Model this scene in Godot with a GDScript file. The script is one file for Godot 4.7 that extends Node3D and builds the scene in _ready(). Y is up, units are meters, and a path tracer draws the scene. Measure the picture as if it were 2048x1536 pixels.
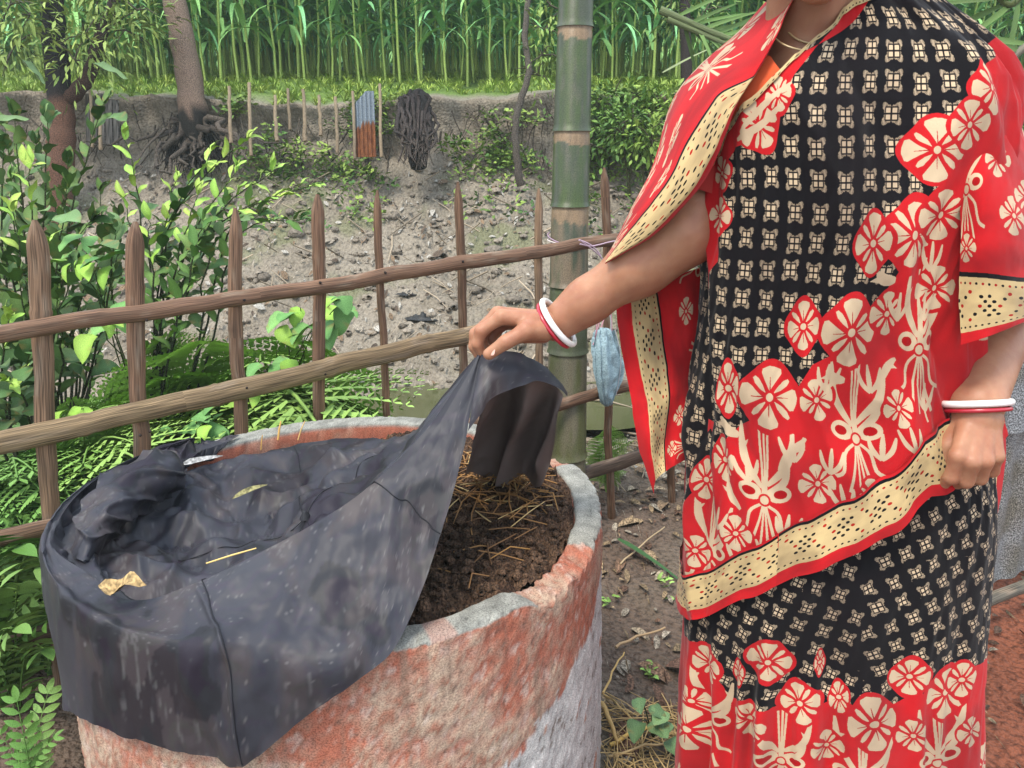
extends Node3D

const TANK := Vector3(-0.30, 0.56, -1.30)
var rng := RandomNumberGenerator.new()
var used := {}
var mats := {}
var noise := FastNoiseLite.new()
var fine := FastNoiseLite.new()
var smooth_noise := FastNoiseLite.new()


func _ready() -> void:
	rng.seed = 20417
	noise.seed = 7
	noise.frequency = 1.0
	noise.fractal_octaves = 4
	fine.seed = 19
	fine.frequency = 1.0
	fine.fractal_octaves = 3
	smooth_noise.seed = 33
	smooth_noise.frequency = 1.0
	smooth_noise.fractal_type = FastNoiseLite.FRACTAL_NONE
	setup_camera_and_light()
	make_materials()
	build_terrain()
	build_bank()
	build_field()
	build_background_trees()
	build_fence()
	build_bamboo_post()
	build_tank()
	build_compost()
	build_plastic_sheet()
	build_left_plants()
	build_right_ground()
	build_person()
	build_small_things()


func setup_camera_and_light() -> void:
	var cam := Camera3D.new()
	cam.name = "camera"
	cam.fov = 52.0
	cam.near = 0.05
	cam.far = 400.0
	cam.position = Vector3(0, 1.18, 0)
	cam.rotation_degrees = Vector3(-17, 0, 0)
	add_child(cam)
	cam.current = true
	var sky_mat := ProceduralSkyMaterial.new()
	sky_mat.sky_top_color = Color(0.80, 0.86, 0.94)
	sky_mat.sky_horizon_color = Color(0.93, 0.95, 0.97)
	sky_mat.sky_curve = 0.25
	sky_mat.ground_bottom_color = Color(0.30, 0.29, 0.24)
	sky_mat.ground_horizon_color = Color(0.55, 0.57, 0.52)
	sky_mat.sky_energy_multiplier = 1.0
	var sky := Sky.new()
	sky.sky_material = sky_mat
	var env := Environment.new()
	env.background_mode = Environment.BG_SKY
	env.sky = sky
	env.tonemap_mode = Environment.TONE_MAPPER_LINEAR
	env.tonemap_exposure = 2.75
	env.sdfgi_enabled = true
	env.ssao_enabled = true
	env.ssil_enabled = true
	# damp summer air
	env.fog_enabled = true
	env.fog_density = 0.004
	env.fog_light_color = Color(0.86, 0.92, 0.90)
	var we := WorldEnvironment.new()
	we.name = "world_environment"
	we.environment = env
	add_child(we)
	var sun := DirectionalLight3D.new()
	sun.name = "sun"
	sun.light_energy = 0.5
	sun.light_angular_distance = 18.0
	sun.light_color = Color(1.0, 0.97, 0.92)
	sun.shadow_enabled = true
	sun.rotation_degrees = Vector3(-62, -38, 0)
	add_child(sun)


# ---------------------------------------------------------------- naming
func numbered(called: String) -> String:
	var n: int = used.get(called, 0)
	used[called] = n + 1
	return called if n == 0 else "%s_%03d" % [called, n]


func tag(o: Node, label: String, category: String, group := "") -> Node:
	o.set_meta("label", label)
	o.set_meta("category", category)
	if group != "":
		o.set_meta("group", group)
	return o


func thing(called: String, label: String, category: String, at := Vector3.ZERO, group := "") -> Node3D:
	var o := Node3D.new()
	o.name = numbered(called)
	add_child(o)
	o.position = at
	tag(o, label, category, group)
	return o


func part(called: String, mesh: Mesh, m: Material, parent: Node, at := Vector3.ZERO) -> MeshInstance3D:
	var o := MeshInstance3D.new()
	o.name = called if parent != self else numbered(called)
	o.mesh = mesh
	if m:
		o.material_override = m
	parent.add_child(o, true)
	o.position = at
	return o


func structure(called: String, mesh: Mesh, m: Material) -> MeshInstance3D:
	var o := part(called, mesh, m, self)
	o.set_meta("kind", "structure")
	return o


func rf(a: float, b: float) -> float:
	return rng.randf_range(a, b)


# ---------------------------------------------------------------- mesh building
class MB:
	var v := PackedVector3Array()
	var n := PackedVector3Array()
	var t := PackedVector2Array()
	var c := PackedColorArray()
	var i := PackedInt32Array()
	var org := Vector3.ZERO   # subtracted on commit, so that a thing's node can stand at its base

	func grid(w: int, h: int, p: PackedVector3Array, uv: PackedVector2Array, col: PackedColorArray, wrap := false) -> void:
		var b := v.size()
		v.append_array(p)
		t.append_array(uv)
		c.append_array(col)
		var nn := PackedVector3Array()
		nn.resize(w * h)
		for y in h:
			for x in w:
				var x0 := x - 1
				var x1 := x + 1
				if wrap:
					if x0 < 0: x0 = w - 2
					if x1 >= w: x1 = 1
				else:
					x0 = maxi(x0, 0)
					x1 = mini(x1, w - 1)
				var dx := p[y * w + x1] - p[y * w + x0]
				var dy := p[mini(y + 1, h - 1) * w + x] - p[maxi(y - 1, 0) * w + x]
				var q := dx.cross(dy)
				nn[y * w + x] = q.normalized() if q.length_squared() > 1e-18 else Vector3.UP
		n.append_array(nn)
		for y in h - 1:
			for x in w - 1:
				var a := b + y * w + x
				i.append_array([a, a + w, a + 1, a + 1, a + w, a + w + 1])

	func tube(pts: Array, rad: Array, sides: int, col: Color, col2 := Color(-1, 0, 0), vscale := 1.0, caps := true) -> void:
		var m := pts.size()
		var p := PackedVector3Array()
		var uv := PackedVector2Array()
		var cc := PackedColorArray()
		var tan0: Vector3 = (pts[1] - pts[0]).normalized()
		var side := tan0.cross(Vector3.RIGHT if absf(tan0.x) < 0.8 else Vector3.FORWARD).normalized()
		var run := 0.0
		for k in m:
			var a: Vector3 = pts[maxi(k - 1, 0)]
			var b: Vector3 = pts[mini(k + 1, m - 1)]
			var tg := (b - a).normalized()
			side = (side - tg * side.dot(tg)).normalized()
			var up := tg.cross(side)
			if k > 0:
				run += (pts[k] - pts[k - 1]).length()
			var kc := col if col2.r < 0 else col.lerp(col2, float(k) / (m - 1))
			for s in sides + 1:
				var an := TAU * s / sides
				p.append(pts[k] + (side * cos(an) + up * sin(an)) * rad[k])
				uv.append(Vector2(float(s) / sides, run * vscale))
				cc.append(kc)
		grid(sides + 1, m, p, uv, cc, true)
		if caps:
			for e in [0, m - 1]:
				var b2 := v.size()
				var nn: Vector3 = (pts[0] - pts[1]).normalized() if e == 0 else (pts[m - 1] - pts[m - 2]).normalized()
				v.append(pts[e]); n.append(nn); t.append(Vector2(0.5, 0.5)); c.append(cc[e * (sides + 1)])
				for s in sides + 1:
					v.append(p[e * (sides + 1) + s]); n.append(nn); t.append(Vector2(0.5, 0.5)); c.append(cc[e * (sides + 1)])
				for s in sides:
					if e == 0:
						i.append_array([b2, b2 + 1 + s, b2 + 2 + s])
					else:
						i.append_array([b2, b2 + 2 + s, b2 + 1 + s])

	# a curved leaf blade: base, direction, face normal, length, width, droop and fold
	func leaf(base: Vector3, dir: Vector3, up: Vector3, ln: float, wd: float, droop: float, fold: float, col: Color, segs := 5, shape := 0, col2 := Color(-1, 0, 0)) -> void:
		dir = dir.normalized()
		var sd := dir.cross(up).normalized()
		up = sd.cross(dir).normalized()
		var p := PackedVector3Array()
		var uv := PackedVector2Array()
		var cc := PackedColorArray()
		var pos := base
		var d := dir
		for k in segs + 1:
			var f := float(k) / segs
			var w := 0.0
			match shape:
				0: w = pow(sin(PI * pow(f, 0.85)), 0.8)
				1: w = sqrt(maxf(0.0, 1.0 - f)) * minf(1.0, 0.45 + f * 4.0)          # grass, corn
				2: w = pow(sin(PI * pow(f, 0.6)), 0.75)                                # broad near base
				3: w = pow(sin(PI * pow(f, 1.25)), 0.7)                                # broad near tip
				4: w = 1.25 * pow(maxf(0.0, 1.0 - f), 0.6) * sqrt(minf(1.0, f * 5.0))   # heart shaped
			w = maxf(w, 0.03) * wd * 0.5
			var cu := col if col2.r < 0 else col.lerp(col2, f)
			p.append(pos - sd * w + up * (fold * w)); uv.append(Vector2(0, f)); cc.append(cu)
			p.append(pos); uv.append(Vector2(0.5, f)); cc.append(cu)
			p.append(pos + sd * w + up * (fold * w)); uv.append(Vector2(1, f)); cc.append(cu)
			pos += d * (ln / segs)
			var ang := -droop / segs
			d = d.rotated(sd, ang)
			up = up.rotated(sd, ang)
		grid(3, segs + 1, p, uv, cc)

	# a box with its eight corners given by centre and three half axes, edges slightly bevelled
	func block(ce: Vector3, ax: Vector3, ay: Vector3, az: Vector3, col: Color, bevel := 0.15) -> void:
		var e := minf(ax.length(), minf(ay.length(), az.length())) * bevel
		var prof := []
		for s in [[ax, ay, az], [-ax, az, ay], [ay, az, ax], [-ay, ax, az], [az, ax, ay], [-az, ay, ax]]:
			var nn: Vector3 = s[0]
			var q: Vector3 = s[1]
			var r: Vector3 = s[2]
			var q2 := q - q.normalized() * e
			var r2 := r - r.normalized() * e
			var b := v.size()
			for k in [[-1, -1], [1, -1], [1, 1], [-1, 1]]:
				v.append(ce + nn + q2 * k[0] + r2 * k[1])
				n.append(nn.normalized())
				t.append(Vector2((k[0] + 1) * q.length(), (k[1] + 1) * r.length()))
				c.append(col)
			i.append_array([b, b + 2, b + 1, b, b + 3, b + 2])
			prof.append(b)
		# bevel strips along the twelve edges
		for a in 3:
			var A: Vector3 = [ax, ay, az][a]
			var B: Vector3 = [ay, az, ax][a]
			var C: Vector3 = [az, ax, ay][a]
			for sb in [-1, 1]:
				for sc in [-1, 1]:
					var Bu: Vector3 = B * sb
					var Cu: Vector3 = C * sc
					var A2 := A - A.normalized() * e
					var b := v.size()
					for k in [-1, 1]:
						v.append(ce + A2 * k + Bu + Cu - Cu.normalized() * e)
						v.append(ce + A2 * k + Bu + Cu - Bu.normalized() * e)
						for z in 2:
							n.append((Bu.normalized() + Cu.normalized()).normalized())
							t.append(Vector2((k + 1) * A.length(), z * 0.01))
							c.append(col)
					i.append_array([b, b + 1, b + 2, b + 2, b + 1, b + 3])

	func add(o: MB, xf: Transform3D, tint := Color(1, 1, 1)) -> void:
		var b := v.size()
		for k in o.v.size():
			v.append(xf * o.v[k])
			n.append((xf.basis * o.n[k]).normalized())
			c.append(o.c[k] * tint)
		t.append_array(o.t)
		for k in o.i:
			i.append(b + k)

	func done() -> ArrayMesh:
		var arr := []
		arr.resize(Mesh.ARRAY_MAX)
		if org != Vector3.ZERO:
			for k in v.size():
				v[k] -= org
		arr[Mesh.ARRAY_VERTEX] = v
		arr[Mesh.ARRAY_NORMAL] = n
		arr[Mesh.ARRAY_TEX_UV] = t
		arr[Mesh.ARRAY_COLOR] = c
		arr[Mesh.ARRAY_INDEX] = i
		var m := ArrayMesh.new()
		m.add_surface_from_arrays(Mesh.PRIMITIVE_TRIANGLES, arr)
		return m


func mb(org := Vector3.ZERO) -> MB:
	var m := MB.new()
	m.org = org
	return m


# Catmull-Rom through points, resampled
func spline(pts: Array, n: int) -> Array:
	var out := []
	var m := pts.size() - 1
	for k in n:
		var f := float(k) / (n - 1) * m
		var a := mini(int(f), m - 1)
		out.append(crom(pts[maxi(a - 1, 0)], pts[a], pts[a + 1], pts[mini(a + 2, m)], f - a))
	return out


func crom(a, b, c, d, f: float):
	return b * 1.0 + ((c - a) * 0.5) * f + (a * 1.0 - b * 2.5 + c * 2.0 - d * 0.5) * f * f + ((d - a) * 0.5 + (b - c) * 1.5) * f * f * f


func wiggle(pts: Array, amp: float, fr: float, sd: float) -> Array:
	var out := []
	for k in pts.size():
		var p: Vector3 = pts[k]
		out.append(p + Vector3(noise.get_noise_2d(k * fr, sd), noise.get_noise_2d(k * fr, sd + 31.0), noise.get_noise_2d(k * fr, sd + 57.0)) * amp)
	return out


func taper(a: float, b: float, n: int, pw := 1.0) -> Array:
	var out := []
	for k in n:
		out.append(lerpf(a, b, pow(float(k) / (n - 1), pw)))
	return out


func multi(called: String, mesh: Mesh, m: Material, xfs: Array, cols: Array, label: String, category: String) -> MultiMeshInstance3D:
	var mm := MultiMesh.new()
	mm.transform_format = MultiMesh.TRANSFORM_3D
	mm.use_colors = true
	mm.mesh = mesh
	mm.instance_count = xfs.size()
	for k in xfs.size():
		mm.set_instance_transform(k, xfs[k])
		mm.set_instance_color(k, cols[k])
	var o := MultiMeshInstance3D.new()
	o.name = numbered(called)
	o.multimesh = mm
	o.material_override = m
	add_child(o)
	o.set_meta("kind", "stuff")
	tag(o, label, category)
	return o


# ---------------------------------------------------------------- materials
func noise_image(w: int, h: int, freq: float, lo: float, hi: float, sd: int, sx := 1, oct := 5) -> Image:
	var f := FastNoiseLite.new()
	f.seed = sd
	f.frequency = freq
	f.fractal_octaves = oct
	var im := f.get_seamless_image(w / sx, h)
	var d := im.get_data()
	for k in d.size():
		d[k] = int(255.0 * clampf(lerpf(lo, hi, d[k] / 255.0), 0.0, 1.0))
	im = Image.create_from_data(w / sx, h, false, Image.FORMAT_L8, d)
	if sx > 1:
		im.resize(w, h, Image.INTERPOLATE_CUBIC)
	im.convert(Image.FORMAT_RGB8)
	return im


func tex(im: Image) -> ImageTexture:
	im.generate_mipmaps()
	return ImageTexture.create_from_image(im)


func normal_tex(im: Image, strength: float) -> ImageTexture:
	var k: Image = im.duplicate()
	k.convert(Image.FORMAT_RGBA8)
	k.bump_map_to_normal_map(strength)
	return tex(k)


# vertex colours times a grey texture
func vmat(albedo: Texture2D, normal: Texture2D, scale: float, rough: float, triplanar := true, nscale := 1.0) -> StandardMaterial3D:
	var m := StandardMaterial3D.new()
	m.vertex_color_use_as_albedo = true
	m.roughness = rough
	m.metallic_specular = 0.35
	m.cull_mode = BaseMaterial3D.CULL_DISABLED
	if albedo:
		m.albedo_texture = albedo
	if normal:
		m.normal_enabled = true
		m.normal_texture = normal
		m.normal_scale = nscale
	if triplanar:
		m.uv1_triplanar = true
		m.uv1_world_triplanar = true
		m.uv1_scale = Vector3.ONE * scale
	else:
		m.uv1_scale = Vector3(1, scale, 1)
	return m


func make_materials() -> void:
	var soft := noise_image(512, 512, 0.02, 0.25, 1.25, 3)
	var grit := noise_image(512, 512, 0.07, 0.1, 1.35, 5)
	var mild := noise_image(512, 512, 0.06, 0.62, 1.25, 15)
	var wood := noise_image(512, 512, 0.09, 0.35, 1.3, 9, 1)
	# grain runs along v: the noise is drawn out in v
	wood.resize(512, 16)
	wood.resize(512, 1024, Image.INTERPOLATE_CUBIC)
	var soft_t := tex(soft)
	var grit_t := tex(grit)
	var wood_t := tex(wood)
	var grit_n := normal_tex(grit, 6.0)
	var soft_n := normal_tex(soft, 8.0)
	mats.mud = vmat(tex(noise_image(1024, 1024, 0.03, 0.55, 1.35, 21, 1, 6)), grit_n, 1.3, 0.95, true, 1.4)
	mats.mild = vmat(tex(mild), null, 5.0, 0.7)
	mats.soil = vmat(grit_t, grit_n, 6.0, 0.95, true, 2.0)
	mats.bark = vmat(grit_t, grit_n, 4.0, 0.9, true, 2.0)
	mats.wood = vmat(wood_t, normal_tex(wood, 4.0), 1.4, 0.62, false, 1.0)
	mats.bamboo = vmat(tex(mild), null, 7.0, 0.42)
	mats.concrete = vmat(tex(mild), grit_n, 9.0, 0.95, true, 0.8)
	mats.rust = vmat(grit_t, grit_n, 5.0, 0.7, true, 0.6)
	mats.plastic = vmat(null, soft_n, 4.0, 0.5, true, 0.10)
	var leaf := vmat(tex(mild), null, 14.0, 0.55)
	leaf.backlight = Color(0.35, 0.42, 0.2)
	leaf.metallic_specular = 0.3
	mats.leaf = leaf
	var dull := vmat(tex(mild), null, 3.0, 0.55)
	dull.backlight = Color(0.4, 0.5, 0.25)
	mats.corn = dull
	mats.dry = vmat(soft_t, null, 12.0, 0.8)
	mats.straw = vmat(null, null, 1.0, 0.6, false)
	var skin := StandardMaterial3D.new()
	skin.vertex_color_use_as_albedo = true
	skin.roughness = 0.46
	skin.metallic_specular = 0.4
	skin.albedo_texture = tex(noise_image(256, 256, 0.02, 0.93, 1.04, 77))
	skin.uv1_triplanar = true
	skin.uv1_world_triplanar = true
	skin.uv1_scale = Vector3.ONE * 6.0
	skin.subsurf_scatter_enabled = true
	skin.subsurf_scatter_strength = 0.12
	skin.normal_enabled = true
	skin.normal_texture = grit_n
	skin.normal_scale = 0.12
	mats.skin = skin
	var gloss := vmat(null, null, 1.0, 0.25, false)
	gloss.metallic_specular = 0.6
	mats.gloss = gloss
	var water := StandardMaterial3D.new()
	water.albedo_color = Color(0.30, 0.31, 0.20)
	water.roughness = 0.12
	water.metallic_specular = 0.5
	mats.water = water


func plain(col: Color, rough := 0.6, spec := 0.4) -> StandardMaterial3D:
	var m := StandardMaterial3D.new()
	m.albedo_color = col.linear_to_srgb()
	m.roughness = rough
	m.metallic_specular = spec
	m.cull_mode = BaseMaterial3D.CULL_DISABLED
	return m


# ---------------------------------------------------------------- ground, ditch, bank, field
func slope_y(x: float, z: float) -> float:
	var pts := [[4.0, 0.0], [-2.7, 0.0], [-3.35, -0.03], [-3.7, 0.02], [-4.5, 0.42], [-5.0, 0.70], [-5.5, 1.0], [-6.5, 1.35]]
	var y := 0.0
	for k in pts.size() - 1:
		if z <= pts[k][0] and z > pts[k + 1][0]:
			var f: float = (z - pts[k][0]) / (pts[k + 1][0] - pts[k][0])
			y = lerpf(pts[k][1], pts[k + 1][1], f)
	if z <= -6.5:
		y = 1.35
	y += noise.get_noise_2d(x * 0.6, z * 0.6) * 0.05
	if z < -3.3:
		y += fine.get_noise_2d(x * 4.0, z * 4.0) * 0.05 + absf(fine.get_noise_2d(x * 9.0 + 40.0, z * 9.0)) * 0.05
	else:
		y += fine.get_noise_2d(x * 5.0, z * 5.0) * 0.012 + fine.get_noise_2d(x * 17.0, z * 17.0) * 0.006
	return y


func edge_z(x: float) -> float:
	return -5.62 + noise.get_noise_2d(x * 0.7, 3.0) * 0.28 + fine.get_noise_2d(x * 3.0, 8.0) * 0.1


func crest_y(x: float) -> float:
	return 1.47 + noise.get_noise_2d(x * 0.5, 11.0) * 0.07 + fine.get_noise_2d(x * 2.5, 5.0) * 0.03


func field_y(x: float, z: float) -> float:
	var e := edge_z(x)
	var a := e - 0.05 - z
	return crest_y(x) * clampf(1.0 - a, 0.0, 1.0) + 1.47 * clampf(a, 0.0, 1.0) + 0.14 * minf(a, 2.2) + 0.07 * clampf(a - 2.2, 0.0, 30.0) + noise.get_noise_2d(x * 1.5, z * 1.5) * 0.03


func build_terrain() -> void:
	var w := 271
	var rows := []
	var k := 0
	for r in 64:
		rows.append([0, lerpf(3.0, -3.0, r / 63.0)])
	for r in 96:
		rows.append([0, lerpf(-3.03, -5.42, r / 95.0)])
	for r in 12:
		rows.append([1, (r + 1) / 12.0])
	for r in 22:
		rows.append([2, 0.05 + pow(r / 21.0, 1.6) * 4.0])
	for a in [6.0, 10.0, 16.0, 26.0, 45.0, 80.0]:
		rows.append([2, a])
	var p := PackedVector3Array()
	var uv := PackedVector2Array()
	var col := PackedColorArray()
	for r in rows:
		for xi in w:
			var q := (xi / float(w - 1)) * 2.0 - 1.0
			var x := 5.0 * q + 7.0 * pow(q, 5)
			if r[0] == 2 and r[1] > 5.0:
				x *= 1.0 + (r[1] - 5.0) * 0.12
			var e := edge_z(x)
			var pt: Vector3
			var cl: Color
			var nz := noise.get_noise_2d(x * 0.9, r[1] * 1.3 + 50.0)
			if r[0] == 0:
				var z: float = r[1]
				pt = Vector3(x, slope_y(x, z), z)
				var f := smoothstep(-0.08, 0.08, -2.85 - z + 0.55 * nz + 0.25 * fine.get_noise_2d(x * 6.0, z * 6.0))
				cl = Color(0.13, 0.092, 0.068).lerp(Color(0.27, 0.23, 0.178), f)
				cl = cl.lerp(Color(0.20, 0.17, 0.13), clampf(nz * 1.6 + 0.3, 0.0, 1.0))
				var red := clampf((x - 0.62 + nz * 0.25) * 6.0, 0.0, 1.0) * (1.0 - f)
				cl = cl.lerp(Color(0.23, 0.075, 0.042), red)
				var moss := clampf((noise.get_noise_2d(x * 1.2 + 9.0, z * 1.2) - 0.12) * 5.0, 0.0, 1.0)
				if z < -3.9:
					cl = cl.lerp(Color(0.13, 0.15, 0.06), moss * 0.6)
			elif r[0] == 1:
				var f: float = r[1]
				var z0 := -5.42
				var y0 := slope_y(x, z0)
				var hollow := sin(f * PI) * (0.10 + 0.12 * noise.get_noise_2d(x * 1.6, 77.0)) * (1.0 if f > 0.3 else f / 0.3)
				pt = Vector3(x, lerpf(y0, crest_y(x), pow(f, 0.9)), lerpf(z0, e, pow(f, 0.7)) - hollow)
				pt += Vector3(0, fine.get_noise_3d(x * 6.0, f * 4.0, 1.0), fine.get_noise_3d(x * 6.0, f * 4.0, 9.0)) * 0.05 * sin(f * PI)
				cl = Color(0.27, 0.23, 0.178).lerp(Color(0.20, 0.17, 0.13), clampf(fine.get_noise_2d(x * 5.0, f * 5.0) * 1.5 + 0.5, 0.0, 1.0))
			else:
				var z: float = e - r[1]
				pt = Vector3(x, field_y(x, z), z)
				var f := clampf((r[1] - 0.12 + nz * 0.25) / 0.25, 0.0, 1.0)
				cl = Color(0.25, 0.22, 0.17).lerp(Color(0.14, 0.22, 0.05), f)
			p.append(pt)
			uv.append(Vector2(x, pt.z))
			col.append(cl)
	var m := mb()
	m.grid(w, rows.size(), p, uv, col)
	structure("ground", m.done(), mats.mud)
	# dull green standing water in the dip of the ditch
	var pm := mb()
	var pp := PackedVector3Array()
	var pu := PackedVector2Array()
	var pc := PackedColorArray()
	for r in 2:
		for a in 49:
			var an := TAU * a / 48.0
			var rr := 1.0 + 0.2 * noise.get_noise_2d(cos(an) * 2.0, sin(an) * 2.0 + 5.0)
			pp.append(Vector3(0.02 + cos(an) * 1.0 * rr * r, 0.045, -3.42 + sin(an) * 0.36 * rr * r))
			pu.append(Vector2(r, an))
			pc.append(Color.WHITE)
	pm.grid(49, 2, pp, pu, pc)
	structure("pond_water", pm.done(), mats.water)


func flake_mesh(bend: float) -> ArrayMesh:
	var m := mb()
	m.leaf(Vector3(0, 0.08, -0.5), Vector3(0, 0.25, 1), Vector3.UP, 1.0, 0.42, bend, 0.25, Color.WHITE, 4)
	return m.done()


func build_bank() -> void:
	# litter on the ditch slope
	var xfs := []
	var cols := []
	for k in 9000:
		var z := rf(-5.5, -2.6)
		var x := rf(-4.2, 4.2)
		var cl := noise.get_noise_2d(x * 1.1 + 20.0, z * 1.1)
		if cl < rf(-0.7, 0.25):
			continue
		var s := rf(0.012, 0.055) * (1.0 if rng.randf() < 0.85 else 1.7)
		var b := Basis(Vector3.RIGHT, 0.5 if z < -3.7 else 0.0) * Basis.from_euler(Vector3(rf(-0.25, 0.35), rf(0, TAU), rf(-0.3, 0.3))).scaled(Vector3(s * rf(0.5, 1.0), s * 0.7, s * rf(0.9, 1.6)))
		xfs.append(Transform3D(b, Vector3(x, slope_y(x, z) + 0.012, z)))
		var h := rng.randf()
		var c := Color(0.42, 0.36, 0.28) if h < 0.5 else (Color(0.30, 0.20, 0.12) if h < 0.7 else (Color(0.14, 0.10, 0.07) if h < 0.8 else Color(0.55, 0.51, 0.44)))
		cols.append(c * rf(0.7, 1.15))
	multi("leaf_litter", flake_mesh(0.6), mats.dry, xfs, cols, "small dry leaves scattered over the grey mud slope of the ditch", "dry leaves")
	var cd := mb()
	cd.grid(7, 5, ball(7, 5), uv_fill(35), col_fill(35), true)
	xfs = []
	cols = []
	for k in 2600:
		var z := rf(-5.45, -3.0)
		var x := rf(-4.0, 3.6)
		var s := rf(0.008, 0.03) * (1.0 if rng.randf() < 0.93 else 1.9)
		xfs.append(Transform3D(Basis.from_euler(Vector3(rf(0, 3), rf(0, 6), rf(0, 3))).scaled(Vector3(s * rf(0.7, 1.4), s * rf(0.5, 0.9), s)), Vector3(x, slope_y(x, z) + s * 0.2, z)))
		cols.append(Color(0.25, 0.21, 0.165) * rf(0.65, 1.25))
	multi("mud_clods", cd.done(), mats.mud, xfs, cols, "loose grey clods of earth on the ditch slope", "clods")
	var tw := mb()
	tw.tube([Vector3(0, 0, -0.5), Vector3(0.06, 0.03, 0.0), Vector3(0, 0, 0.5)], [0.02, 0.018, 0.01], 4, Color.WHITE, Color(-1, 0, 0), 1.0, false)
	xfs = []
	cols = []
	for k in 700:
		var z := rf(-5.4, -2.6)
		var x := rf(-3.6, 3.4)
		xfs.append(Transform3D(Basis.from_euler(Vector3(0.5 if z < -3.7 else 0.0, rf(0, 6), rf(-0.2, 0.2))).scaled(Vector3.ONE * rf(0.08, 0.3)), Vector3(x, slope_y(x, z) + 0.02, z)))
		cols.append(Color(0.34, 0.27, 0.19) * rf(0.4, 1.3))
	multi("twig_litter", tw.done(), mats.straw, xfs, cols, "thin dry twigs and stalks lying on the ditch slope", "twigs")
	# grass along the top of the bank
	var g := mb()
	for k in 9:
		var a := rf(0, TAU)
		g.leaf(Vector3(rf(-0.05, 0.05), 0, rf(-0.05, 0.05)), Vector3(cos(a) * 0.45, 1, sin(a) * 0.45), Vector3(-cos(a), 0.4, -sin(a)), rf(0.6, 1.1), 0.09, rf(0.4, 1.3), 0.3, Color.WHITE, 4, 1)
	xfs = []
	cols = []
	for k in 5200:
		var x := rf(-6.0, 6.0)
		var a := 0.1 + pow(rng.randf(), 1.2) * 2.8
		if a < 0.45 and noise.get_noise_2d(x * 1.4, 31.0) < 0.05:
			continue
		var z := edge_z(x) - a
		var s := rf(0.05, 0.13)
		xfs.append(Transform3D(Basis(Vector3.UP, rf(0, TAU)).scaled(Vector3(s, s * rf(0.7, 1.3), s)), Vector3(x, field_y(x, z) - 0.01, z)))
		cols.append(Color(0.26, 0.42, 0.07).lerp(Color(0.42, 0.52, 0.10), rng.randf()) * rf(0.7, 1.1))
	multi("grass", g.done(), mats.corn, xfs, cols, "bright short grass on top of the bank in front of the corn", "grass")
	# small creeping plants on the face of the bank and at its foot
	var cr := mb()
	for k in 11:
		var a := rf(0, TAU)
		var o := Vector3(cos(a) * rf(0.1, 0.9), rf(0.0, 0.8), sin(a) * rf(0.1, 0.9))
		cr.leaf(o, Vector3(cos(a), rf(-0.4, 0.5), sin(a)), Vector3(rf(-0.4, 0.4), 1, rf(-0.4, 0.4)), rf(0.35, 0.6), 0.28, 0.5, 0.25, Color.WHITE, 3, 2)
	xfs = []
	cols = []
	for k in 5200:
		var x := rf(-4.6, 4.6)
		var f := rng.randf()
		var dens := noise.get_noise_2d(x * 0.9 + 3.0, f * 1.2) + (0.28 if x > 0.4 else -0.1)
		if x < -2.0:
			dens -= 0.25
		if dens < 0.02:
			continue
		var pos: Vector3
		if rng.randf() < 0.72:
			pos = Vector3(x, lerpf(slope_y(x, -5.42), crest_y(x), pow(f, 0.9)), lerpf(-5.42, edge_z(x), pow(f, 0.7)) + 0.03)
		else:
			var z := -5.42 + pow(rng.randf(), 2.0) * (1.1 if x > 0.2 else 0.5)
			pos = Vector3(x, slope_y(x, z), z)
		var s := rf(0.04, 0.085)
		xfs.append(Transform3D(Basis.from_euler(Vector3(rf(0.1, 0.8), rf(0, TAU), rf(-0.3, 0.3))).scaled(Vector3.ONE * s), pos))
		cols.append(Color(0.07, 0.16, 0.035).lerp(Color(0.30, 0.42, 0.08), pow(rng.randf(), 1.2)) * rf(0.7, 1.15))
	multi("bank_creeper", cr.done(), mats.corn, xfs, cols, "low green creepers growing over the earth face of the bank", "creepers")
	# thin roots that hang out of the earth face
	var rt := mb()
	for k in 420:
		var x := rf(-4.6, 4.0)
		var f := rf(0.3, 0.95)
		var top := Vector3(x, lerpf(slope_y(x, -5.42), crest_y(x), f), lerpf(-5.42, edge_z(x), pow(f, 0.7)) + 0.0)
		var pts := [top]
		var d := Vector3(rf(-0.5, 0.5), -1, rf(0.1, 0.5))
		for s in 4:
			d += Vector3(rf(-0.5, 0.5), rf(-0.2, 0.2), rf(-0.2, 0.2))
			pts.append(pts[-1] + d.normalized() * rf(0.03, 0.09))
		rt.tube(pts, taper(rf(0.003, 0.008), 0.001, 5), 4, Color(0.16, 0.13, 0.10) * rf(0.5, 1.6), Color(-1, 0, 0), 1.0, false)
	var ro := part("hanging_roots", rt.done(), mats.bark, self)
	ro.set_meta("kind", "stuff")
	tag(ro, "thin roots hanging out of the eroded earth face of the bank", "roots")


func corn_leaf(ln: float, wd: float, droop: float, rise: float, cl: Color) -> ArrayMesh:
	var m := mb()
	m.leaf(Vector3.ZERO, Vector3(0, rise, 1), Vector3(0, 1, -0.5), ln, wd, droop, 0.28, cl, 7, 1, cl * 1.15)
	return m.done()


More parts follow.
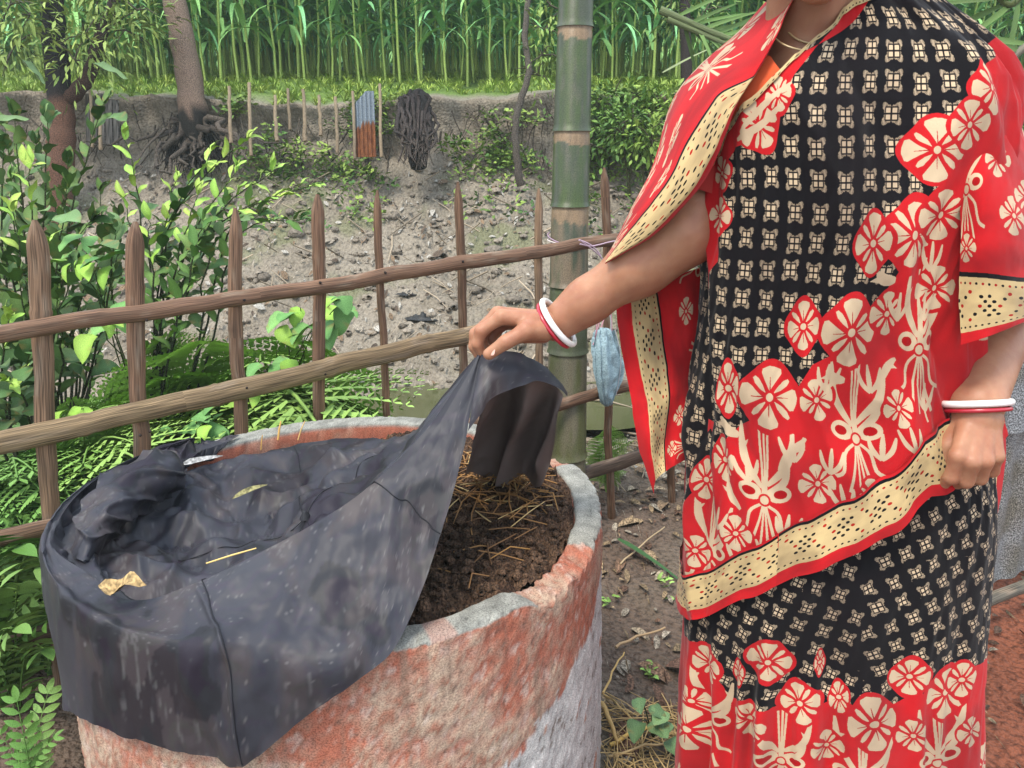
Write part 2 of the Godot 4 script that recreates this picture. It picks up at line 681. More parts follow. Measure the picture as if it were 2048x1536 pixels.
func build_field() -> void:
	var leaf_meshes := []
	for k in 8:
		leaf_meshes.append(corn_leaf(rf(0.45, 0.72), rf(0.045, 0.07), rf(1.3, 2.6), rf(0.9, 1.8), Color(0.27, 0.50, 0.14).lerp(Color(0.20, 0.48, 0.21), rng.randf()) * rf(0.8, 1.25)))
	var protos := []
	var joined := []
	for q in 5:
		var root := Node3D.new()
		var all := mb()
		var hgt := rf(1.85, 2.2)
		var st := mb()
		var pts := []
		for k in 9:
			pts.append(Vector3(noise.get_noise_2d(k * 0.3, q * 9.0) * 0.03, hgt * k / 8.0, noise.get_noise_2d(k * 0.3, q * 9.0 + 4.0) * 0.03))
		st.tube(pts, taper(0.0105, 0.005, 9), 7, Color(0.38, 0.50, 0.12), Color(0.16, 0.32, 0.08))
		part("stalk", st.done(), mats.corn, root)
		all.add(st, Transform3D())
		var ang := rf(0, TAU)
		var y := rf(0.22, 0.34)
		while y < hgt - 0.05:
			var xf := Transform3D(Basis(Vector3.UP, ang).rotated(Vector3(cos(ang), 0, -sin(ang)), rf(-0.15, 0.15)), Vector3(0, y, 0))
			var lm: ArrayMesh = leaf_meshes[rng.randi() % 8]
			var lf := part("leaf", lm, mats.corn, root)
			lf.transform = xf
			var arr := lm.surface_get_arrays(0)
			var tmp := mb()
			tmp.v = arr[Mesh.ARRAY_VERTEX]; tmp.n = arr[Mesh.ARRAY_NORMAL]; tmp.t = arr[Mesh.ARRAY_TEX_UV]; tmp.c = arr[Mesh.ARRAY_COLOR]; tmp.i = arr[Mesh.ARRAY_INDEX]
			all.add(tmp, xf)
			ang += PI + rf(-0.5, 0.5)
			y += rf(0.10, 0.15)
		if q % 2 == 0:
			var er := mb()
			er.tube(spline([Vector3(0.02, 0.75, 0.01), Vector3(0.045, 0.84, 0.02), Vector3(0.06, 0.94, 0.03)], 6), [0.008, 0.021, 0.024, 0.02, 0.011, 0.003], 7, Color(0.36, 0.42, 0.14))
			part("ear", er.done(), mats.corn, root)
		protos.append(root)
		joined.append(all.done())
	var labels := ["tall green corn plant standing in the front rows of the field", "tall green corn plant standing in the front rows of the field"]
	var n := 0
	for row in 4:
		var x := -5.2 + rf(0, 0.1)
		while x < 5.4:
			if absf(x) < 3.6 + row * 0.35:
				var z := edge_z(x) - 1.35 - row * 0.34 + rf(-0.1, 0.1)
				var c: Node3D = protos[rng.randi() % 5].duplicate()
				c.name = numbered("corn_plant")
				add_child(c)
				c.position = Vector3(x, field_y(x, z) - 0.02, z)
				c.rotation = Vector3(rf(-0.05, 0.05), rf(0, TAU), rf(-0.05, 0.05))
				c.scale = Vector3.ONE * rf(0.88, 1.12)
				tag(c, labels[0], "corn", "corn plants in the front rows of the field")
				n += 1
			x += rf(0.10, 0.24)
	for pr in protos:
		pr.free()
	# the deep rows: clumps of five plants, too many and too far to count
	var clump := mb()
	for q in 5:
		var arr: Array = joined[q].surface_get_arrays(0)
		var tmp := mb()
		tmp.v = arr[Mesh.ARRAY_VERTEX]; tmp.n = arr[Mesh.ARRAY_NORMAL]; tmp.t = arr[Mesh.ARRAY_TEX_UV]; tmp.c = arr[Mesh.ARRAY_COLOR]; tmp.i = arr[Mesh.ARRAY_INDEX]
		clump.add(tmp, Transform3D(Basis(Vector3.UP, q * 1.3), Vector3(rf(-0.35, 0.35), rf(-0.05, 0.05), rf(-0.3, 0.3))))
	var xfs := []
	var cols := []
	for k in 620:
		var near := k < 190
		var x := rf(-9.5, 9.5) * (1.0 if near else 1.7)
		var z := -5.6 - (rf(2.9, 7.5) if near else rf(7.5, 22.0))
		xfs.append(Transform3D(Basis(Vector3.UP, rf(0, TAU)).scaled(Vector3.ONE * rf(0.9, 1.25)), Vector3(x, field_y(x, z), z)))
		cols.append(Color(1, 1, 1) * rf(0.8, 1.1))
	multi("corn_field", clump.done(), mats.corn, xfs, cols, "deep rows of corn standing behind the front rows", "corn field")
	# far wood that closes the view behind the field
	var fw := mb()
	for k in 260:
		var d := Vector3(rng.randfn(), rng.randfn() * 0.9, rng.randfn()) * 0.5
		fw.leaf(d + Vector3(0, 0.8, 0), Vector3(rf(-1, 1), rf(-0.5, 1), rf(-1, 1)), Vector3(rf(-0.6, 0.6), 1, rf(-0.6, 0.6)), rf(0.25, 0.45), 0.22, 0.4, 0.2, Color.WHITE, 3)
	var fx := []
	var fc := []
	for k in 260:
		var x := rf(-40, 40)
		var z := rf(-36, -30)
		fx.append(Transform3D(Basis(Vector3.UP, rf(0, TAU)).scaled(Vector3.ONE * rf(2.2, 4.0)), Vector3(x, 2.6 + rf(-0.6, 0.3), z)))
		fc.append(Color(0.07, 0.14, 0.045).lerp(Color(0.13, 0.22, 0.06), rng.randf()))
	multi("far_wood", fw.done(), mats.corn, fx, fc, "dark green wood far behind the corn field", "wood")


# ---------------------------------------------------------------- trees, stakes and scrap on the bank
func build_background_trees() -> void:
	# tree with bare roots, washed out of the bank
	var t := thing("tree", "pale barked tree trunk leaning over its bare dark washed out roots", "tree", Vector3(-2.09, 1.3508, -5.4375))
	var o := t.position
	var m := mb(o)
	var tp := spline([Vector3(-2.047, 1.1849, -5.3345), Vector3(-2.09, 1.4039, -5.4538), Vector3(-2.1466, 1.6746, -5.5888), Vector3(-2.2206, 1.9344, -5.7205), Vector3(-2.2956, 2.2313, -5.8636), Vector3(-2.4075, 2.7102, -6.1146), Vector3(-2.494, 3.273, -6.3912)], 26)
	var rad := []
	for k in 26:
		rad.append((0.092 + 0.022 * pow(maxf(0.0, 1.0 - k / 6.0), 2.0)) * lerpf(1.0, 0.7, k / 25.0) * (1.0 + 0.04 * sin(k * 1.9)))
	rad[0] = 0.02; rad[1] = 0.05; rad[2] = 0.075
	m.tube(wiggle(tp, 0.012, 0.9, 4.0), rad, 16, Color(0.30, 0.20, 0.145), Color(0.34, 0.25, 0.19))
	for k in m.c.size():    # the washed out root collar is black and wet up to an uneven line
		if m.v[k].y < o.y + 0.03 + 0.05 * noise.get_noise_3d(m.v[k].x * 20.0, 0.0, m.v[k].z * 20.0):
			m.c[k] = Color(0.035, 0.029, 0.026)
	part("trunk", m.done(), mats.bark, t)
	var ends := [[[372,240],[340,258],[300,285],[275,330]], [[378,245],[345,275],[322,310],[312,352]], [[385,250],[372,290],[340,330],[318,350]], [[390,248],[392,290],[388,330]], [[398,245],[420,262],[455,272],[560,280]], [[400,240],[430,262],[440,290],[462,310]], [[366,240],[330,262],[270,278],[160,288]], [[394,250],[410,300],[430,335]], [[380,250],[365,300],[370,345]], [[370,245],[330,285],[305,310]], [[402,238],[428,246],[470,275],[500,318]], [[376,248],[355,265],[325,300],[300,345]], [[386,250],[380,300],[352,345]], [[396,250],[404,280],[400,325]]]
	for e in ends:
		var pts := []
		for k in e.size():
			pts.append(px_point(e[k][0], e[k][1], 5.14 - 0.07 * k))
		pts = wiggle(spline(pts, 12), 0.08, 0.5, e[1][0] * 0.37)
		m = mb(o)
		m.tube(pts, taper(rf(0.014, 0.030), 0.005, 12), 7, Color(0.10, 0.078, 0.062) * rf(0.6, 1.5), Color(0.2, 0.165, 0.135) * rf(0.7, 1.2))
		part("root", m.done(), mats.bark, t)
	m = mb(o)
	for k in 130:
		var a := px_point(rf(355, 412), rf(228, 262), 5.12)
		var pts := [a]
		var d := Vector3(rf(-0.6, 0.6), -1, rf(0.0, 0.5))
		for s in 5:
			d += Vector3(rf(-0.4, 0.4), rf(-0.3, 0.1), rf(-0.2, 0.2))
			pts.append(pts[-1] + d.normalized() * rf(0.04, 0.08))
		m.tube(pts, taper(0.008, 0.002, 6), 4, Color(0.035, 0.03, 0.028) * rf(0.6, 2.0), Color(-1, 0, 0), 1.0, false)
	var fr := part("fine_roots", m.done(), mats.bark, t)
	fr.set_meta("kind", "stuff")
	# forked dark tree at the left
	t = thing("tree", "dark barked forked tree with a reddish lower trunk at the bank", "tree", Vector3(-2.8194, 0.783, -5.0025))
	o = t.position
	m = mb(o)
	tp = spline([Vector3(-2.7964, 0.6387, -4.9166), Vector3(-2.8132, 1.0508, -5.0844), Vector3(-2.8121, 1.2296, -5.16), Vector3(-2.8356, 1.4403, -5.2558), Vector3(-2.8691, 1.6527, -5.3416), Vector3(-2.9087, 1.8681, -5.4388), Vector3(-2.9331, 2.0843, -5.5258), Vector3(-2.9928, 2.5633, -5.7559), Vector3(-3.058, 3.0957, -6.0233)], 30)
	rad = []
	for k in 30:
		rad.append(lerpf(0.085, 0.062, k / 29.0) * (1.0 + 0.05 * sin(k * 2.3)))
	m.tube(wiggle(tp, 0.015, 0.8, 14.0), rad, 14, Color(0.25, 0.10, 0.055), Color(0.03, 0.026, 0.025))
	for k in m.c.size():    # the red bark ends in an uneven line about 1.2 m up, the bark above it is black
		var hgt := m.v[k].y + 0.1 * noise.get_noise_3d(m.v[k].x * 9.0, m.v[k].y * 3.0, m.v[k].z * 9.0)
		m.c[k] = Color(0.20, 0.10, 0.065) if hgt < 1.42 else Color(0.04, 0.034, 0.033)
	part("trunk", m.done(), mats.bark, t)
	m = mb(o)
	tp = wiggle(spline([Vector3(-2.811, 1.4248, -5.2406), Vector3(-2.7051, 1.4992, -5.2528), Vector3(-2.6331, 1.6489, -5.2986), Vector3(-2.5904, 1.8161, -5.3707), Vector3(-2.5365, 1.9863, -5.4541), Vector3(-2.4895, 2.1718, -5.5317), Vector3(-2.4421, 2.5633, -5.7559)], 18), 0.02, 0.8, 22.0)
	m.tube(tp, taper(0.05, 0.028, 18), 10, Color(0.12, 0.06, 0.042), Color(0.045, 0.04, 0.038))
	part("limb", m.done(), mats.bark, t)
	m = mb(o)
	tp = spline([Vector3(-2.5904, 1.8161, -5.3707), Vector3(-2.6218, 1.9063, -5.3982), Vector3(-2.6029, 2.0115, -5.4304), Vector3(-2.6218, 2.1618, -5.4764)], 8)
	m.tube(tp, taper(0.015, 0.008, 8), 6, Color(0.04, 0.035, 0.033))
	part("limb", m.done(), mats.bark, t)
	crown(t, o, [Vector3(-3.0932, 1.7651, -5.3028), Vector3(-2.9387, 1.928, -5.248), Vector3(-2.6033, 1.8114, -5.2124), Vector3(-2.4086, 1.8543, -5.3301), Vector3(-3.0606, 1.9863, -5.2658), Vector3(-2.692, 1.6707, -5.2216), Vector3(-2.4814, 2.0738, -5.2926), Vector3(-2.9065, 2.2114, -5.4392), Vector3(-2.3308, 1.9734, -5.3664)], 0.2, 330, [0.05, 0.085], 0.26, Color(0.14, 0.23, 0.05), Color(0.36, 0.46, 0.11))
	# sapling in the middle of the slope
	t = thing("sapling", "thin crooked grey sapling growing out of the mud slope", "sapling", Vector3(0.0483, 0.9625, -4.9005))
	o = t.position
	m = mb(o)
	tp = spline([Vector3(0.0542, 0.9341, -4.8814), Vector3(0.0362, 1.0259, -4.9199), Vector3(0.0182, 1.1846, -4.9894), Vector3(0.0305, 1.3596, -5.0742), Vector3(0.0735, 1.492, -5.1356), Vector3(0.1047, 1.6118, -5.2036), Vector3(0.0806, 1.8368, -5.3038), Vector3(0.0996, 2.0329, -5.3846), Vector3(0.1207, 2.4147, -5.6059), Vector3(0.0842, 2.873, -5.8506)], 30)
	m.tube(wiggle(tp, 0.012, 0.7, 41.0), taper(0.024, 0.017, 30), 9, Color(0.11, 0.088, 0.07), Color(0.20, 0.175, 0.14))
	part("trunk", m.done(), mats.bark, t)
	crown(t, o, [Vector3(0.2054, 1.8543, -5.3301), Vector3(0.1898, 1.7055, -5.2846), Vector3(0.2365, 2.0031, -5.3755), Vector3(0.1603, 1.5906, -5.3017), Vector3(0.1461, 2.2932, -5.5688)], 0.14, 120, [0.035, 0.06], 0.3, Color(0.16, 0.28, 0.05), Color(0.30, 0.40, 0.09))
	# dark trunk behind the woman's shoulder
	t = thing("tree", "dark slender trunk standing behind the red shawl shoulder", "tree", Vector3(1.1336, 1.4018, -5.4008))
	o = t.position
	m = mb(o)
	tp = spline([Vector3(1.2225, 1.3858, -5.8142), Vector3(1.219, 1.7365, -5.9214), Vector3(1.2086, 2.0705, -6.0236), Vector3(1.2163, 2.5629, -6.2787), Vector3(1.2235, 3.0722, -6.5389)], 16)
	m.tube(wiggle(tp, 0.015, 0.8, 51.0), taper(0.042, 0.034, 16), 9, Color(0.055, 0.042, 0.036))
	part("trunk", m.done(), mats.bark, t)
	crown(t, o, [Vector3(1.1212, 2.0037, -6.0031), Vector3(1.2959, 1.9369, -5.9827), Vector3(1.1562, 2.2041, -6.0644), Vector3(1.3483, 2.0705, -6.0236)], 0.16, 110, [0.04, 0.07], 0.25, Color(0.14, 0.22, 0.05), Color(0.26, 0.36, 0.1))
	# old root stump
	t = thing("root_stump", "upturned stump of dark tangled roots at the foot of the bank", "stump", Vector3(-0.5942, 1.0645, -5.1409))
	o = t.position
	m = mb(o)
	m.tube(spline([Vector3(-0.6083, 1.5072, -5.4853), Vector3(-0.6002, 1.3519, -5.281), Vector3(-0.6048, 1.1999, -5.1927), Vector3(-0.5835, 1.0348, -5.1213)], 10), [0.02, 0.06, 0.08, 0.085, 0.08, 0.075, 0.07, 0.06, 0.06, 0.05], 12, Color(0.035, 0.028, 0.028))
	part("core", m.done(), mats.bark, t)
	for k in 46:
		var sx := rf(800, 866)
		var a := px_point(sx, rf(180, 225) + 0.25 * absf(sx - 835), rf(4.92, 5.04))
		var b := px_point(835 + (sx - 835) * rf(0.6, 1.4) + rf(-18, 18), rf(235, 280), 4.88)
		var c := px_point(835 + (sx - 835) * rf(0.3, 1.1) + rf(-14, 14), rf(285, 340), 4.84)
		m = mb(o)
		m.tube(wiggle(spline([a, b, c], 9), 0.04, 0.7, k * 3.1), taper(rf(0.010, 0.02), 0.004, 9), 5, Color(0.05, 0.04, 0.04) * rf(0.6, 1.8), Color(0.12, 0.095, 0.08) * rf(0.6, 1.6))
		part("root", m.done(), mats.bark, t)
	# stakes along the bank
	var st := [[458,172,272,"straight"], [498,166,297,"straight"], [550,190,268,"straight"], [576,176,246,"straight"], [607,178,268,"straight"], [638,190,256,"straight"], [671,194,292,"straight"], [706,182,304,"straight"], [759,168,300,"straight"], [181,182,280,"straight"], [198,200,285,"straight"]]
	for s in st:
		var lean := rf(-0.03, 0.03)
		var d := rf(4.88, 4.98)
		var a := px_point(s[0] + 4, s[2] + 14, d)
		var b := px_point(s[0], s[1], d)
		m = mb(a)
		m.tube(wiggle(spline([a, a.lerp(b, 0.5), b], 7), 0.008, 0.9, s[0]), taper(rf(0.010, 0.014), rf(0.008, 0.012), 7), 7, Color(0.30, 0.22, 0.14) * rf(0.7, 1.2), Color(0.40, 0.31, 0.2) * rf(0.8, 1.2), 4.0)
		var so := part("bank_stake", m.done(), mats.wood, self, a)
		var lb := "thin upright wooden stake driven in front of the bank"
		if s[0] == 706: lb = "thin stake on the tree side of the rusty corrugated sheet"
		if s[0] == 759: lb = "thin stake between the rusty corrugated sheet and the root stump"
		if s[0] < 200: lb = "thin stake beside the weathered boards behind the forked tree"
		tag(so, lb, "stake", "stakes along the foot of the bank")
	# rusty corrugated sheet
	t = thing("corrugated_sheet", "narrow corrugated metal sheet, grey above and rusty below, between two stakes", "metal sheet", Vector3(-0.9186, 1.1101, -5.1234))
	m = mb(t.position)
	var p := PackedVector3Array()
	var uv := PackedVector2Array()
	var col := PackedColorArray()
	for r in 26:
		for k in 41:
			var fx := k / 40.0
			var fy := r / 25.0
			var a := px_point(lerpf(703, 748, fx) + 5.0 * fy, lerpf(lerpf(215, 182, minf(1.0, fx * 1.6)), 314, fy), 4.92)
			a.z += 0.009 * sin(fx * TAU * 5.5)
			p.append(a)
			uv.append(Vector2(fx, fy))
			var e := fy + 0.06 * noise.get_noise_2d(fx * 7.0, fy * 6.0)
			col.append(Color(0.34, 0.40, 0.46) if e < 0.47 else Color(0.42, 0.16, 0.06).lerp(Color(0.20, 0.06, 0.03), clampf(noise.get_noise_2d(fx * 4.0, fy * 9.0) + 0.4, 0.0, 1.0)))
	m.grid(41, 26, p, uv, col)
	part("sheet", m.done(), mats.rust, t)
	# weathered boards
	t = thing("board_panel", "short panel of weathered upright boards behind the forked tree", "boards", Vector3(-2.6007, 1.1697, -5.2253))
	var bx := 168.0
	while bx < 232:
		var bw := rf(9, 15)
		var a := px_point(bx + bw * 0.5, rf(186, 200), 5.0)
		var b := px_point(bx + bw * 0.5 + 2, 290, 5.0)
		m = mb(t.position)
		m.block((a + b) * 0.5, Vector3(bw * 0.5 / 1574.6 * 5.0, 0, 0), (a - b) * 0.5, Vector3(0, 0, 0.008), Color(0.22, 0.20, 0.18) * rf(0.7, 1.2))
		part("board", m.done(), mats.wood, t)
		bx += bw + 1.5
	t.position += Vector3(0, 0, -0.02)
	# bushes low on the bank, at the right of the bamboo
	for q in [[1215, 270, 5.15, 0.22, "dark"], [1262, 268, 5.0, 0.2, "dark"], [1300, 290, 4.9, 0.17, "bright"], [1228, 225, 5.4, 0.2, "dark"], [1335, 215, 5.3, 0.17, "bright"]]:
		var base := px_point(q[0], q[1] + 45, q[2])
		base.y = slope_y(base.x, base.z)
		t = thing("bank_bush", "%s green leafy bush on the bank between bamboo post and shawl" % q[4], "bush", base, "bushes on the bank beside the bamboo post")
		var cs := []
		for k in 5:
			cs.append(px_point(q[0] + rf(-30, 30), q[1] + rf(-35, 25), q[2] + rf(-0.1, 0.1)))
		for k in 4:
			m = mb(base)
			m.tube(spline([base, base.lerp(cs[k], 0.6) + Vector3(0, 0.03, 0), cs[k]], 6), taper(0.007, 0.003, 6), 5, Color(0.12, 0.12, 0.05))
			part("stem", m.done(), mats.bark, t)
		crown(t, base, cs, q[3] * 0.7, 190, [0.035, 0.06], 0.45, Color(0.07, 0.16, 0.035) if q[4] == "dark" else Color(0.14, 0.25, 0.04), Color(0.20, 0.34, 0.07) if q[4] == "dark" else Color(0.30, 0.42, 0.08))


# leaves of a crown, joined into one foliage part, round some clump centres
func crown(t: Node3D, o: Vector3, centres: Array, r: float, count: int, ln: Array, aspect: float, c0: Color, c1: Color) -> void:
	var m := mb(o)
	for ce in centres:
		for k in count / 2:
			var d := Vector3(rng.randfn(), rng.randfn(), rng.randfn()) * r * 0.55
			var dir := (d.normalized() + Vector3(rf(-0.6, 0.6), rf(-0.9, 0.4), rf(-0.6, 0.6))).normalized()
			var l := rf(ln[0], ln[1])
			m.leaf(ce + d, dir, Vector3(rf(-0.6, 0.6), 1, rf(-0.6, 0.6)), l, l * aspect, rf(0.0, 0.7), 0.2, c0.lerp(c1, rng.randf()), 3)
		for k in 5:
			var e: Vector3 = ce + Vector3(rf(-1, 1), rf(-1, 1), rf(-1, 1)) * r
			m.tube([ce, ce.lerp(e, 0.5) + Vector3(0, 0.02, 0), e], [0.005, 0.004, 0.002], 4, Color(0.08, 0.07, 0.04), Color(-1, 0, 0), 1.0, false)
	var f := part("crown", m.done(), mats.corn, t)
	f.set_meta("kind", "stuff")


# ---------------------------------------------------------------- fence of split wood and the bamboo post
func fence_at(x: float, y: float, off := 0.0) -> Vector3:
	# where the line of sight of a survey spot meets the fence's upright plane
	var r := px_point(x, y, 1.0) - Vector3(0, 1.18, 0)
	var n := Vector3(0.52583, 0, 0.85059)
	var a := Vector3(-0.949, 0, -1.565) + n * off
	return Vector3(0, 1.18, 0) + r * (n.dot(a) / n.dot(r))


# a split stick with a rounded front, flat back and, if asked, a point at the end
func stick(a: Vector3, b: Vector3, front: Vector3, wd: float, th: float, col: Color, point: float, m: MB) -> void:
	var ax := b - a
	var ln := ax.length()
	ax /= ln
	var sd := ax.cross(front).normalized()
	front = sd.cross(ax).normalized()
	var ns := int(clampf(ln / 0.008, 12, 200))
	var prof := [[-1.0, -0.6], [-1.0, 0.1], [-0.8, 0.55], [-0.4, 0.9], [0.0, 1.0], [0.4, 0.9], [0.8, 0.55], [1.0, 0.1], [1.0, -0.6], [-1.0, -0.6]]
	var p := PackedVector3Array()
	var uv := PackedVector2Array()
	var cc := PackedColorArray()
	var s0 := rf(0, 90)
	for k in ns + 1:
		var f := float(k) / ns
		var y := f * ln
		var w := wd * (1.0 + 0.10 * noise.get_noise_2d(y * 4.0, s0))
		var tk := th
		var nd := fmod(y + s0, 0.27)
		w *= 1.0 + 0.09 * exp(-pow((nd - 0.13) / 0.006, 2.0)) - 0.05 * exp(-pow((nd - 0.142) / 0.004, 2.0))
		if point > 0.0 and y > ln - point:
			var g := (y - (ln - point)) / point
			w *= lerpf(1.0, 0.22, pow(g, 1.6))
			tk *= lerpf(1.0, 0.25, g * g)
		var bend := sd * (noise.get_noise_2d(y * 1.7, s0 + 9.0) * 0.012) + front * (noise.get_noise_2d(y * 1.7, s0 + 19.0) * 0.006)
		for q in prof.size():
			var e: Array = prof[q]
			p.append(a + ax * y + bend + sd * (w * 0.5 * e[0]) + front * (tk * 0.5 * e[1]))
			uv.append(Vector2(q / 9.0 * 0.6 + s0, y * 1.0 + s0))
			var st := fine.get_noise_3d(w * e[0] * 60.0 + s0, y * 3.0, tk * e[1] * 60.0)
			var worn := clampf(fine.get_noise_3d(w * e[0] * 25.0 + s0 + 30.0, y * 7.0, tk * e[1] * 25.0) * 2.6 - 0.55, 0.0, 0.75)
			cc.append((col * (1.0 + 0.6 * st)).lerp(Color(0.36, 0.27, 0.19), worn))
	m.grid(10, ns + 1, p, uv, cc)
	for e in [0, ns]:
		var b0 := m.v.size()
		for q in 9:
			m.v.append(p[e * 10 + q]); m.n.append(-ax if e == 0 else ax); m.t.append(Vector2(q * 0.05, 0)); m.c.append(col * 1.2)
		for q in 7:
			m.i.append_array([b0, b0 + 1 + q, b0 + 2 + q])


func build_fence() -> void:
	var front := Vector3(0.52583, 0, 0.85059)
	var f := thing("picket_fence", "rustic fence of brown split wooden pickets and rails behind the tank", "fence", Vector3(-0.4317, 0.169, -1.8848))
	f.position.y = 0.0
	var o := f.position
	var brown := Color(0.26, 0.145, 0.088)
	# pickets: top x, top y, foot x, foot y, width, tint
	var pk := [[74,440,128,1560,0.046,1.15], [271,443,300,1480,0.043,0.95], [467,415,505,1440,0.037,1.0], [633,388,652,1400,0.036,0.9], [757,380,796,1330,0.022,0.8], [916,363,948,1300,0.027,0.8], [1078,376,1090,1230,0.026,1.25], [1207,335,1226,1185,0.031,0.8], [1337,330,1345,1140,0.033,0.75], [1465,320,1470,1105,0.033,0.8], [1590,315,1594,1075,0.033,0.9], [1715,310,1716,1050,0.033,0.8], [1830,300,1832,1030,0.033,0.9], [1945,295,1944,1010,0.033,0.8], [-110,450,-40,1640,0.046,1.0], [-320,455,-230,1720,0.046,1.0]]
	for k in pk.size():
		var q: Array = pk[k]
		var a := fence_at(q[2], q[3])
		var b := fence_at(q[0], q[1])
		var m := mb(o)
		stick(a, b, front, q[4] * 0.82, 0.022, brown.lerp(Color(0.21, 0.15, 0.09), clampf((q[5] - 0.9) * 1.5, 0.0, 1.0)) * q[5], 0.045 + 0.025 * rng.randf(), m)
		part("picket", m.done(), mats.wood, f)
	# rails lie in front of the pickets
	var rl := [[-420,727,1300,472,0.035,0.95,0.025], [-420,985,1000,655,0.048,1.1,0.026], [-420,1180,1600,690,0.036,0.85,0.025], [18,1292,1850,745,0.045,0.6,0.024], [15,1510,600,1320,0.05,0.45,0.024], [1205,1072,2080,850,0.047,0.75,0.025]]
	for k in rl.size():
		var q: Array = rl[k]
		var a := fence_at(q[0], q[1], q[6])
		var b := fence_at(q[2], q[3], q[6])
		var m := mb(o)
		stick(a, b, front, q[4], 0.022, (brown if k != 1 else Color(0.27, 0.185, 0.10)).lerp(Color(0.17, 0.135, 0.11), 0.6 if k > 2 else 0.05) * q[5], 0.0, m)
		part("rail", m.done(), mats.wood, f)
	# nails where rail and picket cross
	for q in [[822,590], [293,640], [488,600], [640,565], [280,870], [300,862], [493,775], [650,748], [925,523], [770,545]]:
		var m := mb(o)
		var a := fence_at(q[0], q[1], 0.034)
		m.tube([a, a + front * 0.004, a + front * 0.005], [0.0035, 0.0032, 0.0005], 6, Color(0.05, 0.035, 0.03))
		part("nail", m.done(), mats.rust, f)


func build_bamboo_post() -> void:
	# culm from its foot behind the fence to well above the frame
	var foot := Vector3(0.1598, 0.1168, -2.2055)
	foot.y = -0.05
	var t := thing("bamboo_post", "thick grey green bamboo culm with tan rings beside the fence", "bamboo", foot)
	var line := [Vector3(0.1568, -0.089, -2.1426), Vector3(0.166, 0.2785, -2.2549), Vector3(0.1744, 0.7175, -2.3996), Vector3(0.1798, 0.9823, -2.491), Vector3(0.1867, 1.2166, -2.5731), Vector3(0.1977, 1.5274, -2.6891), Vector3(0.2112, 1.8581, -2.8215), Vector3(0.2233, 2.2043, -2.9587), Vector3(0.2374, 2.5585, -3.0984)]
	# rings, by survey height on the culm
	var nodes := [[905, 0.03], [700, 0.03], [570, 0.022], [412, 0.05], [262, 0.036], [52, 0.034], [-170, 0.05], [-390, 0.05]]
	var sp := spline(line, 60)
	var o := foot
	var cuts := [foot.y]
	for q in nodes:
		cuts.append(px_point(1140, q[0], 2.44).y)
	cuts.append(px_point(1170, -600, 2.56).y)
	for k in cuts.size() - 1:
		var y0: float = cuts[k]
		var y1: float = cuts[k + 1]
		var m := mb(o)
		var p := PackedVector3Array()
		var uv := PackedVector2Array()
		var cc := PackedColorArray()
		var n := 40
		for r in n + 1:
			var f := float(r) / n
			var y := lerpf(y0, y1, f)
			var c := along(sp, y)
			var rad := lerpf(0.063, 0.054, clampf(y / 1.9, 0.0, 1.4)) * lerpf(1.0, 0.985, f)
			var dist0 := y - y0
			var dist1 := y1 - y
			rad += 0.0045 * exp(-pow(dist0 / 0.008, 2.0)) - 0.002 * exp(-pow((dist1 - 0.006) / 0.005, 2.0)) + 0.002 * exp(-pow(dist1 / 0.006, 2.0))
			for s in 41:
				var an := TAU * s / 40.0
				p.append(c + Vector3(cos(an) * rad, 0, sin(an) * rad))
				uv.append(Vector2(s / 40.0, y))
				# sheath scar: a tan collar below each ring, its lower edge uneven
				var n1 := noise.get_noise_3d(cos(an) * 1.5, y * 3.0, sin(an) * 1.5 + k)
				var n2 := fine.get_noise_3d(cos(an) * 5.0, y * 9.0, sin(an) * 5.0)
				var cl := Color(0.095, 0.115, 0.075).lerp(Color(0.10, 0.145, 0.05), clampf(n1 * 2.0 + 0.4, 0.0, 1.0)).lerp(Color(0.17, 0.165, 0.12), clampf(n2 * 1.5, 0.0, 0.7))
				if k == 0 or k == 1:
					cl = Color(0.21, 0.185, 0.12).lerp(Color(0.14, 0.15, 0.06), clampf(n1 * 2.5 + 0.35 + n2, 0.0, 1.0))
				elif k == 2:
					cl = cl.lerp(Color(0.13, 0.14, 0.06), 0.5)
				elif k == 3:
					cl = cl.lerp(Color(0.26, 0.20, 0.13), clampf(n1 * 2.0 + 0.75 + n2, 0.0, 1.0))
				var scar: float = nodes[k][1] if k < nodes.size() else 0.05
				if k >= 3 and dist1 < scar * (0.8 + 0.5 * n1 + 0.35 * cos(an - 1.0)):
					cl = Color(0.36, 0.245, 0.145) * (1.0 + 0.4 * n2)
				cc.append(cl * 0.62)
		m.grid(41, n + 1, p, uv, cc, true)
		part("culm_segment", m.done(), mats.bamboo, t)
	# cord tied round the culm and the top rail
	var cd := thing("cord", "thin purple and white cord tied round the bamboo post above the rail", "cord", Vector3(0.1447, 0.9275, -2.1706))
	for q in 3:
		var m := mb(cd.position)
		var pts := []
		for k in 25:
			var a := lerpf(-0.3, PI + 0.5, k / 24.0)
			pts.append(px_point(1136, 478 + q * 6, 2.43) + Vector3(cos(a) * 0.0625, 0.03 * cos(a + q) * -0.4 - 0.012 * sin(a), sin(a) * 0.0635))
		m.tube(pts, taper(0.0022, 0.0022, 25), 5, [Color(0.3, 0.2, 0.26), Color(0.55, 0.48, 0.46), Color(0.2, 0.12, 0.15)][q])
		part("strand", m.done(), mats.straw, cd)
	for q in [[[1162,482],[1180,495],[1200,512],[1212,530]], [[1160,488],[1186,492],[1230,482],[1262,486]], [[1158,480],[1178,488],[1195,502],[1208,524]]]:
		var m := mb(cd.position)
		var pts := []
		for e in q:
			pts.append(fence_at(e[0], e[1], 0.05))
		m.tube(spline(pts, 12), taper(0.0024, 0.0018, 12), 5, Color(0.42, 0.30, 0.36))
		part("strand", m.done(), mats.straw, cd)


